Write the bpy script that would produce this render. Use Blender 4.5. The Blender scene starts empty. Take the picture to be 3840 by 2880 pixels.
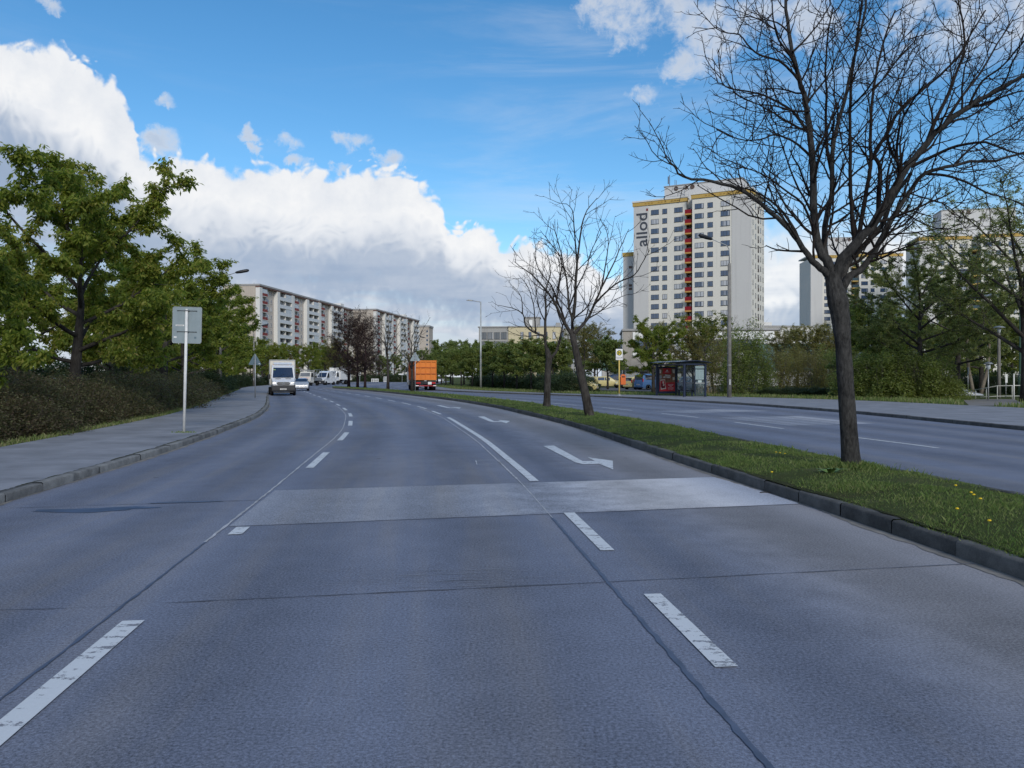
EXPO = 0.0; SUN_E = 2.3; SKY = 0.1; SKY_SAT = 1.28; SKY_VAL = 1.52; SKY_HUE = 0.496
ROADC=(0.152,0.172,0.226); SLABC=(0.152,0.164,0.192)
import bpy, bmesh, math, random
import numpy as np
from mathutils import Vector, Matrix
R = math.radians
S = bpy.context.scene
COL = S.collection
# ---------------------------------------------------------------- survey of the place
# eye height 1.6 m, focal length 2950 px on a 3840 px wide frame, horizon on row 1413
H, F, YH = 1.6, 2950.0, 1413.0
def G(px, py, z=0.0):
    Y = (H - z) * F / (py - YH)
    return Vector(((px - 1920) / F * Y, Y, z))
def P(px, py, Y):
    return Vector(((px - 1920) / F * Y, Y, H - (py - YH) / F * Y))
def XA(px, Y):
    return (px - 1920) / F * Y
def HT(py, Y):
    return H - (py - YH) / F * Y

# ---------------------------------------------------------------- tags
def tag(o, label=None, cat=None, group=None, kind=None):
    if label: o['label'] = label
    if cat: o['category'] = cat
    if group: o['group'] = group
    if kind: o['kind'] = kind
    return o
def thing(name, label, cat, loc=(0, 0, 0), rz=0.0, group=None, sc=1.0):
    o = bpy.data.objects.new(name, None)
    o.empty_display_size = 0.2
    COL.objects.link(o)
    o.location = loc
    o.rotation_euler = (0, 0, rz)
    if sc != 1.0:
        o.scale = (sc, sc, sc) if not isinstance(sc, tuple) else sc
    return tag(o, label, cat, group)
def kids(o):
    return [c for c in bpy.data.objects if c.parent is o]
def dup(root, loc, rz, label, group=None, sc=None):
    r = root.copy(); COL.objects.link(r)
    r.location = loc; r.rotation_euler = (0, 0, rz)
    if sc is not None: r.scale = (sc, sc, sc) if not isinstance(sc, tuple) else sc
    r['label'] = label
    if group: r['group'] = group
    def rec(src, dst):
        for ch in list(src.children):
            c = ch.copy(); COL.objects.link(c); c.parent = dst
            rec(ch, c)
    rec(root, r)
    return r
def inst(mesh, name, parent, loc=(0, 0, 0), rot=(0, 0, 0), sc=None, label=None):
    o = bpy.data.objects.new(name, mesh); COL.objects.link(o)
    o.parent = parent; o.location = loc; o.rotation_euler = rot
    if sc: o.scale = sc
    if label: o['label'] = label
    return o
ORD = ['first', 'second', 'third', 'fourth', 'fifth', 'sixth', 'seventh', 'eighth', 'ninth', 'tenth', 'eleventh',
       'twelfth', 'thirteenth', 'fourteenth', 'fifteenth', 'sixteenth', 'seventeenth', 'eighteenth', 'nineteenth', 'twentieth']

# ---------------------------------------------------------------- mesh builder
class MB:
    def __init__(s):
        s.v = []; s.f = []; s.m = []
    def add(s, vs, fs, mi=0):
        b = len(s.v)
        s.v.extend([tuple(q) for q in vs])
        for f in fs:
            s.f.append(tuple(b + i for i in f)); s.m.append(mi)
        return s
    def box(s, c, d, rz=0.0, mi=0, M=None):
        x, y, z = d[0] / 2, d[1] / 2, d[2] / 2
        vs = [(-x, -y, -z), (x, -y, -z), (x, y, -z), (-x, y, -z), (-x, -y, z), (x, -y, z), (x, y, z), (-x, y, z)]
        if M is None: M = Matrix.Rotation(rz, 3, 'Z')
        vs = [M @ Vector(q) + Vector(c) for q in vs]
        return s.add(vs, [(0, 3, 2, 1), (4, 5, 6, 7), (0, 1, 5, 4), (1, 2, 6, 5), (2, 3, 7, 6), (3, 0, 4, 7)], mi)
    def bb(s, a, b, mi=0):
        return s.box([(a[i] + b[i]) / 2 for i in range(3)], [abs(b[i] - a[i]) for i in range(3)], 0, mi)
    def tube(s, pts, rad, n=6, mi=0, cap=True):
        pts = [Vector(p) for p in pts]
        if not hasattr(rad, '__len__'): rad = [rad] * len(pts)
        b = len(s.v); k = len(pts)
        t = (pts[1] - pts[0]).normalized()
        ref = Vector((0, 0, 1)) if abs(t.z) < 0.9 else Vector((1, 0, 0))
        u = t.cross(ref).normalized()
        cs = [(math.cos(2 * math.pi * j / n), math.sin(2 * math.pi * j / n)) for j in range(n)]
        for i, p in enumerate(pts):
            if i < k - 1: t = (pts[i + 1] - p)
            if 0 < i < k - 1: t = (pts[i + 1] - pts[i - 1])
            t = t.normalized()
            u = (u - t * u.dot(t)).normalized()
            w = t.cross(u)
            r = rad[i]
            for c, q in cs:
                s.v.append((p.x + r * (c * u.x + q * w.x), p.y + r * (c * u.y + q * w.y), p.z + r * (c * u.z + q * w.z)))
        for i in range(k - 1):
            for j in range(n):
                a0 = b + i * n + j; a1 = b + i * n + (j + 1) % n
                s.f.append((a0, a1, a1 + n, a0 + n)); s.m.append(mi)
        if cap:
            s.f.append(tuple(b + j for j in range(n))[::-1]); s.m.append(mi)
            s.f.append(tuple(b + (k - 1) * n + j for j in range(n))); s.m.append(mi)
        return s
    def cyl(s, a, b, r0, r1=None, n=12, mi=0):
        return s.tube([a, b], [r0, r0 if r1 is None else r1], n, mi)
    def prism(s, prof, y0, y1, mi=0, axis='y', taper=None):
        """closed profile (x,z) extruded along y"""
        n = len(prof); vs = []
        for y in (y0, y1):
            for (x, z) in prof:
                k = taper(x, z) if taper else 1.0
                vs.append((x, y * k, z))
        fs = [tuple(range(n)), tuple(range(2 * n - 1, n - 1, -1))]
        for i in range(n):
            j = (i + 1) % n
            fs.append((j, i, i + n, j + n))
        return s.add(vs, fs, mi)
    def poly(s, pts, mi=0):
        return s.add(pts, [tuple(range(len(pts)))], mi)
    def quad(s, a, b, c, d, mi=0):
        return s.add([a, b, c, d], [(0, 1, 2, 3)], mi)
    def lathe(s, prof, n=16, c=(0, 0, 0), mi=0):
        b = len(s.v); k = len(prof)
        for (r, z) in prof:
            for j in range(n):
                a = 2 * math.pi * j / n
                s.v.append((c[0] + r * math.cos(a), c[1] + r * math.sin(a), c[2] + z))
        for i in range(k - 1):
            for j in range(n):
                a0 = b + i * n + j; a1 = b + i * n + (j + 1) % n
                s.f.append((a0, a1, a1 + n, a0 + n)); s.m.append(mi)
        return s
    def mesh(s, name, mats, smooth=False):
        me = bpy.data.meshes.new(name)
        me.from_pydata(s.v, [], s.f)
        if not isinstance(mats, (list, tuple)): mats = [mats]
        for m in mats: me.materials.append(m)
        if len(mats) > 1: me.polygons.foreach_set('material_index', s.m)
        if smooth: me.polygons.foreach_set('use_smooth', [True] * len(me.polygons))
        me.update()
        return me
    def build(s, name, mats, parent=None, smooth=False, bevel=0.0, seg=2, label=None):
        me = s.mesh(name, mats, smooth)
        o = bpy.data.objects.new(name, me); COL.objects.link(o)
        if parent: o.parent = parent
        if bevel:
            bm = bmesh.new(); bm.from_mesh(me)
            bmesh.ops.remove_doubles(bm, verts=bm.verts, dist=1e-5)
            bmesh.ops.recalc_face_normals(bm, faces=bm.faces)
            bm.to_mesh(me); bm.free()
            md = o.modifiers.new('Bevel', 'BEVEL'); md.width = bevel; md.segments = seg
            md.limit_method = 'ANGLE'; md.angle_limit = R(28); md.harden_normals = False
        if label: o['label'] = label
        return o

def np_mesh(name, V, Q, mats, mi=None, smooth=False):
    """big mesh from numpy: V (n,3), Q (m,4) quads"""
    me = bpy.data.meshes.new(name)
    n, m = len(V), len(Q)
    k = Q.shape[1]
    me.vertices.add(n); me.vertices.foreach_set('co', np.ascontiguousarray(V, dtype=np.float32).ravel())
    me.loops.add(m * k); me.loops.foreach_set('vertex_index', np.ascontiguousarray(Q, dtype=np.int32).ravel())
    me.polygons.add(m); me.polygons.foreach_set('loop_start', np.arange(0, m * k, k, dtype=np.int32))
    if not isinstance(mats, (list, tuple)): mats = [mats]
    for x in mats: me.materials.append(x)
    if mi is not None: me.polygons.foreach_set('material_index', np.ascontiguousarray(mi, dtype=np.int32))
    if smooth: me.polygons.foreach_set('use_smooth', np.ones(m, dtype=bool))
    me.update(calc_edges=True); me.validate()
    return me
def link(name, me, parent=None):
    o = bpy.data.objects.new(name, me); COL.objects.link(o)
    if parent: o.parent = parent
    return o
def struct(o):
    o['kind'] = 'structure'; return o

# ---------------------------------------------------------------- node helpers / materials
class NT:
    def __init__(s, nt):
        s.nt = nt
    def new(s, typ, **kw):
        n = s.nt.nodes.new(typ)
        for k, v in kw.items(): setattr(n, k, v)
        return n
    def _in(s, sock, v):
        if v is None: return
        if hasattr(v, 'is_output') or hasattr(v, 'links'):
            s.nt.links.new(v, sock)
        else:
            sock.default_value = v
    def m(s, op, a, b=None, c=None, clamp=False):
        n = s.new('ShaderNodeMath', operation=op, use_clamp=clamp)
        s._in(n.inputs[0], a); s._in(n.inputs[1], b); s._in(n.inputs[2], c)
        return n.outputs[0]
    def vm(s, op, a, b=None):
        n = s.new('ShaderNodeVectorMath', operation=op)
        s._in(n.inputs[0], a); s._in(n.inputs[1], b)
        return n.outputs[0]
    def noise(s, vec, scale, detail=4, rough=0.5, dist=0.0, out=0):
        n = s.new('ShaderNodeTexNoise')
        if vec is not None: s.nt.links.new(vec, n.inputs['Vector'])
        n.inputs['Scale'].default_value = scale; n.inputs['Detail'].default_value = detail
        n.inputs['Roughness'].default_value = rough; n.inputs['Distortion'].default_value = dist
        return n.outputs[out]
    def vor(s, vec, scale, out='Distance', feature='F1'):
        n = s.new('ShaderNodeTexVoronoi', feature=feature)
        if vec is not None: s.nt.links.new(vec, n.inputs['Vector'])
        n.inputs['Scale'].default_value = scale
        return n.outputs[out]
    def ramp(s, fac, stops, interp='LINEAR'):
        n = s.new('ShaderNodeValToRGB'); n.color_ramp.interpolation = interp
        el = n.color_ramp.elements
        while len(el) < len(stops): el.new(0.5)
        for e, (p, c) in zip(el, stops):
            e.position = p; e.color = (c, c, c, 1) if not hasattr(c, '__len__') else (*c[:3], 1)
        s.nt.links.new(fac, n.inputs[0])
        return n.outputs[0]
    def mapr(s, v, a, b, c, d, smooth=False):
        n = s.new('ShaderNodeMapRange', interpolation_type='SMOOTHSTEP' if smooth else 'LINEAR')
        n.clamp = True
        s.nt.links.new(v, n.inputs[0])
        for i, q in enumerate((a, b, c, d)): n.inputs[1 + i].default_value = q
        return n.outputs[0]
    def mix(s, f, a, b, mode='MIX'):
        n = s.new('ShaderNodeMix', data_type='RGBA', blend_type=mode)
        s._in(n.inputs[0], f)
        for i, v in ((6, a), (7, b)):
            if hasattr(v, '__len__') and not hasattr(v, 'links'): v = (*v[:3], 1)
            s._in(n.inputs[i], v)
        return n.outputs[2]
    def xyz(s, v):
        n = s.new('ShaderNodeSeparateXYZ'); s.nt.links.new(v, n.inputs[0]); return n.outputs
    def comb(s, x, y, z=0.0):
        n = s.new('ShaderNodeCombineXYZ')
        for i, q in enumerate((x, y, z)): s._in(n.inputs[i], q)
        return n.outputs[0]
    def coord(s, w='Object'):
        return s.new('ShaderNodeTexCoord').outputs[w]
    def pos(s):
        return s.new('ShaderNodeNewGeometry').outputs['Position']
    def scale(s, v, sc):
        n = s.new('ShaderNodeMapping'); s.nt.links.new(v, n.inputs[0]); n.inputs['Scale'].default_value = sc
        return n.outputs[0]

def newmat(name):
    m = bpy.data.materials.new(name); m.use_nodes = True
    t = NT(m.node_tree); b = m.node_tree.nodes['Principled BSDF']
    return m, t, b
def mat(name, col, rough=0.6, var=0.12, scale=3.0, metal=0.0, spec=0.4, bump=0.0, bscale=40.0, grime=0.0, emit=0.0, coat=0.0):
    m, t, b = newmat(name)
    c = t.coord()
    n = t.noise(c, scale, 5, 0.6)
    k = t.mapr(n, 0.3, 0.7, 1 - var, 1 + var)
    rgb = t.vm('SCALE', None); sc = rgb.node
    sc.inputs[0].default_value = col[:3]; t.nt.links.new(k, sc.inputs['Scale'])
    out = rgb
    if grime:
        g = t.noise(t.scale(c, (1, 1, 0.25)), scale * 2.3, 6, 0.65)
        out = t.mix(t.mapr(g, 0.5, 0.75, 0, grime), out, [q * 0.45 for q in col[:3]])
    t.nt.links.new(out, b.inputs['Base Color'])
    rr = t.mapr(n, 0.3, 0.7, max(rough - 0.08, 0.02), min(rough + 0.08, 1))
    t.nt.links.new(rr, b.inputs['Roughness'])
    b.inputs['Metallic'].default_value = metal
    b.inputs['Specular IOR Level'].default_value = spec
    if coat: b.inputs['Coat Weight'].default_value = coat
    if emit:
        b.inputs['Emission Color'].default_value = (*col[:3], 1); b.inputs['Emission Strength'].default_value = emit
    if bump:
        bn = t.new('ShaderNodeBump'); bn.inputs['Strength'].default_value = bump; bn.inputs['Distance'].default_value = 0.02
        t.nt.links.new(t.noise(c, bscale, 4, 0.6), bn.inputs['Height']); t.nt.links.new(bn.outputs[0], b.inputs['Normal'])
    return m
def glassmat(name, col=(0.02, 0.03, 0.045), rough=0.06, curtain=0.0, tint=None):
    """opaque window glass seen from outside: dark room, sky reflection, a curtain behind some"""
    m, t, b = newmat(name)
    oi = t.new('ShaderNodeObjectInfo')
    r = oi.outputs['Random']
    x, y, z = t.xyz(t.coord())
    if curtain:
        pan = t.noise(t.scale(t.coord(), (1.7, 1.7, 0.02)), 1.0, 0)
        w = t.m('ADD', r, t.m('MULTIPLY', t.m('SUBTRACT', pan, 0.5), 1.2))
        f = t.mapr(w, 1 - curtain - 0.05, 1 - curtain + 0.15, 0, 0.85)
        c = t.mix(f, col, (0.50, 0.51, 0.53))
        t.nt.links.new(c, b.inputs['Base Color'])
    else:
        k = t.mapr(r, 0, 1, 0.7, 1.5); s = t.vm('SCALE', None); s.node.inputs[0].default_value = col
        t.nt.links.new(k, s.node.inputs['Scale']); t.nt.links.new(s, b.inputs['Base Color'])
    b.inputs['Roughness'].default_value = rough
    b.inputs['Specular IOR Level'].default_value = 0.9
    b.inputs['IOR'].default_value = 1.7
    return m
def leafmat(name, cols, trans=0.35, rough=0.55):
    m, t, b = newmat(name)
    g = t.new('ShaderNodeNewGeometry'); oi = t.new('ShaderNodeObjectInfo')
    big = t.noise(t.coord(), 0.55, 2, 0.5)
    f = t.m('ADD', t.m('MULTIPLY', g.outputs['Random Per Island'], 0.55), t.m('MULTIPLY', big, 0.45))
    f = t.m('ADD', f, t.m('MULTIPLY', t.m('SUBTRACT', oi.outputs['Random'], 0.5), 0.2))
    n = len(cols)
    c = t.ramp(f, [(0.15 + 0.7 * i / (n - 1), cols[i]) for i in range(n)])
    t.nt.links.new(c, b.inputs['Base Color'])
    b.inputs['Roughness'].default_value = rough
    b.inputs['Specular IOR Level'].default_value = 0.25
    tr = t.new('ShaderNodeBsdfTranslucent'); t.nt.links.new(t.mix(1.0, c, (1.25, 1.3, 0.7), 'MULTIPLY'), tr.inputs[0])
    mx = t.new('ShaderNodeMixShader'); mx.inputs[0].default_value = trans
    t.nt.links.new(b.outputs[0], mx.inputs[1]); t.nt.links.new(tr.outputs[0], mx.inputs[2])
    t.nt.links.new(mx.outputs[0], m.node_tree.nodes['Material Output'].inputs[0])
    return m
def barkmat(name, dark, light, zs=0.25, sc=18):
    m, t, b = newmat(name)
    c = t.coord()
    n = t.noise(t.scale(c, (1, 1, zs)), sc, 6, 0.7)
    n2 = t.noise(c, 2.2, 3, 0.5)
    f = t.m('ADD', t.m('MULTIPLY', n, 0.75), t.m('MULTIPLY', n2, 0.35))
    t.nt.links.new(t.ramp(f, [(0.4, dark), (0.56, [(a + q) / 2 for a, q in zip(dark, light)]), (0.7, light)]), b.inputs['Base Color'])
    b.inputs['Roughness'].default_value = 0.9; b.inputs['Specular IOR Level'].default_value = 0.15
    bn = t.new('ShaderNodeBump'); bn.inputs['Strength'].default_value = 0.8; bn.inputs['Distance'].default_value = 0.03
    t.nt.links.new(n, bn.inputs['Height']); t.nt.links.new(bn.outputs[0], b.inputs['Normal'])
    return m
# ---------------------------------------------------------------- camera, sun, sky
cam = bpy.data.cameras.new('camera'); co = bpy.data.objects.new('camera', cam); COL.objects.link(co)
co.location = (0, 0, H); co.rotation_euler = (R(90), 0, 0)
cam.sensor_width = 36.0; cam.lens = F / 3840 * 36.0; cam.shift_y = -27.0 / 3840
cam.clip_end = 6000; cam.clip_start = 0.05
S.camera = co
S.view_settings.view_transform = 'Standard'; S.view_settings.look = 'None'
S.view_settings.exposure = EXPO; S.view_settings.gamma = 1.0
S.cycles.use_denoising = True
S.cycles.max_bounces = 10; S.cycles.diffuse_bounces = 6; S.cycles.glossy_bounces = 3; S.cycles.transmission_bounces = 6
S.cycles.transparent_max_bounces = 12
S.cycles.sample_clamp_indirect = 5.0
S.cycles.caustics_reflective = False; S.cycles.caustics_refractive = False

SUN_EL, SUN_AZ = R(30), R(164)          # azimuth clockwise from +Y (the viewing direction): behind and to the right
sd = Vector((math.sin(SUN_AZ) * math.cos(SUN_EL), math.cos(SUN_AZ) * math.cos(SUN_EL), math.sin(SUN_EL)))
sl = bpy.data.lights.new('sun', 'SUN'); so = bpy.data.objects.new('sun', sl); COL.objects.link(so)
sl.energy = SUN_E; sl.angle = R(16); sl.color = (1.0, 0.94, 0.85)
so.rotation_euler = (-sd).to_track_quat('-Z', 'Y').to_euler(); so.location = (0, -20, 60)

w = bpy.data.worlds.new('World'); S.world = w; w.use_nodes = True
t = NT(w.node_tree); bg = w.node_tree.nodes['Background']
sky = t.new('ShaderNodeTexSky', sky_type='NISHITA'); sky.sun_disc = False
sky.sun_elevation = SUN_EL; sky.sun_rotation = SUN_AZ
sky.air_density = 1.0; sky.dust_density = 0.4; sky.ozone_density = 2.5; sky.altitude = 50
d = t.coord('Generated')
dx, dy, dz = t.xyz(t.vm('NORMALIZE', d))
az = t.m('ARCTAN2', dx, dy)
el = t.m('ARCSINE', dz)
def azel(px, py):
    a = math.atan((px - 1920) / F)
    return a, math.atan((YH - py) / F * math.cos(a))
v2 = t.comb(az, el, 0.0)
v3 = t.vm('NORMALIZE', d)
warp = t.noise(v3, 7.0, 3, 0.5, 0.0, 1)
n_big = t.noise(v3, 9.0, 8, 0.55, 0.0)
n_mid = t.noise(v3, 22.0, 8, 0.6, 0.0)
n_fin = t.noise(v3, 60.0, 6, 0.62, 0.5)
n_str = t.noise(t.scale(v2, (5.0, 34.0, 1.0)), 1.0, 6, 0.55, 0.15)
puff = t.vor(t.vm('ADD', v3, t.vm('SCALE', warp)), 26.0, 'Distance', 'SMOOTH_F1')
# cumulus bank: upper outline as a height over azimuth
edge_px = [(-1600, -500), (-900, -350), (-300, 40), (0, 150), (160, 165), (290, 228), (400, 290), (470, 365), (500, 430), (520, 560), (650, 600), (760, 592), (870, 640), (930, 618),
           (1080, 648), (1172, 622), (1250, 662), (1345, 634), (1470, 634), (1562, 690), (1650, 775), (1695, 868), (1810, 858),
           (1880, 900), (2000, 905), (2150, 960), (2330, 1030), (2600, 1010), (2760, 900), (2880, 850), (3000, 830), (3140, 860), (3400, 800), (3600, 850), (3840, 820), (4400, 800), (5200, 300), (6500, -200)]
fc = t.new('ShaderNodeFloatCurve'); cv = fc.mapping.curves[0]
pts = [azel(*q) for q in edge_px]
A0, A1, E1 = -0.95, 1.05, 0.8
for i, (a, e) in enumerate(pts):
    x, y = (a - A0) / (A1 - A0), e / E1
    if i < 2: cv.points[i].location = (x, y)
    else: cv.points.new(x, y)
for q in cv.points: q.handle_type = 'AUTO_CLAMPED'
fc.mapping.update()
t.nt.links.new(t.mapr(az, A0, A1, 0, 1), fc.inputs['Value'])
edge = t.m('MULTIPLY', fc.outputs[0], E1)
dep = t.m('SUBTRACT', edge, el)
bumpy = t.m('ADD', t.m('MULTIPLY', t.m('SUBTRACT', n_mid, 0.5), 0.050), t.m('MULTIPLY', t.m('SUBTRACT', n_fin, 0.5), 0.013))
bumpy = t.m('ADD', bumpy, t.m('MULTIPLY', t.m('SUBTRACT', 0.45, puff), 0.028))
dd = t.m('ADD', dep, bumpy)
m_cum = t.m('MULTIPLY', t.m('SMOOTH_MIN', t.m('ADD', t.mapr(dd, -0.004, 0.010, 0, 1, True), t.mapr(az, 0.06, 0.16, 0.0, 0.0)), 1.0, 0.02), 1.0)
soft = t.mapr(az, 0.10, 0.26, 0, 1, True)
m_cum = t.m('ADD', t.m('MULTIPLY', m_cum, t.m('SUBTRACT', 1.0, soft)), t.m('MULTIPLY', t.mapr(dd, -0.03, 0.05, 0, 0.96, True), soft))
# grey underside, bright upper rim, streaks below
fc2 = t.new('ShaderNodeFloatCurve'); cv2 = fc2.mapping.curves[0]
for i, q_ in enumerate([(-1600, -400), (-700, -200), (0, 150), (300, 330), (700, 590), (1200, 640), (1800, 740), (2500, 900), (3400, 800), (4400, 700), (6500, -100)]):
    a, e = azel(*q_); x, y = (a - A0) / (A1 - A0), e / E1
    if i < 2: cv2.points[i].location = (x, y)
    else: cv2.points.new(x, y)
for q_ in cv2.points: q_.handle_type = 'AUTO'
fc2.mapping.update()
t.nt.links.new(t.mapr(az, A0, A1, 0, 1), fc2.inputs['Value'])
dep2 = t.m('SUBTRACT', t.m('MULTIPLY', fc2.outputs[0], E1), el)
mixd = t.m('SMOOTH_MIN', t.m('ADD', t.m('MULTIPLY', dep, 1.8), bumpy), t.m('ADD', dep2, bumpy), 0.06)
depn = t.m('ADD', mixd, t.m('MULTIPLY', t.m('SUBTRACT', n_big, 0.5), 0.07))
tone = t.ramp(t.mapr(depn, 0.0, 0.30, 0, 1), [(0.0, 0.90), (0.16, 0.94), (0.25, 0.82), (0.34, 0.58), (0.46, 0.54), (0.56, 0.70), (0.66, 0.66), (0.8, 0.84), (1.0, 0.88)])
tone = t.m('ADD', tone, t.m('MULTIPLY', t.m('SUBTRACT', n_mid, 0.5), 0.28))
tone = t.m('ADD', tone, t.m('MULTIPLY', t.m('SUBTRACT', n_str, 0.5), t.mapr(el, 0.03, 0.17, 1.25, 0.0)))
lft = t.m('MULTIPLY', t.mapr(az, -0.47, -0.40, 1, 0, True), t.mapr(dd, 0.06, 0.13, 0, 1, True))
tone = t.m('SUBTRACT', tone, t.m('MULTIPLY', lft, 0.14))
# gaps near the horizon: thin blue between the streaks
gap = t.m('MULTIPLY', t.mapr(n_str, 0.40, 0.56, 1, 0, True), t.mapr(depn, 0.12, 0.18, 0, 1, True))
gap = t.m('MULTIPLY', gap, t.mapr(az, 0.02, 0.16, 0.55, 0.9))
# loose puffs
puffs = [(2330, 60, 150, 110), (2500, 30, 170, 100), (2640, 140, 190, 130), (2560, 240, 130, 70), (2870, 30, 160, 80), (3030, 70, 130, 130), (2405, 330, 75, 55),
         (3700, 40, 330, 150), (3480, -10, 120, 60), (1075, 525, 62, 40), (1110, 600, 60, 28), (1325, 528, 75, 44), (1470, 605, 62, 40), (600, 545, 75, 55), (620, 385, 36, 26), (960, 565, 30, 24), (945, 520, 36, 20), (1280, 625, 40, 30), (200, 25, 40, 22)]
fld = None
wz = t.m('MULTIPLY', t.m('SUBTRACT', n_mid, 0.5), 0.05)
wz2 = t.m('MULTIPLY', t.m('SUBTRACT', n_fin, 0.5), 0.02)
azw = t.m('ADD', az, wz); elw = t.m('ADD', t.m('SUBTRACT', el, wz), wz2)
for (px, py, rx, ry) in puffs:
    a, e = azel(px, py)
    qx = t.m('DIVIDE', t.m('SUBTRACT', azw, a), rx / F); qy = t.m('DIVIDE', t.m('SUBTRACT', elw, e), ry / F)
    g = t.m('SUBTRACT', 1.0, t.m('ADD', t.m('MULTIPLY', qx, qx), t.m('MULTIPLY', qy, qy)))
    fld = g if fld is None else t.m('MAXIMUM', fld, g)
fld = t.m('ADD', fld, t.m('MULTIPLY', t.m('SUBTRACT', n_mid, 0.53), 4.2))
fld = t.m('ADD', fld, t.m('MULTIPLY', t.m('SUBTRACT', n_fin, 0.5), 2.2))
m_puf = t.m('MULTIPLY', t.mapr(fld, -0.2, 1.3, 0, 1, True), 0.84)
# clouds of the rest of the sky (overhead and behind the viewer)
n_far = t.noise(v3, 2.6, 6, 0.55, 0.3)
back = t.mapr(t.m('ADD', t.m('ABSOLUTE', az), t.m('MULTIPLY', el, 0.6)), 0.95, 1.25, 0, 1, True)
m_far = t.m('MULTIPLY', t.mapr(n_far, 0.53, 0.64, 0, 1, True), back)
# cirrus
rot = t.new('ShaderNodeMapping'); t.nt.links.new(v2, rot.inputs[0]); rot.inputs['Rotation'].default_value = (0, 0, R(-22)); rot.inputs['Scale'].default_value = (2.5, 16, 1)
n_cir = t.noise(rot.outputs[0], 1.0, 7, 0.6, 0.6)
m_cir = t.m('MULTIPLY', t.mapr(n_cir, 0.45, 0.75, 0, 0.34, True), t.mapr(az, -0.16, 0.12, 0.15, 1.0))
K = 1.0 / SKY
hs = t.new('ShaderNodeHueSaturation'); t.nt.links.new(sky.outputs[0], hs.inputs['Color'])
hs.inputs['Saturation'].default_value = SKY_SAT; hs.inputs['Value'].default_value = SKY_VAL; hs.inputs['Hue'].default_value = SKY_HUE
blue = hs.outputs[0]
wht = t.vm('SCALE', None); wht.node.inputs[0].default_value = (0.93 * K, 0.96 * K, 1.0 * K)
c = t.mix(m_cir, blue, wht); wht.node.inputs['Scale'].default_value = 0.86
def cloudcol(tn):
    c0 = t.ramp(t.m('MAXIMUM', tn, 0.0), [(0.0, (0.20, 0.28, 0.42)), (0.5, (0.36, 0.45, 0.60)), (0.72, (0.56, 0.62, 0.72)), (0.88, (0.80, 0.83, 0.88)), (1.0, (0.97, 0.97, 0.97))])
    s2 = t.vm('SCALE', c0); s2.node.inputs['Scale'].default_value = K
    return s2
c = t.mix(m_far, c, cloudcol(t.mapr(n_big, 0.3, 0.7, 0.6, 0.95)))
c = t.mix(m_puf, c, cloudcol(t.mapr(fld, 0.0, 2.0, 0.88, 0.66)))
hz = t.mix(t.mapr(el, 0.0, 0.10, 0.0, 1.0), (0.80 * K, 0.88 * K, 0.98 * K), blue)
cc = t.mix(gap, cloudcol(tone), t.mix(0.55, hz, cloudcol(t.m('ADD', tone, 0.15))))
c = t.mix(m_cum, c, cc)
t.nt.links.new(c, bg.inputs[0]); bg.inputs[1].default_value = SKY
w.cycles.sampling_method = 'MANUAL'; w.cycles.sample_map_resolution = 256
# ---------------------------------------------------------------- road lines (Y, X) surveyed along the street
LN = {
 'KL': [(-14, -4.0), (0, -5.45), (9.85, -6.41), (12.1, -6.70), (14.1, -6.95), (17.9, -7.5), (24.2, -8.63), (30.3, -9.85), (33, -10.5), (40, -12.4), (47, -14.5), (69.4, -21.5), (95, -29.2), (105, -32.5), (120, -36.5), (139, -39.6), (163, -41), (190, -41.3), (225, -42), (262, -44)],
 'J1': [(-14, -0.9), (0, -2.12), (3.9, -2.53), (6.86, -2.87), (10.2, -3.28), (13.3, -3.68), (15.8, -4.02), (19.7, -4.5), (24, -5.15), (33, -6.95), (40, -8.75), (49, -11.3), (60, -14.7), (70, -17.9), (80, -21), (93, -25.1), (105, -29.2), (120, -33), (139, -36.2), (163, -37.6), (190, -38), (225, -38.7), (262, -40.7)],
 'J2': [(-14, 2.6), (0, 1.38), (3.22, 1.05), (4.8, .887), (6.16, .74), (9.18, .43), (12, .13), (14.9, -.26), (19.7, -.88), (30.8, -2.7), (40.3, -4.75), (47.7, -6.8), (58.3, -10.1), (69.4, -13.7), (79, -17), (90, -20.9), (105, -26.3), (120, -30), (139, -33), (163, -34.2), (190, -34.6), (225, -35.3), (262, -37.3)],
 'ML': [(-14, 6.0), (0, 4.5), (6.18, 4.02), (7.7, 3.9), (10.06, 3.65), (12.6, 3.34), (16.4, 2.9), (24.1, 2.1), (28.1, 1.5), (40.3, -.75), (50, -3.2), (58, -5.6), (75, -11.3), (90.8, -17.2), (100, -21), (106, -23.6), (111, -25.6), (262, -33)],
 'KR': [(-14, 16.8), (0, 16.3), (15, 15.6), (23.4, 15.25), (26.6, 15.1), (30.1, 15.05), (33.8, 14.9), (39.2, 14.2), (45, 13.1), (49.7, 11.5), (58.6, 8.6), (64.6, 5.4), (71.5, .9), (80, -4.2), (88, -7.6), (95, -10.0), (125, -15.5), (160, -18.5), (205, -20.5), (262, -23)],
 'R1': [(-14, 11.5), (0, 10.8), (17.7, 9.6), (20.6, 9.05), (24.8, 8.2), (30.6, 7.4), (38.7, 5.4), (47, 2.6), (57, -.8), (75, -7), (90, -13.2), (110, -20), (130, -24), (160, -26.5), (205, -28), (262, -30)],
 'PB': [(-14, 28), (20, 27), (37.7, 24.6), (39.8, 23.8), (42.9, 23.4), (47, 22.6), (50, 21.7), (53.8, 19.7), (60.3, 15), (64.1, 10.9), (67.3, 6.5), (75, 1.8), (84, -2.6), (98, -7.4), (125, -12.5), (160, -15.5), (205, -17.5), (262, -20)],
}
YD = np.linspace(-14, 262, 2761)
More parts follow.
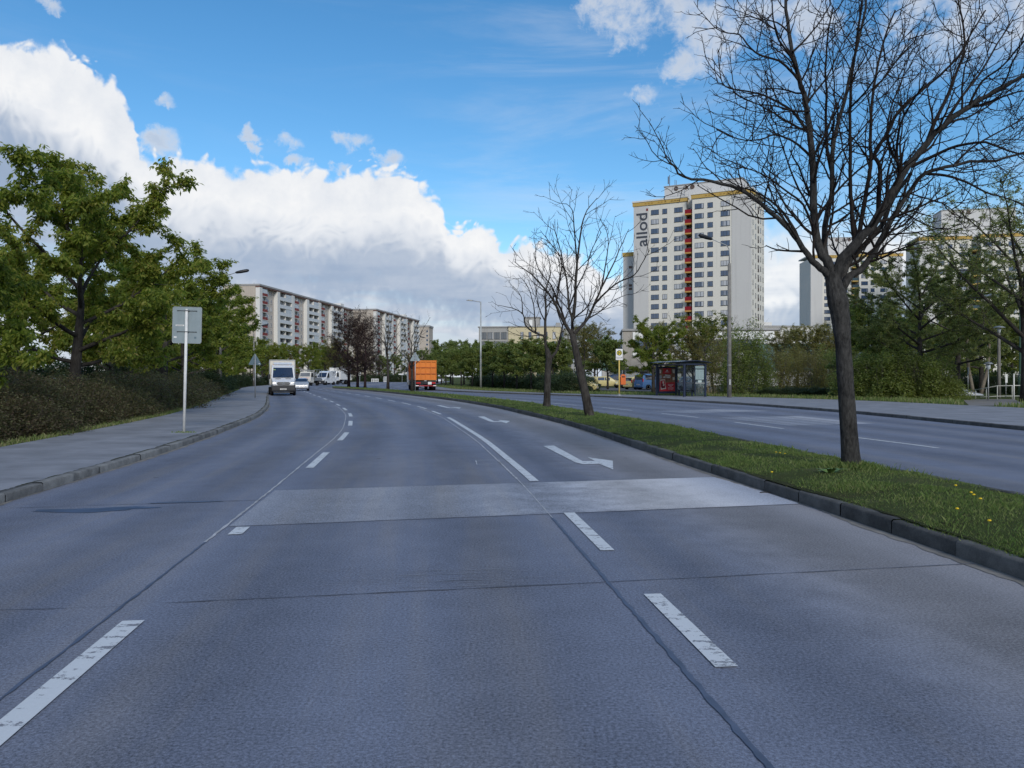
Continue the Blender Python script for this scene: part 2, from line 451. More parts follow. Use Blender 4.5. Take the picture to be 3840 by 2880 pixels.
def smooth_line(pts, win=4.0):
    a = np.array(pts, float)
    x = np.interp(YD, a[:, 0], a[:, 1])
    k = int(win / (YD[1] - YD[0])); ker = np.hanning(2 * k + 1); ker /= ker.sum()
    e0 = x[0] + (np.arange(-k, 0)) * (x[1] - x[0]); e1 = x[-1] + (np.arange(1, k + 1)) * (x[-1] - x[-2])
    return np.convolve(np.concatenate([e0, x, e1]), ker, 'valid')
LX = {k: smooth_line(v) for k, v in LN.items()}
sl_ml = np.gradient(LX['ML'], YD)
TIP = 111.0
wid = 2.7 * np.sqrt(1 + sl_ml ** 2) * np.clip((TIP + 1 - YD) / 9.0, 0.0, 1.0) ** 0.5
LX['MR'] = LX['ML'] + np.maximum(wid, 0.01)
def X_(k, Y): return float(np.interp(Y, YD, LX[k]))
def slope(k, Y): return (X_(k, Y + .5) - X_(k, Y - .5))
def head(k, Y):   # unit direction along a line, away from the viewer
    d = Vector((slope(k, Y), 1, 0)); return d.normalized()
def off(k, Y, d):  # point beside a line, d metres to its right
    h = head(k, Y); return Vector((X_(k, Y) + h.y * d, Y - h.x * d, 0))
YS = np.concatenate([np.arange(-14, 60, 0.5), np.arange(60, 262.1, 1.5)])

# ---------------------------------------------------------------- ground materials
def roadmat(name, base, tint, slab=0.0):
    m, t, b = newmat(name)
    p = t.pos()
    u = t.new('ShaderNodeUVMap').outputs[0]; ux, uy, _ = t.xyz(u)
    sp = t.noise(p, 55, 3, 0.7); sp2 = t.noise(p, 150, 2, 0.6)
    big = t.noise(p, 0.35, 5, 0.6); mid = t.noise(p, 2.3, 6, 0.65)
    lane = t.m('FRACT', ux)
    tr = t.m('COSINE', t.m('MULTIPLY', lane, 4 * math.pi))          # two wheel tracks per lane, polished darker
    st = t.noise(t.comb(t.m('MULTIPLY', ux, 7.0), t.m('MULTIPLY', uy, 0.12)), 1.0, 5, 0.6)
    k = t.m('ADD', 1.0, t.m('MULTIPLY', t.m('SUBTRACT', big, 0.5), 0.55))
    k = t.m('ADD', k, t.m('MULTIPLY', t.m('SUBTRACT', mid, 0.5), 0.42))
    k = t.m('ADD', k, t.m('MULTIPLY', tr, 0.13))
    k = t.m('ADD', k, t.m('MULTIPLY', t.m('SUBTRACT', st, 0.5), 0.40))
    k = t.m('ADD', k, t.mapr(sp, 0.32, 0.68, -0.44, 0.44))
    k = t.m('ADD', k, t.mapr(sp2, 0.32, 0.68, -0.26, 0.26))
    lt = t.mapr(t.vor(p, 30.0), 0.0, 0.09, 0.55, 0.0); k = t.m('ADD', k, t.m('MULTIPLY', lt, t.mapr(sp2, 0.45, 0.6, 0, 1)))
    dk = t.mapr(t.vor(p, 0.6), 0.018, 0.036, 0.5, 0.0); k = t.m('SUBTRACT', k, dk)
    edge = t.mapr(t.m('ABSOLUTE', t.m('SUBTRACT', ux, 2.95)), 0.0, 0.40, 0.40, 0.0, True); k = t.m('ADD', k, edge)
    k = t.m('ADD', k, t.m('MULTIPLY', t.mapr(t.m('ABSOLUTE', t.m('SUBTRACT', ux, 2.47)), 0.0, 0.28, 1, 0, True), t.mapr(mid, .35, .65, .02, .22)))
    if slab: k = t.m('ADD', k, t.m('MULTIPLY', t.mapr(t.m('ADD', ux, t.m('MULTIPLY', t.m('SUBTRACT', mid, .5), 1.6)), 1.9, 3.1, 0, 1, True), slab))
    s = t.vm('SCALE', None); s.node.inputs[0].default_value = base; t.nt.links.new(k, s.node.inputs['Scale'])
    warm = t.mix(t.m('MAXIMUM', t.mapr(st, 0.45, 0.72, 0, 0.7), t.mapr(t.m('ABSOLUTE', t.m('SUBTRACT', ux, 2.8)), 0.1, 0.6, 0.9, 0, True)), s, t.mix(1.0, s, tint, 'MULTIPLY'))
    t.nt.links.new(warm, b.inputs['Base Color'])
    b.inputs['Roughness'].default_value = 0.8; b.inputs['Specular IOR Level'].default_value = 0.25
    bn = t.new('ShaderNodeBump'); bn.inputs['Strength'].default_value = 0.35; bn.inputs['Distance'].default_value = 0.006
    t.nt.links.new(t.noise(p, 90, 3, 0.6), bn.inputs['Height']); t.nt.links.new(bn.outputs[0], b.inputs['Normal'])
    return m
M_ROAD = roadmat('asphalt', ROADC, (1.24, 1.07, 0.84))
M_SLAB = roadmat('pale_concrete', tuple(q * 1.58 for q in SLABC), (1.10, 1.0, 0.86), .72); M_SLAB2 = roadmat('pale_concrete_far', tuple(q * 1.6 for q in SLABC), (1.06, 1.0, 0.93))
M_PAVE = mat('pavement_asphalt', (0.24, 0.25, 0.275), 0.85, 0.22, 0.9, spec=0.2, bump=0.3, bscale=60, grime=0.25)
def kerbmat(name, f):
    m, t, b = newmat(name)
    p = t.pos(); n = t.noise(p, 3.5, 6, 0.7); sp = t.noise(p, 90, 3, 0.6)
    oi = t.new('ShaderNodeAttribute', attribute_name='stone'); 
    k = t.m('ADD', t.m('MULTIPLY', n, 0.9), t.m('ADD', t.m('MULTIPLY', sp, 0.45), t.m('MULTIPLY', oi.outputs['Fac'], 0.25)))
    t.nt.links.new(t.ramp(k, [(0.45, (0.06 * f, 0.06 * f, 0.057 * f)), (0.75, (0.16 * f, 0.16 * f, 0.155 * f)), (1.0, (0.26 * f, 0.26 * f, 0.25 * f))]), b.inputs['Base Color'])
    b.inputs['Roughness'].default_value = 0.9; b.inputs['Specular IOR Level'].default_value = 0.2
    return m
M_KERB = kerbmat('kerb_stone', 1.05); M_KERBD = kerbmat('kerb_stone_dark', .52); M_KERBM = kerbmat('kerb_stone_old', .55)  # median kerbs get a darker tone of the same stone
def soilmat(name, c0, c1, c2):
    m, t, b = newmat(name)
    p = t.pos(); n = t.noise(p, 1.2, 7, 0.68); f = t.noise(p, 35, 4, 0.7)
    k = t.m('ADD', t.m('MULTIPLY', n, 0.6), t.m('MULTIPLY', f, 0.4))
    t.nt.links.new(t.ramp(k, [(0.36, c0), (0.5, c1), (0.64, c2)]), b.inputs['Base Color'])
    b.inputs['Roughness'].default_value = 1.0; b.inputs['Specular IOR Level'].default_value = 0.05
    bn = t.new('ShaderNodeBump'); bn.inputs['Strength'].default_value = 1.0; bn.inputs['Distance'].default_value = 0.05
    t.nt.links.new(f, bn.inputs['Height']); t.nt.links.new(bn.outputs[0], b.inputs['Normal'])
    return m
M_TURF = soilmat('turf', (0.075, 0.065, 0.035), (0.070, 0.095, 0.032), (0.12, 0.125, 0.060))
M_SOIL = soilmat('leaf_litter', (0.025, 0.022, 0.014), (0.05, 0.047, 0.027), (0.085, 0.075, 0.042))
def paintmat():
    m, t, b = newmat('road_paint')
    p = t.pos(); n = t.noise(p, 9, 7, 0.75); f = t.noise(p, 70, 3, 0.7)
    streak = t.noise(t.scale(p, (2.0, 14.0, 1)), 1.0, 5, 0.7)
    k = t.m('ADD', t.m('ADD', t.m('MULTIPLY', n, 0.5), t.m('MULTIPLY', f, 0.2)), t.m('MULTIPLY', streak, 0.45))
    a = t.mapr(k, 0.512, 0.535, 0, 1)
    pc = t.mix(t.mapr(f, 0.3, 0.7, 0, 0.3), (0.62, 0.65, 0.67), (0.46, 0.49, 0.52))
    t.nt.links.new(t.mix(a, (0.20, 0.21, 0.235), pc), b.inputs['Base Color'])
    b.inputs['Roughness'].default_value = 0.7; b.inputs['Specular IOR Level'].default_value = 0.3
    return m
M_PAINT = paintmat()
M_TAR = mat('joint_tar', (0.085, 0.110, 0.165), 0.6, 0.25, 6, spec=0.3)
M_JOINT = mat('joint_sealant', (0.42, 0.43, 0.45), 0.8, 0.4, 4)
M_CRACK = mat('joint_gap', (0.095, 0.105, 0.13), 0.9, 0.4, 5)

# ---------------------------------------------------------------- sheets
def sheet(name, cols, ys, z, m, uv=None):
    """cols: list of (key or array, u)"""
    n = len(cols); V = []; U = []
    arr = [np.interp(ys, YD, LX[c]) if isinstance(c, str) else c for c in cols]
    for i, y in enumerate(ys):
        for j in range(n): V.append((arr[j][i], y, z)); U.append((uv[j] if uv else j, y))
    V = np.array(V); idx = np.arange(len(ys) * n).reshape(len(ys), n)
    Q = np.stack([idx[:-1, :-1], idx[:-1, 1:], idx[1:, 1:], idx[1:, :-1]], -1).reshape(-1, 4)
    me = np_mesh(name, V, Q, m)
    ul = me.uv_layers.new(name='UVMap')
    U = np.array(U, np.float32); ul.data.foreach_set('uv', U[Q.ravel()].ravel())
    return struct(link(name, me))
sheet('road', ['KL', 'J1', 'J2', 'ML', 'MR', 'R1', 'KR'], YS, 0.0, M_ROAD, [0, 1, 2, 3, 4, 5, 6.6])
# land under and around everything, out to the horizon
mb = MB(); xs = [-3000, -600, -200, -60, 0, 60, 200, 600, 3000]; ysg = [-400, -100, 0, 60, 120, 300, 600, 1200, 3500]
for i in range(8):
    for j in range(8): mb.quad((xs[i], ysg[j], -0.06), (xs[i + 1], ysg[j], -0.06), (xs[i + 1], ysg[j + 1], -0.06), (xs[i], ysg[j + 1], -0.06))
struct(mb.build('ground', M_TURF))
def arr_off(k, d): 
    s_ = np.gradient(LX[k], YD); q = np.sqrt(1 + s_ ** 2)
    return np.interp(YS, YD, LX[k] + d * q)
LB = arr_off('KL', -3.45)
sheet('left_pavement', [LB, arr_off('KL', -1.7), arr_off('KL', -0.14)], YS, 0.118, M_PAVE)
sheet('left_verge', [LB - 120, LB - 30, LB - 8, LB - 3, LB], YS, 0.108, M_SOIL)
PBv = np.interp(YS, YD, LX['PB'])
sheet('right_pavement', [arr_off('KR', 0.14), (arr_off('KR', .14) + PBv) / 2, PBv], YS, 0.118, M_PAVE)
sheet('right_verge', [PBv, PBv + 3, PBv + 9, PBv + 40, PBv + 200], YS, 0.108, M_TURF)
def sweep(name, k, side, y0, y1, m, top=0.12, wdt=0.15, stone=1.0):
    """kerb stones: side=+1 body lies to the right of the line"""
    ys = np.arange(y0, y1, stone / 2); V = []; Q = []; at = []
    rng = random.Random(5)
    prof = [(0.0, -0.05), (0.0, top - 0.02), (0.018, top), (wdt, top), (wdt, -0.05)]
    n = len(prof); vi = 0; i = 0
    y = y0
    while y < y1:
        dz = rng.uniform(-.006, .006); dx = rng.uniform(-.006, .006); rv = rng.random()
        L = stone * (1 if y < 60 else 2.5); q = [y + 0.006, y + L / 2, y + L - 0.006]
        base = len(V)
        for yy in q:
            h = head(k, yy)
            for (a, z) in prof:
                d = side * (a + dx); V.append((X_(k, yy) + h.y * d, yy - h.x * d, z + dz)); at.append(rv)
        for r_ in range(2):
            for j in range(n - 1):
                Q.append((base + r_ * n + j, base + r_ * n + j + 1, base + (r_ + 1) * n + j + 1, base + (r_ + 1) * n + j))
        y += L
    me = np_mesh(name, np.array(V), np.array(Q), m)
    a = me.attributes.new('stone', 'FLOAT', 'POINT'); a.data.foreach_set('value', np.array(at, np.float32))
    return struct(link(name, me))
sweep('left_kerb', 'KL', -1, -12, 255, M_KERB)
sweep('right_kerb', 'KR', 1, -12, 255, M_KERBM)
sweep('median_kerb', 'ML', 1, -12, 110, M_KERBD, top=0.15)
sweep('median_far_kerb', 'MR', -1, -12, 110, M_KERBD, top=0.15)
# median soil, gently humped
ysm = np.concatenate([np.arange(-12, 60, 0.5), np.arange(60, 111, 1.0)])
def msec(f): return np.interp(ysm, YD, LX['ML'] + (LX['MR'] - LX['ML']) * f)
V = []; n = 9; rng = np.random.default_rng(3)
for j in range(n):
    f = 0.03 + 0.94 * j / (n - 1); X = msec(f)
    z = 0.135 + 0.07 * math.sin(math.pi * j / (n - 1)) + rng.normal(0, .008, len(ysm)) * (0 < j < n - 1)
    V.append(np.stack([X, ysm, z], -1))
V = np.stack(V, 1).reshape(-1, 3); idx = np.arange(len(ysm) * n).reshape(len(ysm), n)
Q = np.stack([idx[:-1, :-1], idx[:-1, 1:], idx[1:, 1:], idx[1:, :-1]], -1).reshape(-1, 4)
struct(link('median_strip', np_mesh('median_strip', V, Q, M_TURF, smooth=True)))

# ---------------------------------------------------------------- markings, joints, slab
def strip_along(mb, k, y0, y1, o0, o1, z, step=0.4, jit=0.0, rng=None):
    ys = np.linspace(y0, y1, max(2, int((y1 - y0) / step) + 1)); b = len(mb.v)
    for y in ys:
        j0 = rng.uniform(-jit, jit) if jit else 0; j1 = rng.uniform(-jit, jit) if jit else 0
        a, c = off(k, y, o0 + j0), off(k, y, o1 + j1)
        mb.v.append((a.x, a.y, z)); mb.v.append((c.x, c.y, z))
    for i in range(len(ys) - 1):
        mb.f.append((b + 2 * i, b + 2 * i + 1, b + 2 * i + 3, b + 2 * i + 2)); mb.m.append(0)
mb = MB()
d1 = [(2.0, 5.12), (7.93, 8.33)] + [(13.76 + 5.93 * i, 13.76 + 5.93 * i + 2.8) for i in range(0, 16)]
for a, c in d1: strip_along(mb, 'J1', a, c, 0.13, 0.27, 0.008)
d2 = [(1.0, 2.0), (4.3, 5.75), (7.2, 9.2)] + [(33.5, 36.6), (39.2, 42.4), (45, 48.4)] + [(51 + 6.0 * i, 54 + 6.0 * i) for i in range(0, 9)]
for a, c in d2: strip_along(mb, 'J2', a, c, 0.18, 0.31, 0.008)
strip_along(mb, 'J2', 12.0, 30.8, 0.16, 0.30, 0.008)
for i in range(12):
    y = 17.6 + i * 6.6
    strip_along(mb, 'R1', y, y + 3.4, -0.06, 0.06, 0.008)
struct(mb.build('lane_marking', M_PAINT))
# turn arrows
ar = [(1435, 378), (1490, 376), (1640, 457), (1703, 456), (1665, 437), (1795, 455), (1797, 500), (1724, 471), (1640, 473), (1600, 463)]
g0 = G(1000 + .7233 * 1435, 1400 + .7233 * 378)
loc = []
for (x, y) in ar:
    q = G(1000 + .7233 * x, 1400 + .7233 * y) - g0; loc.append((q.x, q.y))
th0 = math.atan(slope('J2', 15.5))
for (px, py, yy) in ((1434.5, 378, 15.5), (1095, 225, 28), (880, 167, 41)):
    p0 = G(1000 + .7233 * px, 1400 + .7233 * py); th = th0 - math.atan(slope('J2', yy))
    mb = MB(); mb.poly([(p0.x + x * math.cos(th) - y * math.sin(th), p0.y + x * math.sin(th) + y * math.cos(th), 0.008) for x, y in loc][::-1])
    struct(mb.build('arrow_marking', M_PAINT))
# pale repaired concrete slab across two lanes, and two on the far carriageway
def patch(name, pts, z=0.004, m=None):
    n = 8; V = []; U = []
    a, b, c, d = [Vector(q) for q in pts]
    for i in range(n + 1):
        for j in range(n + 1):
            q = a.lerp(b, j / n).lerp(d.lerp(c, j / n), i / n); V.append((q.x, q.y, z)); U.append((1 + 2.3 * j / n, q.y))
    idx = np.arange((n + 1) ** 2).reshape(n + 1, n + 1)
    Q = np.stack([idx[:-1, :-1], idx[:-1, 1:], idx[1:, 1:], idx[1:, :-1]], -1).reshape(-1, 4)
    me = np_mesh(name, np.array(V), Q, m or M_SLAB); ul = me.uv_layers.new(name='UVMap')
    U = np.array(U, np.float32); ul.data.foreach_set('uv', U[Q.ravel()].ravel())
    return struct(link(name, me))
patch('concrete_slab', [(-3.02, 8.40, 0), (X_('ML', 9.9) - .03, 9.9, 0), (X_('ML', 12.6) - .03, 12.55, 0), (-3.33, 11.05, 0)])
patch('concrete_slab', [G(2700, 1566), G(3010, 1560), G(3290, 1588), G(2960, 1596)], 0.003, M_SLAB2)
patch('concrete_slab', [G(2440, 1541), G(2700, 1535), G(2900, 1541), G(2600, 1550)], 0.003, M_SLAB2)
rng = random.Random(11)
mb = MB(); strip_along(mb, 'J2', -2, 8.9, -0.016, 0.016, 0.006, 0.06, 0.008, rng); strip_along(mb, 'J1', -2, 7.6, -0.011, 0.011, 0.006, 0.08, 0.007, rng)
struct(mb.build('tar_joint', M_TAR))
mb = MB(); strip_along(mb, 'J2', 12.3, 40, -0.014, 0.014, 0.006, 0.10, 0.010, rng); strip_along(mb, 'J1', 7.6, 44, -0.013, 0.013, 0.006, 0.1, 0.009, rng)
strip_along(mb, 'J2', 8.9, 12.3, -0.006, 0.006, 0.0075, 0.1, 0.004, rng)
struct(mb.build('sealed_joint', M_JOINT))
def cross(mb, a, b, w, z=0.006, jit=0.006):
    a, b = Vector(a), Vector(b); n = max(4, int((b - a).length / 0.12)); dd = (b - a).normalized(); nn = Vector((-dd.y, dd.x, 0)); base = len(mb.v)
    for i in range(n + 1):
        q = a.lerp(b, i / n) + nn * rng.uniform(-jit, jit); ww = w * rng.uniform(.25, 1.0) / 2
        mb.v.append((q.x + nn.x * ww, q.y + nn.y * ww, z)); mb.v.append((q.x - nn.x * ww, q.y - nn.y * ww, z))
    for i in range(n): mb.f.append((base + 2 * i, base + 2 * i + 1, base + 2 * i + 3, base + 2 * i + 2)); mb.m.append(0)
mb = MB()
cross(mb, (-2.45, 5.55, 0), (.73, 6.12, 0), .022); cross(mb, (.75, 6.12, 0), (3.95, 6.72, 0), .02); cross(mb, (-5.6, 5.2, 0), (-2.7, 5.46, 0), .012)
cross(mb, (-6.2, 9.55, 0), (-3.2, 10.2, 0), .026); cross(mb, (-3.02, 8.38, 0), (3.6, 9.86, 0), .02); cross(mb, (-3.3, 11.07, 0), (3.3, 12.57, 0), .012)
for i in range(9):
    y = 16.5 + 5.2 * i
    for a, c in (('KL', 'J1'), ('J1', 'J2'), ('J2', 'ML')):
        cross(mb, (X_(a, y - 1), y - .5, 0), (X_(c, y), y + .45, 0), .014)
for i in range(10):
    y = 14 + 6.0 * i; cross(mb, (X_('MR', y), y, 0), (X_('R1', y), y + .3, 0), .016); cross(mb, (X_('R1', y + 2), y + 2, 0), (X_('KR', y + 2), y + 2.8, 0), .016)
struct(mb.build('cross_joint', M_CRACK))
mb = MB()
for i in range(46):
    g = G(rng.uniform(1250, 2120), rng.uniform(2135, 2205)); L_ = rng.uniform(.15, .7)
    if abs(g.y - (5.55 + (g.x + 2.45) * .18)) < .03: continue
    cross(mb, (g.x - L_ / 2, g.y - L_ * .07, 0), (g.x + L_ / 2, g.y + L_ * .07, 0), .006, .0048, .002)
struct(mb.build('scuff_mark', mat('scuff', (.24, .255, .29), .9, .3, 8)))
# moss creeping over the median kerb, dust and grit along its foot
M_MOSS = soilmat('kerb_moss', (0.03, 0.035, 0.018), (0.055, 0.065, 0.028), (0.09, 0.085, 0.05))
M_DUST = mat('kerb_dust', (0.21, 0.20, 0.185), .95, .35, 3)
def ragged(mb, k, y0, y1, inner, lo, hi, z, step=.07):
    ys = np.arange(y0, y1, step); b = len(mb.v); w_ = lo
    for y in ys:
        w_ = min(max(w_ + rng.uniform(-.022, .022), lo), hi); a, c = off(k, y, inner), off(k, y, w_)
        mb.v.append((a.x, a.y, z)); mb.v.append((c.x, c.y, z))
    for i in range(len(ys) - 1): mb.f.append((b + 2 * i, b + 2 * i + 1, b + 2 * i + 3, b + 2 * i + 2)); mb.m.append(0)
mb = MB(); ragged(mb, 'ML', 3, 50, .17, .03, .15, .1625); struct(mb.build('kerb_moss', M_MOSS))
mb = MB(); ragged(mb, 'ML', 3, 50, .0, -.13, -.02, .0045); struct(mb.build('kerb_dust', M_DUST))
mb = MB()
for y_ in (11.5, 14.2, 17.6, 19.4, 23.0, 26.5, 31, 36, 42, 49, 57):
    a_, c_ = off('KL', y_ + .5, -3.4), off('KL', y_, -.2); cross(mb, a_, c_, .022, .1225, .012)
struct(mb.build('pavement_joint', mat('pavement_crack', (.085, .09, .10), .9, .3, 6)))
mb = MB(); ragged(mb, 'KL', 6, 60, -.15, -.20, -.155, .1225); struct(mb.build('pavement_edge', M_MOSS))
mb = MB(); ragged(mb, 'KL', 6, 45, .0, .02, .12, .0045); struct(mb.build('kerb_dust', M_DUST))
# drain cover outline and a tar stain
mb = MB()
q = [G(1000 + .7233 * a, 1400 + .7233 * b) for a, b in ((1085, 452), (1205, 449), (1212, 470), (1090, 473))]
for i in range(4): cross(mb, q[i], q[(i + 1) % 4], .025)
struct(mb.build('repair_outline', M_JOINT))
mb = MB(); c0 = Vector((-5.0, 9.45, .005)); n = 26
mb.poly([(c0.x + (0.62 + .16 * math.sin(3 * a) + rng.uniform(-.08, .08)) * math.cos(a), c0.y + (.17 + rng.uniform(-.05, .05)) * math.sin(a) + .12 * math.cos(a), .005) for a in [2 * math.pi * i / n for i in range(n)]])
mb.poly([(-3.25 - .9 + .9 * math.cos(a) * .5, 10.02 + .09 * math.cos(a) + .06 * math.sin(a), .0055) for a in [2 * math.pi * i / 12 for i in range(12)]])
struct(mb.build('tar_stain', mat('tar_stain', (0.07, 0.10, 0.17), .45, .3, 3)))
# asphalt car park behind the stop, footpath at the far right, cross street at the bend
M_LOT = mat('car_park_asphalt', (0.12, 0.12, 0.125), .9, .2, .5)
mb = MB(); mb.quad((3, 100, .112), (16, 78, .112), (46, 84, .112), (40, 134, .112)); struct(mb.build('car_park', M_LOT))
mb = MB(); mb.quad((23.6, 40.6, .114), (26.4, 40.2, .114), (33.2, 52, .114), (30.0, 52.4, .114)); struct(mb.build('footpath', mat('path_paving', (.19, .18, .17), .9, .2, 1.5)))
# ---------------------------------------------------------------- grass
M_GRASS = leafmat('grass_blade', [(0.085, 0.145, 0.044), (0.140, 0.210, 0.062), (0.215, 0.260, 0.095), (0.34, 0.31, 0.18)], 0.45, 0.6)
def blades(rng, X, Y, Z, h, w, lean=0.35):
    n = len(X); a = rng.uniform(0, 2 * np.pi, n); b = rng.uniform(0, 2 * np.pi, n)
    l = rng.uniform(0.1, 1.0, n) * lean * h
    px, py = np.cos(a) * w / 2, np.sin(a) * w / 2
    base = np.stack([X, Y, Z], -1)
    V = np.empty((n, 4, 3))
    V[:, 0] = base + np.stack([-px, -py, 0 * px], -1); V[:, 1] = base + np.stack([px, py, 0 * px], -1)
    mid = base + np.stack([np.cos(b) * l * .35, np.sin(b) * l * .35, h * .6], -1)
    V[:, 2] = mid + np.stack([px * .7, py * .7, 0 * px], -1)
    V[:, 3] = base + np.stack([np.cos(b) * l, np.sin(b) * l, h], -1)
    return V.reshape(-1, 3)
def grass_obj(name, V):
    n = len(V) // 4
    return link(name, np_mesh(name, V, np.arange(n * 4).reshape(n, 4), M_GRASS))
rng = np.random.default_rng(7)
def median_pts(y0, y1, n):
    Y = rng.uniform(y0, y1, n); f = np.where(rng.random(n) < .2, rng.choice([0.045, .96], n) + rng.normal(0, .012, n), rng.uniform(0.03, 0.97, n))
    a = np.interp(Y, YD, LX['ML']); c = np.interp(Y, YD, LX['MR'])
    Z = 0.13 + 0.07 * np.sin(np.pi * np.clip((f - .03) / .94, 0, 1))
    return a + (c - a) * f, Y, Z, f
VV = []
def clump(X, Y, s): # cheap patchiness
    return 0.5 + 0.5 * np.sin(X * 2.1 * s + 3 * np.sin(Y * 1.3 * s)) * np.cos(Y * 1.7 * s + 2 * np.sin(X * .9 * s))
for (y0, y1, n, hh, ww) in ((3, 9, 34000, .036, .005), (9, 15, 34000, .040, .007), (15, 26, 24000, .046, .012), (26, 45, 18000, .055, .022), (45, 111, 16000, .075, .045)):
    X, Y, Z, f = median_pts(y0, y1, n)
    c = clump(X, Y, 1.0); h = hh * (0.35 + 0.9 * c ** 1.5 + rng.random(n) * .5)
    tall = rng.random(n) < 0.03; h = np.where(tall, h * 1.9, h)
    keep = (c + rng.normal(0, .18, n)) > .22; X, Y, Z, h = X[keep], Y[keep], Z[keep], h[keep]; n = len(X)
    VV.append(blades(rng, X, Y, Z - .01, h, ww * rng.uniform(.6, 1.3, n), .8))
# long tuft at the foot of the big tree
n = 2600; r = np.abs(rng.normal(0, .26, n)) + .12; a = rng.uniform(0, 2 * np.pi, n)
VV.append(blades(rng, 5.21 + r * np.cos(a), 12.1 + r * np.sin(a), np.full(n, .18), rng.uniform(.06, .20, n) * np.exp(-r * 1.2), np.full(n, .008), .7))
tag(grass_obj('median_grass', np.concatenate(VV)), 'short green grass covering the median between the kerbs', 'grass', kind='stuff')
VV = []
n = 26000; Y = rng.uniform(34, 125, n); X = np.interp(Y, YD, LX['PB']) + np.abs(rng.normal(0, 2.6, n)) + .02
fx = 23.3 + (Y - 40.4) * .57; keep = ~((X > fx - .1) & (X < fx + 3.1) & (Y > 39.5) & (Y < 53)); X, Y = X[keep], Y[keep]; n = len(X)
VV.append(blades(rng, X, Y, np.full(n, .10), rng.uniform(.08, .3, n), rng.uniform(.02, .06, n), .5))
tag(grass_obj('verge_grass', np.concatenate(VV)), 'rough grass behind the far pavement and bus stop', 'grass', kind='stuff')
n = 16000; Y = rng.uniform(8, 90, n); X = np.interp(Y, YS, LB) - np.abs(rng.normal(0, .28, n)) + .03
VV = [blades(rng, X, Y, np.full(n, .10), rng.uniform(.03, .14, n), rng.uniform(.006, .02, n) * (1 + Y / 40), .7)]
tag(grass_obj('shrub_edge_grass', np.concatenate(VV)), 'thin weeds and grass between the shrubs and the near pavement', 'grass', kind='stuff')
# dandelions and a dock leaf rosette on the median
M_DAND = mat('dandelion_petals', (0.75, 0.52, 0.02), .7, .1, 8); M_STEM = mat('green_stem', (.10, .17, .04), .6, .15, 10)
dn = [(2908, 1706, 'beside the row of yellow dots nearest the second bare tree'), (2926, 1709, 'middle one of the yellow row in the short grass'), (2946, 1712, 'end one of the yellow row in the short grass'), (2895, 1783, 'growing alone close to the median kerb'), (3580, 1835, 'in the grass farthest from the kerb'),
      (3640, 1863, 'first of the trio in thick grass'), (3655, 1872, 'middle of the trio in thick grass'), (3680, 1887, 'last of the trio in thick grass'), (3588, 1925, 'low one nearer the kerb below the trio'), (3705, 1972, 'just above the kerb edge')]
for i, (px, py, l) in enumerate(dn):
    g = G(px, py, .23); g.z = 0
    d_ = thing('dandelion', 'yellow dandelion ' + l, 'dandelion', (g.x, g.y, .17), i * 1.3, 'dandelions in the median grass')
    mb = MB(); mb.tube([(0, 0, 0), (.005, 0, .06), (.01, .004, .105)], [.003, .003, .003], 5); mb.build('stem', M_STEM, d_)
    mb = MB(); mb.lathe([(.004, .1), (.016, .107), (.018, .112), (.011, .119), (0.001, .121)], 12, (.01, .004, 0)); mb.build('flower', M_DAND, d_)
g = G(3112, 1775, .2)
d_ = thing('dock_plant', 'broad pale green weed leaves beside the big tree foot', 'weed', (g.x, g.y, .17))
for i in range(9):
    a = i * 2.4; L = .16 + .05 * (i % 3); mb = MB(); up = .55 + .12 * (i % 4)
    pts = []
    for (s_, wv) in ((0, .008), (.3, .03), (.65, .036), (1, .003)):
        p = Vector((math.cos(a) * L * s_, math.sin(a) * L * s_, L * up * (s_ * 1.6 - s_ * s_))); q = Vector((-math.sin(a), math.cos(a), 0)) * wv
        pts += [p - q, p + q]
    mb.add(pts, [(0, 1, 3, 2), (2, 3, 5, 4), (4, 5, 7, 6)]); mb.build('leaf', M_STEM, d_)
g = G(2850, 1850)
mb = MB(); mb.tube([(0, 0, .012), (.05, .03, .013), (.11, .02, .012), (.15, -.02, .012)], [.006, .007, .006, .004], 6)
o = mb.build('fallen_twig', mat('twig_bark', (.04, .03, .022), .9, .2, 9)); o.location = (g.x, g.y, 0); tag(o, 'small curved twig lying on the pale concrete slab', 'twig')
# ---------------------------------------------------------------- materials for made things
M_GALV = mat('galvanised_steel', (.36, .38, .39), .5, .15, 6, metal=.5, grime=.3)
M_WPOST = mat('white_painted_post', (.66, .67, .66), .5, .10, 5, grime=.55)
M_SIGNB = mat('sign_back_grey', (.23, .285, .31), .5, .10, 2.5, metal=.0, grime=.25)
M_SIGND = mat('sign_back_dark', (.10, .15, .18), .5, .10, 3)
M_BLACK = mat('black_plastic', (.012, .013, .016), .5, .2, 6)
M_LAMPH = mat('lamp_housing', (.018, .02, .024), .45, .2, 6)
M_CONC = mat('concrete_pole', (.20, .195, .185), .9, .25, 3, spec=.15, bump=.3, bscale=50, grime=.4)
M_WHITE = mat('white_enamel', (.74, .75, .74), .4, .05, 3)
M_YPOLE = mat('yellow_pole', (.62, .46, .13), .5, .12, 4, grime=.2)
M_YSIGN = mat('sign_yellow', (.72, .55, .03), .5, .05, 3)
M_GRN = mat('sign_green', (.012, .05, .022), .5, .05, 3)
M_ORNG = mat('orange_bin', (.62, .13, .022), .5, .12, 4, grime=.15)
M_NAVY = mat('shelter_paint', (.018, .030, .062), .35, .15, 3)
M_RED = mat('poster_red', (.50, .025, .035), .35, .08, 2)
M_WOOD = mat('poster_wood', (.26, .12, .065), .45, .35, 6)
M_CREAM = mat('poster_cream', (.70, .62, .52), .4, .1, 6)
M_DRED = mat('dark_red', (.16, .012, .02), .5, .2, 5)
M_TEXT = mat('lettering_white', (.80, .78, .76), .5, .03, 3)
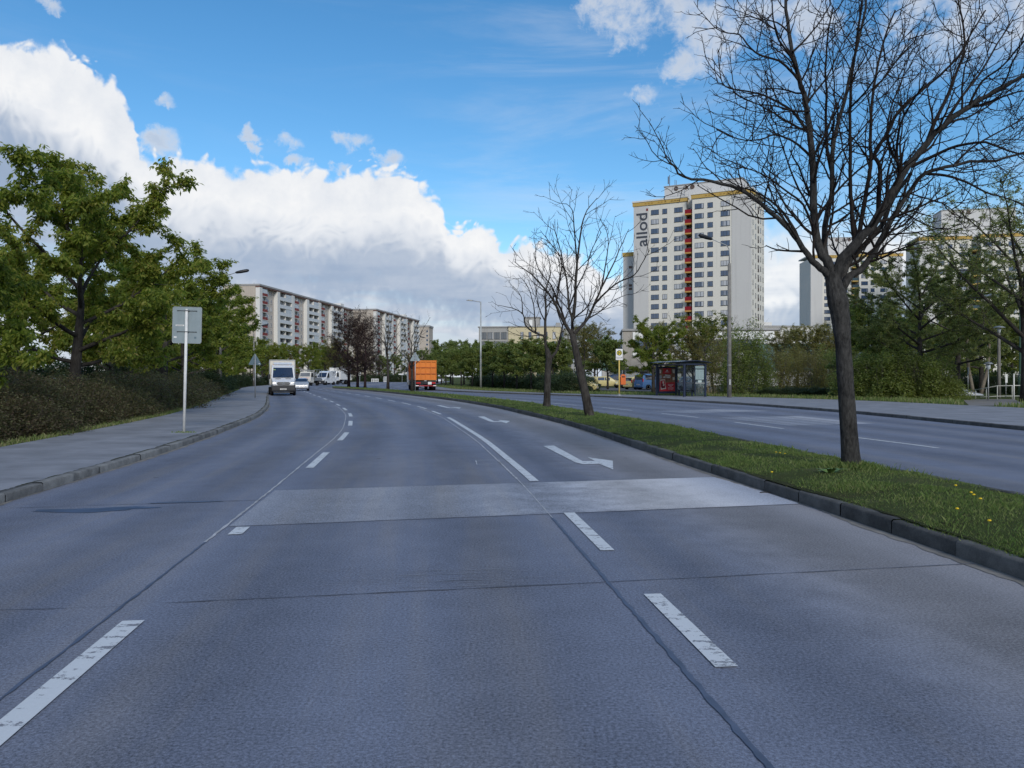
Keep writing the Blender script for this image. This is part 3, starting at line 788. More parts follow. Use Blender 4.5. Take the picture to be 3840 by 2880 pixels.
M_DTEXT = mat('lettering_dark', (.03, .035, .05), .5, .1, 3)
M_LGLASS = mat('frosted_lamp_glass', (.55, .6, .65), .25, .05, 3)
def clearglass(name, tint=(.90, .94, .94)):
    m, t, b = newmat(name)
    tr = t.new('ShaderNodeBsdfTransparent'); tr.inputs[0].default_value = (*tint, 1)
    b.inputs['Base Color'].default_value = (.25, .3, .32, 1)
    b.inputs['Roughness'].default_value = .05; b.inputs['Specular IOR Level'].default_value = .6
    n = t.noise(t.coord(), 2.0, 4)
    fr = t.new('ShaderNodeLayerWeight'); fr.inputs[0].default_value = .25
    mx = t.new('ShaderNodeMixShader')
    t.nt.links.new(t.m('ADD', t.m('MULTIPLY', fr.outputs['Fresnel'], .35), t.mapr(n, .3, .7, .02, .07)), mx.inputs[0])
    t.nt.links.new(tr.outputs[0], mx.inputs[1]); t.nt.links.new(b.outputs[0], mx.inputs[2])
    t.nt.links.new(mx.outputs[0], m.node_tree.nodes['Material Output'].inputs[0])
    return m
M_PANE = clearglass('shelter_glass')
def text_mesh(s, size, name, m, depth=.004, spacing=1.0, bold=0.0):
    c = bpy.data.curves.new(name, 'FONT'); c.body = s; c.size = size; c.extrude = depth; c.space_character = spacing
    c.align_x = 'CENTER'; c.align_y = 'CENTER'; c.offset = bold
    o = bpy.data.objects.new(name, c); COL.objects.link(o)
    bpy.context.view_layer.update()
    me = bpy.data.meshes.new_from_object(o.evaluated_get(bpy.context.evaluated_depsgraph_get()))
    bpy.data.objects.remove(o); bpy.data.curves.remove(c)
    me.materials.clear(); me.materials.append(m); me.name = name
    return me
PVZ = .118
# ---------------------------------------------------------------- sign boards
def rrect(w, h, r, n=5):
    pts = []
    for cx, cz, a0 in ((w / 2 - r, h / 2 - r, 0), (-w / 2 + r, h / 2 - r, 90), (-w / 2 + r, -h / 2 + r, 180), (w / 2 - r, -h / 2 + r, 270)):
        for i in range(n + 1):
            a = R(a0 + 90 * i / n); pts.append((cx + r * math.cos(a), cz + r * math.sin(a)))
    return pts
g = G(690, 1622, PVZ)
s_ = thing('sign_board', 'grey back of a rectangular traffic sign on a leaning white post', 'sign', g)
s_.rotation_euler = (0, R(1.25), R(4))
mb = MB(); mb.tube([(0, 0, -.1), (0, 0, 3.27)], .038, 16); mb.cyl((0, 0, 3.27), (0, 0, 3.285), .040, n=16); mb.build('post', M_WPOST, s_, True)
mb = MB(); rw_ = random.Random(2)
for i in range(90):
    a_ = rw_.uniform(0, 6.28); r_ = rw_.uniform(.04, .22); h_ = rw_.uniform(.015, .05); x_, y_ = r_ * 1.5 * math.cos(a_), r_ * .6 * math.sin(a_); mb.add([(x_ - .012, y_, 0), (x_ + .012, y_, 0), (x_ + .004, y_ + .01, h_)], [(0, 1, 2)])
wd_ = mb.build('moss_tuft', M_GRASS); wd_.location = (g.x, g.y, .1195); tag(wd_, 'thin ring of weeds and moss round the foot of the leaning white sign post', 'weeds', kind='stuff')
zc = 2.86
mb = MB(); mb.prism([(x, z + zc) for x, z in rrect(.755, .965, .05)], .050, .056); pl = mb.build('plate', M_SIGNB, s_)
mb = MB(); pr = [(x, z + zc) for x, z in rrect(.755, .965, .05)]
mb.tube([(x, .05, z) for x, z in pr + pr[:1]], .006, 6); mb.build('plate_rim', M_GALV, pl)
for z in (3.24, 2.68):
    mb = MB(); mb.box((0, .046, z), (.50, .010, .016)); mb.tube([(.042 * math.cos(a), .042 * math.sin(a), z) for a in [R(q * 30) for q in range(13)]], .010, 6)
    for x in (-.245, .245, -.055, .055): mb.cyl((x, .045, z), (x, .028, z), .012, n=8)
    mb.build('clamp', M_BLACK, s_)
mb = MB(); mb.box((-.185, .0485, 2.85), (.22, .002, .035)); mb.build('sticker', M_WHITE, pl)
mb = MB(); mb.box((-.30, .0485, 2.535), (.075, .002, .035)); mb.build('sticker', M_WHITE, pl)
mb = MB(); mb.box((.22, .0485, 2.53), (.055, .002, .05)); mb.build('sticker', M_SIGND, pl)
mb = MB()
for i in range(9): mb.box((-.265 + i * .02, .0470, 2.85), (.011, .001, .018))
mb.build('print', M_DTEXT, pl)
def tri_sign(name, label, px, py, z0, top_z, rz, m, mp, w=.9):
    g = G(px, py, z0); o = thing(name, label, 'sign', g, rz)
    mb = MB(); mb.tube([(0, 0, -.1), (0, 0, top_z)], .038, 10); mb.build('post', mp, o, True)
    h = w * .86; c = top_z - .45
    pr = []
    for k in range(3):
        a0 = R(90 + 120 * k)
        for j in (-18, 0, 18): pr.append(((w / 2 / .866 - .03) * math.cos(a0) * .95 + .05 * math.cos(a0 + R(j * 3)), c + (w / 2 / .866 - .03) * math.sin(a0) * .95 + .05 * math.sin(a0 + R(j * 3))))
    mb = MB(); mb.prism(pr, .045, .053); mb.build('plate', m, o)
    for z in (c + .12, c - .16): mb = MB(); mb.box((0, .040, z), (.22, .012, .025)); mb.build('clamp', M_BLACK, o)
    mb = MB(); mb.box((.30, .042, c - .19), (.07, .002, .05)); mb.build('sticker', M_WHITE, o)
    return o
tri_sign('warning_sign', 'dark back of a triangular sign on grey post by the parked vans', 957, 1492, PVZ, 3.05, R(38), M_SIGND, M_GALV)
tri_sign('warning_sign', 'back of a triangular sign on the median before the orange truck', 1557, 1473.5, .15, 3.6, R(18), M_SIGNB, M_GALV)

# ---------------------------------------------------------------- street lamps
def black_lamp(label, base, hgt, adir, reach, rise=.9, group='tall street lamps with black heads', mp=None, conc=.84):
    o = thing('street_lamp', label, 'street lamp', base, 0, group)
    a = Vector((adir[0], adir[1], 0)).normalized(); zc = hgt * conc
    mb = MB(); mb.tube([(0, 0, -.1), (0, 0, zc)], [.165, .11], 14); mb.build('pole', mp or M_CONC, o, True)
    mb = MB(); mb.tube([(0, 0, 2.3), (0, 0, 2.35)], [.158, .158], 12); mb.build('collar', M_GALV, o)
    mb = MB(); mb.box((0, -.14, 1.1), (.11, .06, .4)); mb.build('access_door', M_GALV, o)
    pts = [Vector((0, 0, zc - .02)), Vector((0, 0, hgt - .95))]
    for q in (25, 50, 72): pts.append(Vector((0, 0, hgt - .95)) + a * .45 * (1 - math.cos(R(q))) + Vector((0, 0, .45 * math.sin(R(q)))))
    end = a * reach + Vector((0, 0, hgt - .15)); pts.append(end)
    mb = MB(); mb.tube(pts, [.045, .042, .04, .038, .035, .03], 8); mb.build('arm', M_GALV, o, True)
    dirn = (a + Vector((0, 0, .22))).normalized(); side = Vector((-a.y, a.x, 0)); up = dirn.cross(side) * -1
    mb = MB(); rings = [(-.12, .06, .05), (-.02, .13, .10), (.35, .17, .14), (.85, .17, .14), (1.0, .13, .09), (1.04, .05, .04)]; b = []
    n = 10; vs = []; fs = []
    for (s__, rw, rh) in rings:
        for j in range(n):
            q = 2 * math.pi * j / n; vs.append(end + dirn * s__ + side * rw * math.cos(q) + up * rh * math.sin(q))
    for i in range(len(rings) - 1):
        for j in range(n): fs.append((i * n + j, i * n + (j + 1) % n, (i + 1) * n + (j + 1) % n, (i + 1) * n + j))
    fs += [tuple(range(n))[::-1], tuple(range(len(vs) - n, len(vs)))]
    mb.add(vs, fs); mb.build('lamp_head', M_LAMPH, o, True)
    return o
hk = head('KR', 57)
black_lamp('concrete street lamp with black head beside the bus shelter', G(2735, 1490, PVZ), 11.5, (-hk.y, hk.x), 1.55)
black_lamp('concrete street lamp rising out of the chestnut trees, its black head above the flats', G(825, 1478, PVZ), 10.6, (1, .25), 1.35)
black_lamp('small distant street lamp low against the first balcony block', (-43.0, 131, .1), 10.2, (1, .3), 1.3)
black_lamp('distant street lamp before the far end tower, right behind the orange truck', (XA(1623, 177), 177, .1), 10.5, (-1, .1), 2.0)
black_lamp('far away street lamp between the bare median trees', (XA(1504, 277), 277, 0), 9.3, (1, .1), 1.8)
g = G(1803, 1459, PVZ); o = thing('street_lamp', 'grey steel street lamp with short flat arm in front of the cream block', 'street lamp', g)
mb = MB(); mb.tube([(0, 0, -.1), (0, 0, 3.2), (0, 0, 10.55)], [.13, .11, .07], 12); mb.build('pole', mat('pale_steel', (.42, .44, .43), .5, .1, 3, metal=.3), o, True)
mb = MB(); mb.tube([(.05, 0, 10.5), (-.5, 0, 10.6), (-1.05, 0, 10.68)], [.05, .045, .04], 8); mb.build('arm', M_GALV, o, True)
mb = MB(); mb.prism([(-1.0, 10.62), (-1.02, 10.78), (-1.5, 10.82), (-1.72, 10.76), (-1.74, 10.68)], -.14, .14); mb.build('lamp_head', M_GALV, o, bevel=.03)
def post_lantern(label, base, hgt, hw, mp, dish=True, group='park lanterns', tall=False):
    o = thing('park_lamp', label, 'park lamp', base, 0, group)
    r = .13 if tall else .045
    mb = MB(); mb.tube([(0, 0, -.1), (0, 0, hgt)], [r, r * .7], 10); mb.build('pole', mp, o, True)
    mb = MB(); mb.lathe([(.03, hgt), (.10, hgt + .05), (.14, hgt + .38), (.03, hgt + .4)], 12); mb.build('lantern_glass', M_LGLASS, o, True)
    mb = MB(); mb.lathe([(.02, hgt + .52), (hw * .6, hgt + .47), (hw, hgt + .39), (hw * .98, hgt + .37), (.05, hgt + .40)], 16); mb.build('lamp_cap', M_GALV, o, True)
    return o
post_lantern('tall concrete post with wide white cap above the handrail', (XA(3746, 55), 55, .1), 4.55, .40, M_CONC, tall=True)
post_lantern('slim park lamp with flat cap beside the handrail', (XA(3706, 50.5), 50.5, .1), 1.95, .30, M_GALV)
post_lantern('park lamp standing behind the second bare tree', (XA(2151, 118), 118, .1), 3.6, .28, M_GALV)
post_lantern('thin park lamp with white cap before the teal building', (XA(2952, 105), 105, .1), 4.4, .30, M_GALV)
g = Vector((XA(3831, 57), 57, .1)); o = thing('sign_mast', 'stout green steel mast at the edge of the frame', 'mast', g)
M_GREENP = mat('green_mast_paint', (.07, .13, .085), .6, .2, 4, grime=.3)
mb = MB(); mb.tube([(0, 0, -.1), (0, 0, 1.6), (0, 0, 1.62), (0, 0, 8)], [.24, .22, .17, .12], 14); mb.build('mast', M_GREENP, o, True)
mb = MB(); mb.tube([(0, 0, 1.56), (0, 0, 1.66)], [.235, .235], 14); mb.build('collar', M_GALV, o, True)
# handrail by the footpath
o = thing('handrail', 'pale steel handrail along the sunken footpath', 'handrail', (0, 0, 0))
M_RAIL = mat('rail_paint', (.50, .52, .48), .5, .1, 5)
ra, rb, rc_ = Vector((XA(3620, 55), 55, .55)), Vector((XA(3740, 52), 52, 1.0)), Vector((XA(3905, 52.5), 52.5, 1.05))
mb = MB(); mb.tube([ra, rb, rc_], .028, 8); mb.build('top_rail', M_RAIL, o, True)
mb = MB(); mb.tube([rb + Vector((-.9, .4, -.75)), rb + Vector((0, 0, -.68)), rc_ + Vector((0, 0, -.72))], .022, 8); mb.build('lower_rail', M_RAIL, o, True)
for i in range(7):
    q = ra.lerp(rb, i / 3) if i < 4 else rb.lerp(rc_, (i - 3) / 3)
    mb = MB(); mb.tube([(q.x, q.y, .0), (q.x, q.y, q.z)], .026, 8); mb.build('post', M_RAIL, o, True)
q = Vector((XA(3802, 51.5), 51.5, 0)); o = thing('bollard_post', 'single thin white post standing taller than the handrail', 'post', q)
mb = MB(); mb.tube([(0, 0, 0), (0, 0, 1.75)], .045, 10); mb.build('shaft', M_WPOST, o, True); mb = MB(); mb.lathe([(.05, 1.75), (.05, 1.79), (.001, 1.81)], 10); mb.build('cap', M_WPOST, o, True)
for (px, Y, w_, h_, top, lab, m_) in ((3630, 62, .35, .55, 2.3, 'small grey sign back on thin post by the pale leaning trunks', M_SIGND), (3772, 56, .25, .62, 1.75, 'narrow pale notice on thin post behind the handrail', M_WPOST)):
    o = thing('small_sign', lab, 'sign', (XA(px, Y), Y, .05), R(50) if m_ is M_SIGND else R(25))
    mb = MB(); mb.tube([(0, 0, 0), (0, 0, top)], .03, 8); mb.build('post', M_GALV, o, True); mb = MB(); mb.box((0, -.04, top - h_ / 2), (w_, .01, h_)); mb.build('plate', m_, o)

# ---------------------------------------------------------------- bus stop pole, bin, shelter
g = G(2322, 1483, PVZ); RZS = R(16.9)
o = thing('bus_stop_sign', 'white bus stop plate with yellow and green H disc on yellow pole', 'bus stop sign', g, R(8))
mb = MB(); mb.tube([(0, 0, -.05), (0, 0, 2.80)], .055, 14); mb.build('pole', M_YPOLE, o, True)
mb = MB(); mb.lathe([(.20, 0), (.20, .03), (.09, .05), (.085, .12), (.06, .13)], 14); mb.build('foot', M_GALV, o, True)
mb = MB(); mb.box((0, -.01, 3.25), (.56, .05, .88)); pl = mb.build('plate', M_WHITE, o, bevel=.01)
mb = MB(); mb.box((0, -.01, 3.25), (.60, .03, .92)); mb.build('plate_frame', M_DTEXT, o, bevel=.01)
def disc(r0, r1, y, z, n=28):
    mb = MB(); vs = [(r * math.cos(2 * math.pi * i / n), y, z + r * math.sin(2 * math.pi * i / n)) for r in ((r0, r1) if r0 else (r1,)) for i in range(n)]
    if r0: mb.add(vs, [(i, (i + 1) % n, n + (i + 1) % n, n + i) for i in range(n)])
    else: mb.add(vs, [tuple(range(n))[::-1]])
    return mb
disc(0, .215, -.040, 3.38).build('disc', M_YSIGN, pl); disc(.165, .212, -.044, 3.38).build('ring', M_GRN, pl)
mb = MB()
for x in (-.07, .07): mb.box((x, -.046, 3.38), (.058, .004, .24))
mb.box((0, -.0465, 3.38), (.14, .004, .058)); mb.build('letter', M_GRN, pl)
mb = MB(); mb.box((0, -.037, 3.06), (.56, .003, .012)); mb.box((0, -.037, 2.95), (.50, .003, .010))
rngt = random.Random(3)
for row, zz in ((0, 3.015), (1, 2.90)):
    x = -.24
    while x < .12 + .08 * row:
        ww = rngt.uniform(.012, .03); mb.box((x + ww / 2, -.038, zz), (ww, .003, .022)); x += ww + .008
mb.box((.20, -.038, 3.0), (.07, .003, .06)); mb.build('line_print', M_DTEXT, pl)
o = thing('litter_bin', 'orange hooded litter bin hung on the yellow bus stop pole', 'litter bin', (g.x, g.y, PVZ), R(8))
mb = MB(); mb.prism([(x, z + 1.30) for x, z in [(.09, -.42), (.11, -.44), (.47, -.44), (.49, -.42), (.49, .20), (.46, .30), (.39, .37), (.29, .40), (.19, .37), (.12, .30), (.09, .20)]], -.17, .17); b_ = mb.build('bin_body', M_ORNG, o, bevel=.03)
mb = MB(); mb.box((.29, -.172, 1.48), (.24, .012, .10)); mb.build('slot', M_BLACK, b_)
[MB().box((.07, 0, z_), (.06, .1, .05)).build('bracket', M_GALV, o) for z_ in (1.5, 1.0)]
mb = MB(); mb.tube([(.10, 0, .86), (.48, 0, .86)], .02, 6); mb.build('hinge', M_BLACK, b_)

o = thing('bus_shelter', 'dark blue glass bus shelter with red poster case', 'bus shelter', (12.7, 58.0, PVZ), RZS)
Lh, Dp = 4.35, 1.75   # local x: away from kerb, local y: away from viewer
for (x, y) in ((0, 0), (0, Lh), (Dp, 0), (Dp, Lh)):
    mb = MB(); mb.box((x, y, 1.22), (.14, .14, 2.5)); mb.lathe([(.13, -.02), (.13, .02), (.02, .03)], 8, (x, y, 0)); mb.build('post', M_NAVY, o, bevel=.012)
for y in (1.45, 2.9):
    mb = MB(); mb.box((Dp, y, 1.25), (.08, .06, 2.4)); mb.build('post', M_NAVY, o, bevel=.008)
# roof: shallow barrel with ribs and glazed panels
prof = []
for i in range(9):
    x = -.38 + (Dp + .68) * i / 8; prof.append((x, 2.50 + .20 * math.sin(math.pi * (.18 + .72 * i / 8))))
mb = MB(); mb.prism(prof + [(x, z - .045) for x, z in prof[::-1]], -.38, Lh + .38); rf = mb.build('roof', M_NAVY, o, True, bevel=.006)
rf.data.polygons.foreach_set('use_smooth', [False] * len(rf.data.polygons))
for k in range(3):
    y0, y1 = -.22 + k * 1.62, -.22 + k * 1.62 + 1.48
    mb = MB(); q = [(x + (.08 if i == 0 else (-.08 if i == 8 else 0)), z + .012) for i, (x, z) in enumerate(prof)]
    mb.add([(x, y0, z) for x, z in q] + [(x, y1, z) for x, z in q], [(i, i + 9, i + 10, i + 1) for i in range(8)]); mb.build('roof_panel', mat('roof_acrylic', (.30, .34, .40), .25, .1, 2), rf)
mb = MB(); mb.bb((-.3, -.06, 2.36), (Dp + .1, .06, 2.48)); mb.bb((-.3, Lh - .06, 2.36), (Dp + .1, Lh + .06, 2.48)); mb.bb((-.06, .07, 2.34), (.06, Lh - .07, 2.47)); mb.bb((Dp - .06, .07, 2.34), (Dp + .06, Lh - .07, 2.47)); mb.build('roof_beam', M_NAVY, o, bevel=.008)
for (y0, y1) in ((.08, 1.40), (1.50, 2.85), (2.95, Lh - .08)):
    mb = MB(); mb.bb((Dp - .006, y0, .12), (Dp + .006, y1, 2.3)); mb.build('glass_panel', M_PANE, o)
mb = MB(); mb.bb((.9, -.006, .12), (Dp - .08, .006, 2.3)); mb.build('glass_panel', M_PANE, o)
mb = MB(); mb.bb((.86, -.02, .10), (.90, .02, 2.34)); mb.bb((.9, -.02, .10), (Dp - .07, .02, .14)); mb.build('glass_frame', M_NAVY, o)
mb = MB(); mb.bb((.90, -.035, .98), (Dp - .075, -.012, 1.05)); mb.build('rail', M_GALV, o)
mb = MB(); mb.bb((Dp - .045, .08, .98), (Dp - .02, Lh - .08, 1.04)); mb.build('rail', M_GALV, o)
mb = MB(); mb.bb((Dp - .55, 1.1, .42), (Dp - .12, 3.5, .47)); bn = mb.build('bench', M_BLACK, o, bevel=.012)
for y in (1.3, 2.3, 3.3): mb = MB(); mb.bb((Dp - .42, y - .03, 0), (Dp - .30, y + .03, .418)); mb.build('bench_leg', M_NAVY, bn)
# timetable case on the near end of the back wall, turned to the pavement
mb = MB(); mb.bb((Dp - .80, .03, 1.28), (Dp - .10, .055, 2.02)); tt = mb.build('timetable', mat('timetable_paper', (.50, .56, .58), .5, .08, 4), o)
mb = MB(); mb.bb((Dp - .83, .056, 1.24), (Dp - .07, .07, 2.06)); mb.build('timetable_frame', M_NAVY, tt)
mb = MB(); mb.bb((Dp - .85, .03, 2.10), (Dp - .08, .05, 2.28)); mb.build('name_strip', mat('strip_grey', (.38, .44, .46), .5, .1, 4), o)
mb = MB(); mb.bb((Dp - .58, .03, 1.06), (Dp - .28, .05, 1.23)); mb.build('notice', M_WHITE, o)
mb = MB()
for i in range(12):
    for j in range(2): mb.bb((Dp - .76 + j * .34, .027, 1.92 - i * .05), (Dp - .76 + j * .34 + .22 + .05 * ((i * 7 + j) % 3), .0295, 1.935 - i * .05))
mb.build('timetable_print', mat('faint_print', (.30, .36, .40), .6, .1, 3), tt)
# poster case: far end wall, faces the viewer
pc = MB(); pc.bb((.11, Lh - .09, .16), (Dp - .11, Lh + .09, 2.30)); pcase = pc.build('poster_case', M_NAVY, o, bevel=.015)
yf = Lh - .094
def pq(u0, v0, u1, v1, m, k, name='print_area'):
    X0, X1, Z0, Z1 = .20, Dp - .20, .34, 2.16
    mb = MB(); y = yf - .0022 * k
    x0, x1, z0, z1 = X0 + (X1 - X0) * u0, X0 + (X1 - X0) * u1, Z1 - (Z1 - Z0) * v1, Z1 - (Z1 - Z0) * v0
    mb.quad((x0, y, z0), (x1, y, z0), (x1, y, z1), (x0, y, z1)); return mb.build(name, m, pcase)
def pp(pts, m, k, name='print_area'):
    X0, X1, Z0, Z1 = .20, Dp - .20, .34, 2.16
    mb = MB(); mb.poly([(X0 + (X1 - X0) * u, yf - .0022 * k, Z1 - (Z1 - Z0) * v) for u, v in pts]); return mb.build(name, m, pcase)
pq(0, 0, 1, 1, M_WOOD, 1, 'poster')
pp([(.22, 0), (.74, 0), (.72, .05), (.78, .25), (.17, .25), (.25, .06)], M_RED, 2)
pq(0, .68, 1, 1, M_RED, 2); pp([(0, .75), (0, .60), (.45, .63), (1, .60), (1, .69), (0, .69)], M_RED, 3)
pp([(.82, .05), (1, .04), (1, .22), (.86, .20)], M_CREAM, 2); pp([(0, .04), (.12, .10), (.08, .22), (0, .22)], M_CREAM, 2); pp([(.0, .31), (.10, .28), (.17, .40), (.08, .46), (0, .44)], mat('poster_grey', (.33, .33, .32), .5, .5, 30), 2); pp([(.84, .40), (.98, .38), (.99, .5), (.86, .52)], M_CREAM, 2)
for u, v in ((.46, .51), (.62, .48)): pp([(u + .04 * math.cos(a), v + .028 * math.sin(a)) for a in [2 * math.pi * i / 14 for i in range(14)]], M_DRED, 3)
pp([(.03, .50), (.34, .48), (.42, .90), (.08, .93)], M_CREAM, 4); pp([(.05, .54), (.33, .52), (.38, .80), (.08, .82)], M_RED, 5); pp([(.09, .68), (.20, .66), (.34, .72), (.36, .86), (.12, .88)], M_DRED, 6); pp([(.18, .58), (.26, .56), (.28, .66), (.22, .72)], M_CREAM, 6); pp([(.22, .70), (.32, .69), (.30, .76), (.22, .77)], M_CREAM, 7)
pp([(.42, .14), (.44, .09), (.49, .06), (.54, .08), (.55, .14), (.50, .14), (.49, .10), (.46, .12), (.46, .14)], M_TEXT, 4, 'logo')
Xc = lambda u: .20 + (Dp - .40) * u
Zc = lambda v: 2.16 - 1.82 * v
tx = lambda s, size, u, v, b=0.0: inst(text_mesh(s, size, 'lettering', M_TEXT, .002, 1.0, b), 'lettering', pcase, (Xc(u), yf - .014, Zc(v)), (R(90), 0, 0))
tx('Gönn', .20, .52, .315, .006); tx('dir was!', .20, .47, .385, .006)
rngt = random.Random(8); mb = MB()
for (u0, u1, v, hgt_) in ((.34, .62, .165, .016), (.55, .90, .70, .016), (.56, .86, .745, .016), (.64, .80, .79, .016), (.54, .90, .86, .020), (.56, .66, .92, .01), (.70, .88, .92, .01)):
    u = u0
    while u < u1:
        du = rngt.uniform(.012, .03); mb.bb((Xc(u), yf - .012, Zc(v) - hgt_), (Xc(min(u + du, u1)), yf - .0105, Zc(v) + hgt_)); u += du + .008
mb.build('small_print', M_TEXT, pcase)
# ---------------------------------------------------------------- far small things at the bend
o = thing('barrier', 'low white barrier frame in front of the dark hedge at the bend', 'barrier', (XA(1406, 222), 222, 0.1))
mb = MB(); mb.bb((-1.0, -.05, .2), (1.0, .05, .38)); mb.build('board', M_WHITE, o); mb = MB(); mb.bb((-1.0, -.05, .75), (1.0, .05, .95)); mb.build('board', M_WHITE, o)
for x in (-.92, -.3, .3, .92): mb = MB(); mb.bb((x - .08, -.06, 0), (x + .08, .06, .97)); mb.build('post', M_WHITE, o)
o = thing('utility_cabinet', 'pale grey utility cabinet beside the white barrier', 'cabinet', (XA(1444, 225), 225, .1))
mb = MB(); mb.bb((-.45, -.25, 0), (.45, .25, 1.45)); mb.build('body', M_WPOST, o, bevel=.03); mb = MB(); mb.bb((-.50, -.3, 1.45), (.50, .3, 1.55)); mb.build('lid', M_WHITE, o); mb = MB(); mb.bb((-.40, -.262, .15), (.40, -.251, 1.35)); mb.build('door', M_GALV, o)
o = thing('bus_stop_sign', 'distant bus stop pole with pale plate beyond the white lorry', 'bus stop sign', (XA(1297, 185), 185, .1), R(20), None)
mb = MB(); mb.tube([(0, 0, 0), (0, 0, 2.7)], .07, 8); mb.build('pole', mat('orange_pole', (.65, .33, .08), .5, .1, 4), o); mb = MB(); mb.box((0, 0, 2.75), (.62, .05, .9)); mb.build('plate', M_WHITE, o, bevel=.01)
o = thing('litter_bin', 'distant orange litter bin on the far bus stop pole', 'litter bin', (XA(1301, 185), 185, .1))
mb = MB(); mb.lathe([(.001, .8), (.22, .8), (.22, 1.4), (.15, 1.6), (.001, 1.65)], 10, (.22, 0, 0)); mb.build('bin_body', M_ORNG, o, True); mb = MB(); mb.bb((.1, -.24, 1.3), (.34, -.2, 1.4)); mb.build('slot', M_BLACK, o)
for (px, Y, zt, lab) in ((1349, 175, 2.6, 'small white sign on thin post between the plum trunks'), (1508, 210, 2.2, 'thin post with white street name plate left of the orange truck')):
    o = thing('small_sign', lab, 'sign', (XA(px, Y), Y, .1)); mb = MB(); mb.tube([(0, 0, 0), (0, 0, zt)], .05, 8); mb.build('post', M_GALV, o)
    mb = MB(); mb.box((0 if px < 1400 else -.3, -.06, zt - .4 if px < 1400 else zt), (.5 if px < 1400 else 1.3, .03, .8 if px < 1400 else .28)); mb.build('plate', M_WHITE, o)
for i, (px, lab) in enumerate(((1290, 'white reflector post nearest the far bus stop'),)):
    pass
# ---------------------------------------------------------------- vehicles
def paint(name, col, rough=.28): return mat(name, col, rough, .05, 1.5, spec=.5, coat=.5, grime=.12)
M_VW = paint('van_white', (.72, .74, .76)); M_BOXW = mat('box_body_white', (.66, .64, .58), .5, .06, .8, grime=.15)
M_CY = paint('car_yellow', (.60, .52, .24)); M_CBLUE = paint('car_blue', (.07, .16, .34)); M_CRED = paint('car_maroon', (.20, .02, .045)); M_CSIL = paint('car_silver', (.33, .36, .40)); M_CNAVY = paint('car_navy', (.02, .03, .075)); M_CDK = paint('car_dark', (.03, .032, .036))
M_TYRE = mat('tyre_rubber', (.016, .016, .017), .85, .2, 8, spec=.15); M_RIM = mat('wheel_rim', (.38, .39, .40), .4, .2, 8, metal=.6)
M_VGL = glassmat('vehicle_glass', (.012, .018, .035), .05); M_HEADL = mat('headlight_lens', (.55, .58, .60), .12, .15, 9, spec=.8); M_TAIL = mat('taillight_lens', (.42, .02, .02), .2, .15, 9); M_BUMP = mat('bumper_plastic', (.022, .024, .028), .6, .15, 4)
M_OT = mat('container_orange', (.66, .19, .022), .5, .10, 1.2, grime=.35); M_OTD = mat('container_orange_worn', (.42, .10, .016), .6, .15, 2, grime=.3); M_CHAS = mat('chassis_black', (.02, .018, .02), .7, .3, 3); M_CHRED = mat('rear_bar_red', (.26, .02, .03), .5, .2, 4)
M_HAZ = mat('hazard_red', (.45, .03, .03), .5, .1, 4); M_PLATE = mat('number_plate', (.70, .70, .68), .5, .05, 4); M_AMB = mat('amber_lens', (.6, .22, .02), .3, .1, 6)
def wheel(par, x, y, r, w, side, double=False):
    mb = MB(); n = 20
    pr = [(r * .62, -w / 2), (r * .92, -w / 2), (r, -w * .36), (r, w * .36), (r * .92, w / 2), (r * .62, w / 2)]
    vs = []; fs = []
    for (rr, yy) in pr:
        for j in range(n): a = 2 * math.pi * j / n; vs.append((rr * math.cos(a), yy, rr * math.sin(a)))
    for i in range(len(pr) - 1):
        for j in range(n): fs.append((i * n + j, i * n + (j + 1) % n, (i + 1) * n + (j + 1) % n, (i + 1) * n + j))
    fs.append(tuple(range(n))); fs.append(tuple(range(5 * n, 6 * n))[::-1])
    mb.add(vs, fs); o = mb.build('wheel', M_TYRE, par, True); o.location = (x, y, r)
    mb = MB(); yy = side * (w / 2 + .004)
    vs = [(r * .6 * math.cos(2 * math.pi * j / n), yy - side * .03 * 0, r * .6 * math.sin(2 * math.pi * j / n)) for j in range(n)] + [(r * .25 * math.cos(2 * math.pi * j / n), yy - side * .035, r * .25 * math.sin(2 * math.pi * j / n)) for j in range(n)]
    mb.add(vs, [(j, (j + 1) % n, n + (j + 1) % n, n + j) for j in range(n)] + [tuple(range(n, 2 * n))]); mb.build('rim', M_RIM, o)
    return o
def plate(par, c, rz=0, w=.52, h=.11, marks=True):
    mb = MB(); mb.box(c, (.014, w, h)); p = mb.build('number_plate', M_PLATE, par)
    s = 1 if c[0] > 0 else -1; mb = MB(); r_ = random.Random(int(abs(c[0]) * 100)); y = -w * .40
    while y < w * .40:
        d = r_.uniform(.02, .045); mb.box((c[0] + s * .0085, y + d / 2, c[2]), (.003, d, h * .55)); y += d + .018
    if marks: mb.build('plate_marks', M_DTEXT, p)
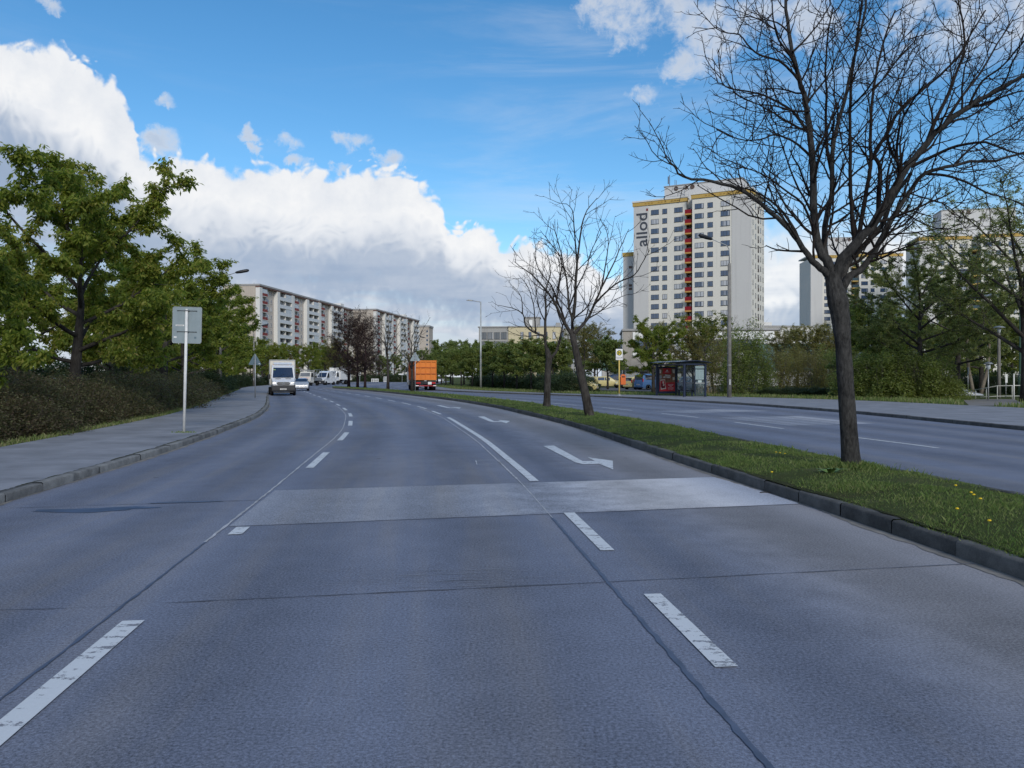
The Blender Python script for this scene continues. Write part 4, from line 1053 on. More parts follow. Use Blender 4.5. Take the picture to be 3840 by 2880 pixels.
def car(name, label, loc, rz, pm, kind='hatch', group=None, cat='car', sc=1.0, roofsign=False):
    o = thing(name, label, cat, loc, rz, group, sc)
    ST = {
     'hatch': (1.60, .27, 2.36, -1.15, 1.18, [(-1.80, .60, .60, .64, .58), (-1.77, .96, .92, .74, .68), (-1.60, 1.38, .95, .78, .62), (-1.35, 1.49, .95, .80, .62), (-.30, 1.53, .93, .80, .63), (.30, 1.47, .92, .80, .61), (1.00, 1.00, .93, .79, .70), (1.50, .88, .86, .76, .66), (1.74, .70, .69, .70, .62), (1.80, .50, .49, .62, .58)], [(-1.28, -.42), (-.36, .32)], (.30, 1.00), (-1.77, -1.60)),
     'estate': (1.72, .30, 2.6, -1.35, 1.36, [(-2.20, .60, .60, .70, .64), (-2.15, .98, .94, .80, .74), (-1.95, 1.36, .97, .84, .66), (-1.6, 1.46, .97, .86, .66), (-.30, 1.48, .95, .86, .67), (.45, 1.40, .94, .86, .65), (1.20, 1.02, .95, .85, .74), (1.85, .90, .87, .82, .70), (2.14, .70, .69, .74, .66), (2.20, .50, .49, .66, .62)], [(-1.62, -.55), (-.46, .46)], (.45, 1.20), (-2.15, -1.95)),
     'mpv': (1.78, .30, 2.6, -1.25, 1.30, [(-2.00, .62, .62, .74, .70), (-1.98, 1.10, 1.05, .84, .80), (-1.88, 1.74, 1.08, .88, .76), (-1.6, 1.82, 1.08, .89, .76), (-.20, 1.84, 1.06, .89, .77), (.55, 1.72, 1.04, .89, .74), (1.20, 1.16, 1.04, .87, .78), (1.72, 1.02, .96, .84, .74), (1.96, .76, .75, .76, .70), (2.02, .52, .51, .70, .66)], [(-1.62, -.50), (-.42, .52)], (.55, 1.20), (-1.98, -1.88)),
    }[kind]
    W, r, wb, xr, xf, st, sw, ws, rw = ST
    mb = MB(); vs = []; fs = []; N = 10
    for (x, top, belt, hw, tw) in st:
        zb = .22 if abs(x) < st[-1][0] - .1 else .30
        half = [(hw * .93, zb), (hw, zb + (belt - zb) * .45), (hw * .985, belt), (tw, top - (.06 if top - belt > .2 else .012)), (tw * .82, top)]
        ring = half + [(-y, z) for y, z in half[::-1]]
        vs += [(x, y, z) for y, z in ring]
    for i in range(len(st) - 1):
        for j in range(N): fs.append((i * N + j, i * N + (j + 1) % N, (i + 1) * N + (j + 1) % N, (i + 1) * N + j))
    fs += [tuple(range(N)), tuple(range((len(st) - 1) * N, len(st) * N))[::-1]]
    mb.add(vs, fs); body = mb.build('body', pm, o, True, bevel=.03)
    xs = [s[0] for s in st]
    ip = lambda x, k: float(np.interp(x, xs, [s[k] for s in st]))
    for sd_ in (-1, 1):
        for (a, b) in sw:
            pts = []
            for x, up in ((a, 0), (b, 0), (b - (.0), 1), (a, 1)):
                hw, tw, be, to = ip(x, 3), ip(x, 4), ip(x, 2), ip(x, 1) - .06
                f0 = .10 if not up else .86
                if up and x == b and b > .2: pass
                y = (hw * .985) * (1 - f0) + tw * f0 + .010; z = be * (1 - f0) + to * f0
                pts.append((x, sd_ * y, z))
            if sd_ < 0: pts = pts
            else: pts = pts[::-1]
            mb = MB(); mb.poly(pts); mb.build('window', M_VGL, o)
        mb = MB(); mb.box((xf - .28 + .22, sd_ * (W / 2 + .06), ip(xf - .3, 2) + .08), (.10, .16, .12)); mb.build('mirror', pm, o, bevel=.03)
        mb = MB(); x0 = st[-2][0] - .05; mb.box((x0 - .02, sd_ * (ip(x0, 3) - .14), ip(x0, 1) - .06), (.16, .24, .14)); mb.build('headlight', M_HEADL, o, bevel=.03)
        x0 = st[1][0]; mb = MB(); mb.box((x0 + .04, sd_ * (ip(x0, 3) - .06), ip(x0, 1) - .02), (.12, .14, .34)); mb.build('taillight', M_TAIL, o, bevel=.03)
        for x in (xr, xf): 
            wheel(o, x, sd_ * (W / 2 - .09), r, .19, sd_)
            mb = MB(); n = 16; mb.add([(x + (r + .055) * math.cos(math.pi * j / n - .0), sd_ * (W / 2 - .012 + .01), r + (r + .055) * math.sin(math.pi * j / n)) for j in range(n + 1)], [tuple(range(n + 1))]); mb.build('wheel_arch', M_BLACK, o)
    for nm, (a, b), dx in (('windscreen', ws, .012), ('rear_window', rw, -.012)):
        pts = []
        for f_ in (.08, .90):
            x = (b + (a - b) * f_) if nm == 'windscreen' else (a + (b - a) * f_)
            for sd_ in (1, -1): pts.append((x + dx, sd_ * (ip(x, 4) - .05), ip(x, 1) + .010))
        mb = MB(); mb.poly([pts[0], pts[1], pts[3], pts[2]]); mb.build(nm, M_VGL, o)
    mb = MB(); mb.box((st[-1][0] - .02, 0, .38), (.10, W * .82, .16)); mb.build('front_bumper', M_BUMP if kind == 'hatch' else pm, o, bevel=.03)
    mb = MB(); mb.box((st[0][0] + .01, 0, .42), (.10, W * .84, .20)); mb.build('rear_bumper', pm, o, bevel=.03)
    plate(o, (st[-1][0] + .04, 0, .42)); plate(o, (st[0][0] - .05, 0, .60))
    return o
def face(dx, dy): return math.atan2(dy, dx)
# --- Vehicles at the near kerb, facing the viewer
def cab_van(name, label, loc, rz, pm, boxbody=True, group=None):
    o = thing(name, label, 'van', loc, rz, group)
    W = 1.96
    prof = [(2.62, .42), (2.70, .60), (2.70, .98), (2.62, 1.16), (1.95, 1.42), (1.72, 1.52), (.98, 2.42), (.55, 2.62), (.10, 2.70), (-.25, 2.72)]
    if boxbody: prof += [(-.25, .42)]
    else: prof += [(-2.9, 2.74), (-3.05, 2.60), (-3.10, .50), (-3.05, .42)]
    tp = lambda x, z: 1.0 - .075 * max(0, (z - 1.25) / 1.4) - (.10 if x > 2.5 else (.03 if x > 1.9 else 0))
    mb = MB(); mb.prism(prof, -W / 2, W / 2, taper=tp); mb.build('body', pm, o, bevel=.05, seg=3)
    if boxbody:
        mb = MB(); mb.bb((-4.1, -1.08, .85), (-.32, 1.08, 3.08)); b_ = mb.build('box_body', M_BOXW, o, bevel=.02)
        for z in (.85, 3.05): 
            mb = MB(); mb.bb((-.335, -1.10, z - .03), (-.26, 1.10, z + .05)); mb.build('edge_trim', M_GALV, b_)
        for y in (-1.06, 1.06): mb = MB(); mb.bb((-.335, y - .035, .93), (-.27, y + .035, 2.97)); mb.build('edge_trim', M_GALV, b_)
        mb = MB(); mb.bb((-4.1, -.4, .5), (-.3, .4, .84)); mb.build('chassis', M_CHAS, o)
        mb = MB(); mb.prism([(.62, 2.66), (.2, 2.84), (-.2, 2.90), (-.22, 2.72)], -.78, .78); mb.build('roof_fairing', pm, o, bevel=.03)
    # windscreen
    a, c = Vector((1.76, 0, 1.535)), Vector((1.02, 0, 2.385)); nrm = Vector((.85, 0, .74)).normalized() * .022
    h0, h1 = W / 2 * (1 - .02) - .10, W / 2 * .945 - .14
    mb = MB(); mb.poly([(a.x + nrm.x, -h0, a.z + nrm.z), (a.x + nrm.x, h0, a.z + nrm.z), (c.x + nrm.x, h1, c.z + nrm.z), (c.x + nrm.x, -h1, c.z + nrm.z)]); wsn = mb.build('windscreen', M_VGL, o)
    e = (c - a) * .02
    mb = MB(); mb.tube([(a.x + .05, -.5, a.z + .03), (a.x - .20, .1, a.z + .30)], .010, 5); mb.tube([(a.x + .05, .25, a.z + .03), (a.x - .20, .8, a.z + .26)], .010, 5); mb.build('wiper', M_BLACK, wsn)
    q = a.lerp(c, .78); mb = MB(); mb.box((q.x + nrm.x * 1.2, -.70, q.z + nrm.z * 1.2), (.02, .20, .12), M=Matrix.Rotation(-math.atan2(.85, .74) + R(90) * 0, 3, 'Y')); mb.build('sticker', mat('sticker_green', (.25, .35, .15), .5, .1, 9), wsn)
    for sd_ in (-1, 1):
        mb = MB(); y = sd_ * (W / 2 - .005)
        pts = [(1.50, y * .99, 1.50), (.35, y * .99, 1.50), (.35, y * .945, 2.30), (.95, y * .945, 2.30)]
        pts = [(x, yy + sd_ * .018, z) for x, yy, z in pts]; mb.poly(pts if sd_ > 0 else pts[::-1]); mb.build('window', M_VGL, o)
        mb = MB(); mb.box((1.45, sd_ * (W / 2 + .17), 1.62), (.14, .22, .42)); mi_ = mb.build('mirror', M_BLACK, o, bevel=.04)
        mb = MB(); mb.prism([(2.70, .98), (2.735, 1.0), (2.70, 1.17), (2.50, 1.255), (2.42, 1.23), (2.62, 1.02)], sd_ * .60, sd_ * .88); mb.build('headlight', M_HEADL, o, bevel=.02)
        mb = MB(); mb.box((1.98, sd_ * .42, 1.445), (.10, .46, .02)); mb.build('bonnet_vent', M_BLACK, o)
        for x in (1.85, -2.35 if boxbody else -1.8): wheel(o, x, sd_ * (W / 2 - .06 if x > 0 or not boxbody else .92), .345, .235 if x > 0 else .42, sd_)
        mb = MB(); n = 14; x = 1.85; mb.add([(x + .42 * math.cos(math.pi * j / n), sd_ * (W / 2 + .004), .36 + .42 * math.sin(math.pi * j / n)) for j in range(n + 1)], [tuple(range(n + 1))]); mb.build('wheel_arch', M_BLACK, o)
    mb = MB(); mb.prism([(2.55, .34), (2.80, .36), (2.82, .50), (2.79, .86), (2.60, .92), (2.52, .90)], -.95, .95); mb.build('bumper', M_BUMP, o, bevel=.04)
    mb = MB(); mb.bb((2.60, -.80, .24), (2.74, .80, .33)); mb.build('lower_lip', M_BUMP, o)
    # grille: dark mouth, three bars, ring emblem with three spokes
    pr = rrect(1.06, .25, .11); mb = MB(); mb.add([(2.715 - .18 * max(0, z), y, 1.035 + z) for y, z in pr], [tuple(range(len(pr)))]); gr = mb.build('grille', M_BLACK, o)
    for z in (-.06, .0, .06): mb = MB(); mb.box((2.722 - .18 * max(0, z), 0, 1.035 + z), (.012, .92, .016)); mb.build('grille_bar', M_GALV, gr)
    mb = MB(); pts = [(2.745, .115 * math.cos(a_), 1.04 + .115 * math.sin(a_)) for a_ in [2 * math.pi * j / 20 for j in range(21)]]; mb.tube(pts, .012, 6)
    for k in range(3): a_ = R(90 + 120 * k); mb.tube([(2.745, 0, 1.04), (2.745, .11 * math.cos(a_), 1.04 + .11 * math.sin(a_))], [.020, .005], 6)
    mb.build('emblem', mat('chrome', (.65, .67, .68), .15, .03, 5, metal=.9), gr)
    plate(o, (2.83, -.02, .56))
    if boxbody:
        for y in (-.75, -.45, .45, .75): mb = MB(); mb.box((.50, y, 2.66), (.10, .09, .05)); mb.build('roof_marker', M_AMB, o)
    return o
# white box van
pv = G(1093, 1485); pv = Vector((XA(1062, 66.5), 66.5, 0)); hv = head('KL', 68)
cab_van('box_van', 'white box van parked half facing, nearest of the parked vehicles', (pv.x - .82, pv.y + 2.6, 0), face(.325, -1), M_VW)
# silver and pale blue patrol type car behind it
car('parked_car', 'silver car with pale blue bonnet half hidden behind the white box van', (XA(1129, 91), 91, 0), face(.30, -1), M_CSIL, 'estate')
# flatbed truck
o = thing('flatbed_truck', 'old white flatbed truck with red and white warning stripes', 'truck', (XA(1150, 140), 141.5, 0), face(-.10, -1))
mb = MB(); mb.prism([(2.0, .55), (2.05, 1.25), (1.95, 1.60), (1.62, 2.42), (1.45, 2.50), (.30, 2.50), (.25, .55)], -1.05, 1.05, taper=lambda x, z: 1 - .06 * max(0, (z - 1.5))); mb.build('cab', M_BOXW, o, bevel=.05)
nv = Vector((.93, 0, .37)) * .02
mb = MB(); mb.poly([(1.93 + nv.x, -.92, 1.66), (1.93 + nv.x, .92, 1.66), (1.68 + nv.x, .86, 2.30), (1.68 + nv.x, -.86, 2.30)]); mb.build('windscreen', glassmat('pale_windscreen', (.16, .17, .18), .1), o)
for k in range(8):
    mb = MB(); y = -.9 + k * .225; mb.add([(2.028, y, 1.34), (2.028, y + .11, 1.34), (2.01, y + .17, 1.48), (2.01, y + .06, 1.48)], [(0, 1, 2, 3)]); mb.build('warning_stripe', M_HAZ, o)
mb = MB(); mb.box((2.06, 0, 1.13), (.03, 1.2, .26)); mb.build('grille', M_BLACK, o, bevel=.01)
for sd_ in (-1, 1):
    mb = MB(); mb.box((2.06, sd_ * .80, 1.12), (.04, .26, .20)); mb.build('headlight', M_HEADL, o, bevel=.02)
    mb = MB(); pts = [(1.70, sd_ * 1.06, 1.60), (.55, sd_ * 1.06, 1.60), (.55, sd_ * 1.02, 2.28), (1.48, sd_ * 1.02, 2.28)]; mb.poly(pts if sd_ > 0 else pts[::-1]); mb.build('window', M_VGL, o)
    mb = MB(); mb.box((1.85, sd_ * 1.28, 1.95), (.10, .18, .40)); mb.build('mirror', M_BLACK, o, bevel=.02)
    wheel(o, 1.25, sd_ * .92, .40, .24, sd_); wheel(o, -2.0, sd_ * .86, .40, .45, sd_)
mb = MB(); mb.bb((1.95, -1.05, .45), (2.14, 1.05, .82)); mb.build('bumper', M_BUMP, o, bevel=.03); plate(o, (2.15, 0, .72))
mb = MB(); mb.bb((-3.6, -.42, .55), (.24, .42, .85)); mb.build('chassis', M_CHAS, o)
mb = MB(); mb.bb((-3.7, -1.10, .92), (.10, 1.10, 1.04)); bd = mb.build('load_bed', M_GALV, o)
for y in (-1.09, 1.09): mb = MB(); mb.bb((-3.7, y - .02, 1.045), (.08, y + .02, 1.45)); mb.build('side_board', M_GALV, bd)
for x in (.05, -1.2, -2.4, -3.6):
    for y in (-1.08, 1.08): mb = MB(); mb.bb((x - .03, y - .03, 1.05), (x + .03, y + .03, 2.85)); mb.build('stake', M_GALV, bd)
mb = MB(); mb.bb((.02, -1.05, 2.70), (.08, 1.05, 2.80)); mb.bb((-3.63, -1.11, 2.86), (.08, -1.05, 2.92)); mb.bb((-3.63, 1.05, 2.86), (.08, 1.11, 2.92)); mb.build('rack_bar', M_GALV, bd)
# panel van and box lorry behind it
cab_van('panel_van', 'white panel van between the flatbed truck and the box lorry', (XA(1213, 151), 152.5, 0), face(-.16, -1), M_VW, False)
o = thing('box_lorry', 'white lorry with tall square box body, last large one of the parked row', 'lorry', (XA(1248, 162), 166, 0), face(-.22, -1))
mb = MB(); mb.prism([(2.9, .75), (2.95, 1.4), (2.88, 1.55), (2.60, 2.55), (2.3, 2.72), (1.2, 2.72), (1.2, .75)], -1.12, 1.12, taper=lambda x, z: 1 - .04 * max(0, z - 1.5)); mb.build('cab', M_VW, o, bevel=.05)
mb = MB(); mb.poly([(2.90, -1.0, 1.62), (2.90, 1.0, 1.62), (2.68, .96, 2.45), (2.68, -.96, 2.45)]); mb.build('windscreen', M_VGL, o)
mb = MB(); mb.box((2.96, 0, 1.18), (.04, 1.1, .30)); mb.build('grille', M_BLACK, o, bevel=.02)
mb = MB(); mb.bb((2.78, -1.12, .45), (2.99, 1.12, .80)); mb.build('bumper', M_VW, o, bevel=.04)
for sd_ in (-1, 1):
    mb = MB(); mb.box((2.97, sd_ * .90, .98), (.05, .28, .20)); mb.build('headlight', M_HEADL, o, bevel=.02)
    mb = MB(); pts = [(2.62, sd_ * 1.13, 1.60), (1.5, sd_ * 1.13, 1.60), (1.5, sd_ * 1.09, 2.45), (2.42, sd_ * 1.09, 2.45)]; mb.poly(pts if sd_ > 0 else pts[::-1]); mb.build('window', M_VGL, o)
    mb = MB(); mb.box((2.72, sd_ * 1.30, 1.95), (.10, .20, .55)); mb.build('mirror', M_BLACK, o, bevel=.02)
    wheel(o, 1.9, sd_ * 1.0, .45, .27, sd_); wheel(o, -2.4, sd_ * .95, .45, .5, sd_)
mb = MB(); mb.bb((-4.4, -1.24, 1.0), (1.1, 1.24, 3.55)); bx = mb.build('box_body', mat('lorry_box', (.72, .72, .70), .5, .05, .7, grime=.12), o, bevel=.02)
mb = MB(); mb.bb((1.11, -1.26, 3.5), (1.14, 1.26, 3.58)); mb.build('edge_trim', M_GALV, bx); mb = MB(); mb.bb((-4.4, -.45, .6), (1.2, .45, .98)); mb.build('chassis', M_CHAS, o)
car('parked_car', 'small white car at the far end of the parked row, just past the lorry', (XA(1284, 168), 169, 0), face(-.25, -1), M_VW, 'hatch')

# --- orange container truck seen from behind on the far carriageway
o = thing('container_truck', 'truck carrying a big ribbed orange container, seen from behind', 'truck', (XA(1597, 91), 91.0, 0), face(-.26, 1))
# local +x forward, rear at x = 0
mb = MB(); mb.bb((.05, -1.20, 1.22), (6.0, 1.20, 3.42)); ct = mb.build('container', M_OT, o, bevel=.02)
for y in (-1.18, -.62, .0, .62, 1.18): mb = MB(); mb.bb((-.03, y - .06, 1.24), (.048, y + .06, 3.36)); mb.build('rib', M_OT, ct, bevel=.015)
for z in (1.28, 1.95, 2.68, 3.36): mb = MB(); mb.bb((-.05, -1.22, z - .05), (-.032, 1.22, z + .05)); mb.build('rib', M_OT if z != 1.95 and z != 2.68 else M_OTD, ct)
for k in range(8): mb = MB(); x = .3 + k * .78; mb.bb((x - .05, 1.202, 1.24), (x + .05, 1.28, 3.40)); mb.bb((x - .05, -1.28, 1.24), (x + .05, -1.202, 3.40)); mb.build('rib', M_OTD, ct)
mb = MB(); mb.bb((-.02, -1.27, 3.425), (6.02, 1.27, 3.50)); mb.build('rim', M_OT, ct)
mb = MB(); mb.bb((.1, -.45, .72), (7.4, .45, 1.18)); mb.build('chassis', M_CHAS, o)
mb = MB(); mb.bb((.02, -1.15, .78), (.12, 1.15, 1.10)); mb.build('rear_panel', M_CHAS, o)
mb = MB(); mb.bb((-.08, -1.2, .50), (.03, 1.2, .64)); mb.build('rear_bar', M_CHRED, o, bevel=.015)
for sd_ in (-1, 1):
    mb = MB(); mb.bb((-.02, sd_ * .62, .80), (.015, sd_ * 1.12, .98)); mb.build('taillight', M_TAIL, o)
    mb = MB(); mb.bb((-.095, sd_ * .85, .53), (-.082, sd_ * 1.19, .62)); mb.build('reflector', M_WHITE, o)
    for x in (.95, 2.3, 6.6): wheel(o, x, sd_ * .98, .50, .50 if x < 3 else .32, sd_)
    mb = MB(); mb.bb((.35, sd_ * .68, .98), (2.9, sd_ * 1.22, 1.06)); mb.build('mudguard', M_BLACK, o)
    mb = MB(); mb.box((7.2, sd_ * 1.38, 2.5), (.14, .22, .65)); mb.build('mirror', M_BLACK, o, bevel=.02)
    mb = MB(); mb.bb((3.4, sd_ * .5, .55), (5.6, sd_ * 1.2, 1.0)); mb.build('side_locker', M_CHAS, o)
mb = MB(); mb.prism([(6.2, .6), (6.2, 3.05), (6.6, 3.25), (7.5, 3.1), (7.95, 1.7), (8.0, .6)], -1.22, 1.22); cb = mb.build('cab', paint('truck_cab', (.55, .50, .42)), o, bevel=.05)
mb = MB(); mb.quad((7.3, 1.225, 1.8), (6.6, 1.225, 1.8), (6.6, 1.225, 2.75), (7.1, 1.225, 2.75)); mb.build('window', M_VGL, o)
mb = MB(); mb.quad((6.6, -1.225, 1.8), (7.3, -1.225, 1.8), (7.1, -1.225, 2.75), (6.6, -1.225, 2.75)); mb.build('window', M_VGL, o)
plate(o, (-.035, -.45, .86), 0, .42, .30); mb = MB(); mb.box((-.0, .05, 1.14), (.02, .28, .05)); mb.build('plate_lamp', M_WHITE, o)
car('passing_car', 'small white car just showing past the orange container truck', (XA(1650, 205), 205, 0), face(-.1, -1), M_VW, 'hatch')
# --- car park
def at_lot(px, Y): return (XA(px, Y), Y, .115)
GY = 'yellow cars in the car park'
car('parked_car', 'yellow car nose poking out from the dark hedge near the pavement', at_lot(2172, 76.5), face(1, -.25), M_CY, 'hatch', GY)
car('parked_car', 'long side view yellow car behind the slim tree by the stop pole', at_lot(2278, 108), face(1, -.12), M_CY, 'hatch', GY, sc=1.02)
car('parked_car', 'yellow car mostly hidden behind another yellow car next to the hedge', at_lot(2240, 113), face(1, -.10), M_CY, 'hatch', GY)
car('parked_car', 'silver car behind the yellow ones, only its upper half showing', at_lot(2222, 124), face(-1, .25), M_CSIL, 'estate')
car('parked_car', 'dark navy car behind the slim tree at the rear of the car park', at_lot(2298, 124), face(-1, .15), M_CNAVY, 'mpv')
car('parked_car', 'yellow car partly behind the orange bin', at_lot(2342, 106), face(-.5, -1), M_CY, 'hatch', GY)
car('parked_car', 'maroon car between two yellow cars', at_lot(2366, 103), face(.4, 1), M_CRED, 'hatch')
car('parked_car', 'yellow car seen from its rear corner beside the blue van', at_lot(2393, 93), face(.75, .55), M_CY, 'hatch', GY)
car('parked_car', 'tall blue car beside the shelter post', at_lot(2445, 91), face(.8, .45), M_CBLUE, 'mpv')
car('parked_car', 'yellow car seen through the shelter glass behind the bench', at_lot(2545, 95), face(1, -.2), M_CY, 'hatch', GY)
car('parked_car', 'silver car seen through the shelter glass under the timetable', at_lot(2602, 84), face(.5, -1), M_CSIL, 'hatch')
car('parked_car', 'dark car at the back of the lot behind the poster', at_lot(2490, 118), face(1, .1), M_CDK, 'estate')
# far right and left background cars
car('parked_car', 'pale blue grey car low behind the grass bank by the handrail', (XA(3575, 64), 64, -.65), face(1, -.15), M_CSIL, 'estate')
car('parked_car', 'white car glimpsed between the trunks at the far right', (XA(3545, 92), 92, .1), face(1, .2), M_VW, 'mpv')
car('parked_car', 'second white car glimpsed behind the pale leaning trunks', (XA(3680, 96), 96, .1), face(-1, .1), M_VW, 'hatch')
car('parked_car', 'silver car glimpsed through the shrubs left of the big chestnut trunk', (XA(190, 46), 46, .1), face(1, .15), M_CSIL, 'estate')
car('parked_car', 'dark car with red tail light glimpsed behind the chestnut trunk', (XA(440, 52), 52, .1), face(-1, -.1), M_CDK, 'estate')
car('parked_car', 'white van like car glimpsed at the far left behind the shrubs', (XA(70, 50), 50, .1), face(1, .1), M_VW, 'mpv')
# ---------------------------------------------------------------- buildings
def wallmat(name, col, stain=.25, panel=None, rough=.85, var=.05):
    m, t, b = newmat(name)
    c = t.coord(); x, y, z = t.xyz(c)
    n = t.noise(c, .12, 4, .6); run = t.noise(t.scale(c, (1.3, 1.3, .05)), 1.0, 5, .65); f = t.noise(c, 1.6, 5, .6)
    k = t.m('ADD', 1.0, t.m('MULTIPLY', t.m('SUBTRACT', n, .5), var * 2))
    k = t.m('ADD', k, t.m('MULTIPLY', t.m('SUBTRACT', f, .5), var * 1.6))
    k = t.m('SUBTRACT', k, t.mapr(run, .52, .78, 0, stain))
    if panel:
        for cc_, p_ in ((t.m('ADD', x, y), panel[0]), (z, panel[1])):
            fr = t.m('FRACT', t.m('DIVIDE', cc_, p_)); k = t.m('SUBTRACT', k, t.m('MULTIPLY', t.m('LESS_THAN', fr, .05 / p_ * 1.5), .14))
    s = t.vm('SCALE', None); s.node.inputs[0].default_value = col; t.nt.links.new(k, s.node.inputs['Scale'])
    t.nt.links.new(s, b.inputs['Base Color']); b.inputs['Roughness'].default_value = rough; b.inputs['Specular IOR Level'].default_value = .2
    return m
W_TOW = wallmat('tower_render', (.68, .665, .61), .16); W_TOWG = wallmat('tower_panel_grey', (.55, .55, .545), .12); W_OCH = wallmat('ochre_band', (.50, .345, .11), .18); W_RED = wallmat('balcony_red', (.235, .014, .024), .12); W_ORA = wallmat('balcony_orange', (.47, .27, .085), .12); W_TEAL = wallmat('balcony_teal', (.05, .085, .105), .1)
W_SLAB = wallmat('slab_beige', (.46, .41, .355), .16, (3.0, 2.8)); W_SLABF = wallmat('slab_facade', (.50, .455, .41), .14); W_PIER = wallmat('pier_white', (.66, .66, .64), .12); W_BALW = wallmat('balcony_white', (.60, .63, .66), .12); W_BALR = wallmat('balcony_brick_red', (.23, .06, .055), .12); W_DARK = wallmat('louvre_dark_grey', (.20, .20, .20), .2)  # W_DARK: plain dark grey of the louvre boxes
W_CREAM = wallmat('cream_render', (.56, .50, .34), .12); W_GRY = wallmat('grey_render', (.34, .34, .33), .15); W_ROOF = wallmat('roof_edge_grey', (.33, .33, .33), .1); W_LIGHT = wallmat('light_render', (.58, .58, .58), .15, (2.4, 50)); W_TURQ = wallmat('turquoise_panel', (.12, .20, .19), .15, (1.5, 50)); W_TILE = wallmat('washed_concrete', (.36, .34, .31), .2)
M_FRM = mat('window_frame_dark', (.05, .055, .065), .5, .1, 3); M_FRW = mat('window_frame_white', (.62, .62, .60), .5, .06, 3)
M_WGL = glassmat('window_glass', (.028, .060, .125), .07, .30); M_DGL = glassmat('balcony_glass', (.05, .065, .08), .1, .3); M_BRN = mat('louvre_brown', (.10, .07, .06), .7, .2, 4)
_wm = {}
def window(par, c, w, h, n, rz=0.0, fm=None, gm=None, name='window', fr=.07):
    key = (round(w, 2), round(h, 2), n, (fm or M_FRM).name, (gm or M_WGL).name)
    if key not in _wm:
        mb = MB(); mb.bb((-w / 2, -.05, -h / 2), (w / 2, .0, -h / 2 + fr)); mb.bb((-w / 2, -.05, h / 2 - fr), (w / 2, .0, h / 2))
        xs = [-w / 2] + ([-w / 2 + w * q for q in {1: [], 2: [.42], 3: [.28, .64], 4: [.25, .5, .75], 5: [.2, .4, .6, .8]}[n]]) + [w / 2]
        for i, x in enumerate(xs):
            a = x if i == 0 else (x - fr if i == len(xs) - 1 else x - fr / 2); mb.bb((a, -.048, -h / 2 + fr), (a + fr, -.002, h / 2 - fr))
        mb.bb((-w / 2 - .05, -.13, -h / 2 - .06), (w / 2 + .05, -.0, -h / 2 - .002))
        g = MB(); g.quad((-w / 2 + .02, -.022, -h / 2 + .02), (w / 2 - .02, -.022, -h / 2 + .02), (w / 2 - .02, -.022, h / 2 - .02), (-w / 2 + .02, -.022, h / 2 - .02))
        _wm[key] = (mb.mesh(name, fm or M_FRM), g.mesh('pane', gm or M_WGL))
    a, g = _wm[key]
    o = inst(a, name, par, c, (0, 0, rz)); inst(g, 'pane', o); return o
FL = 2.74
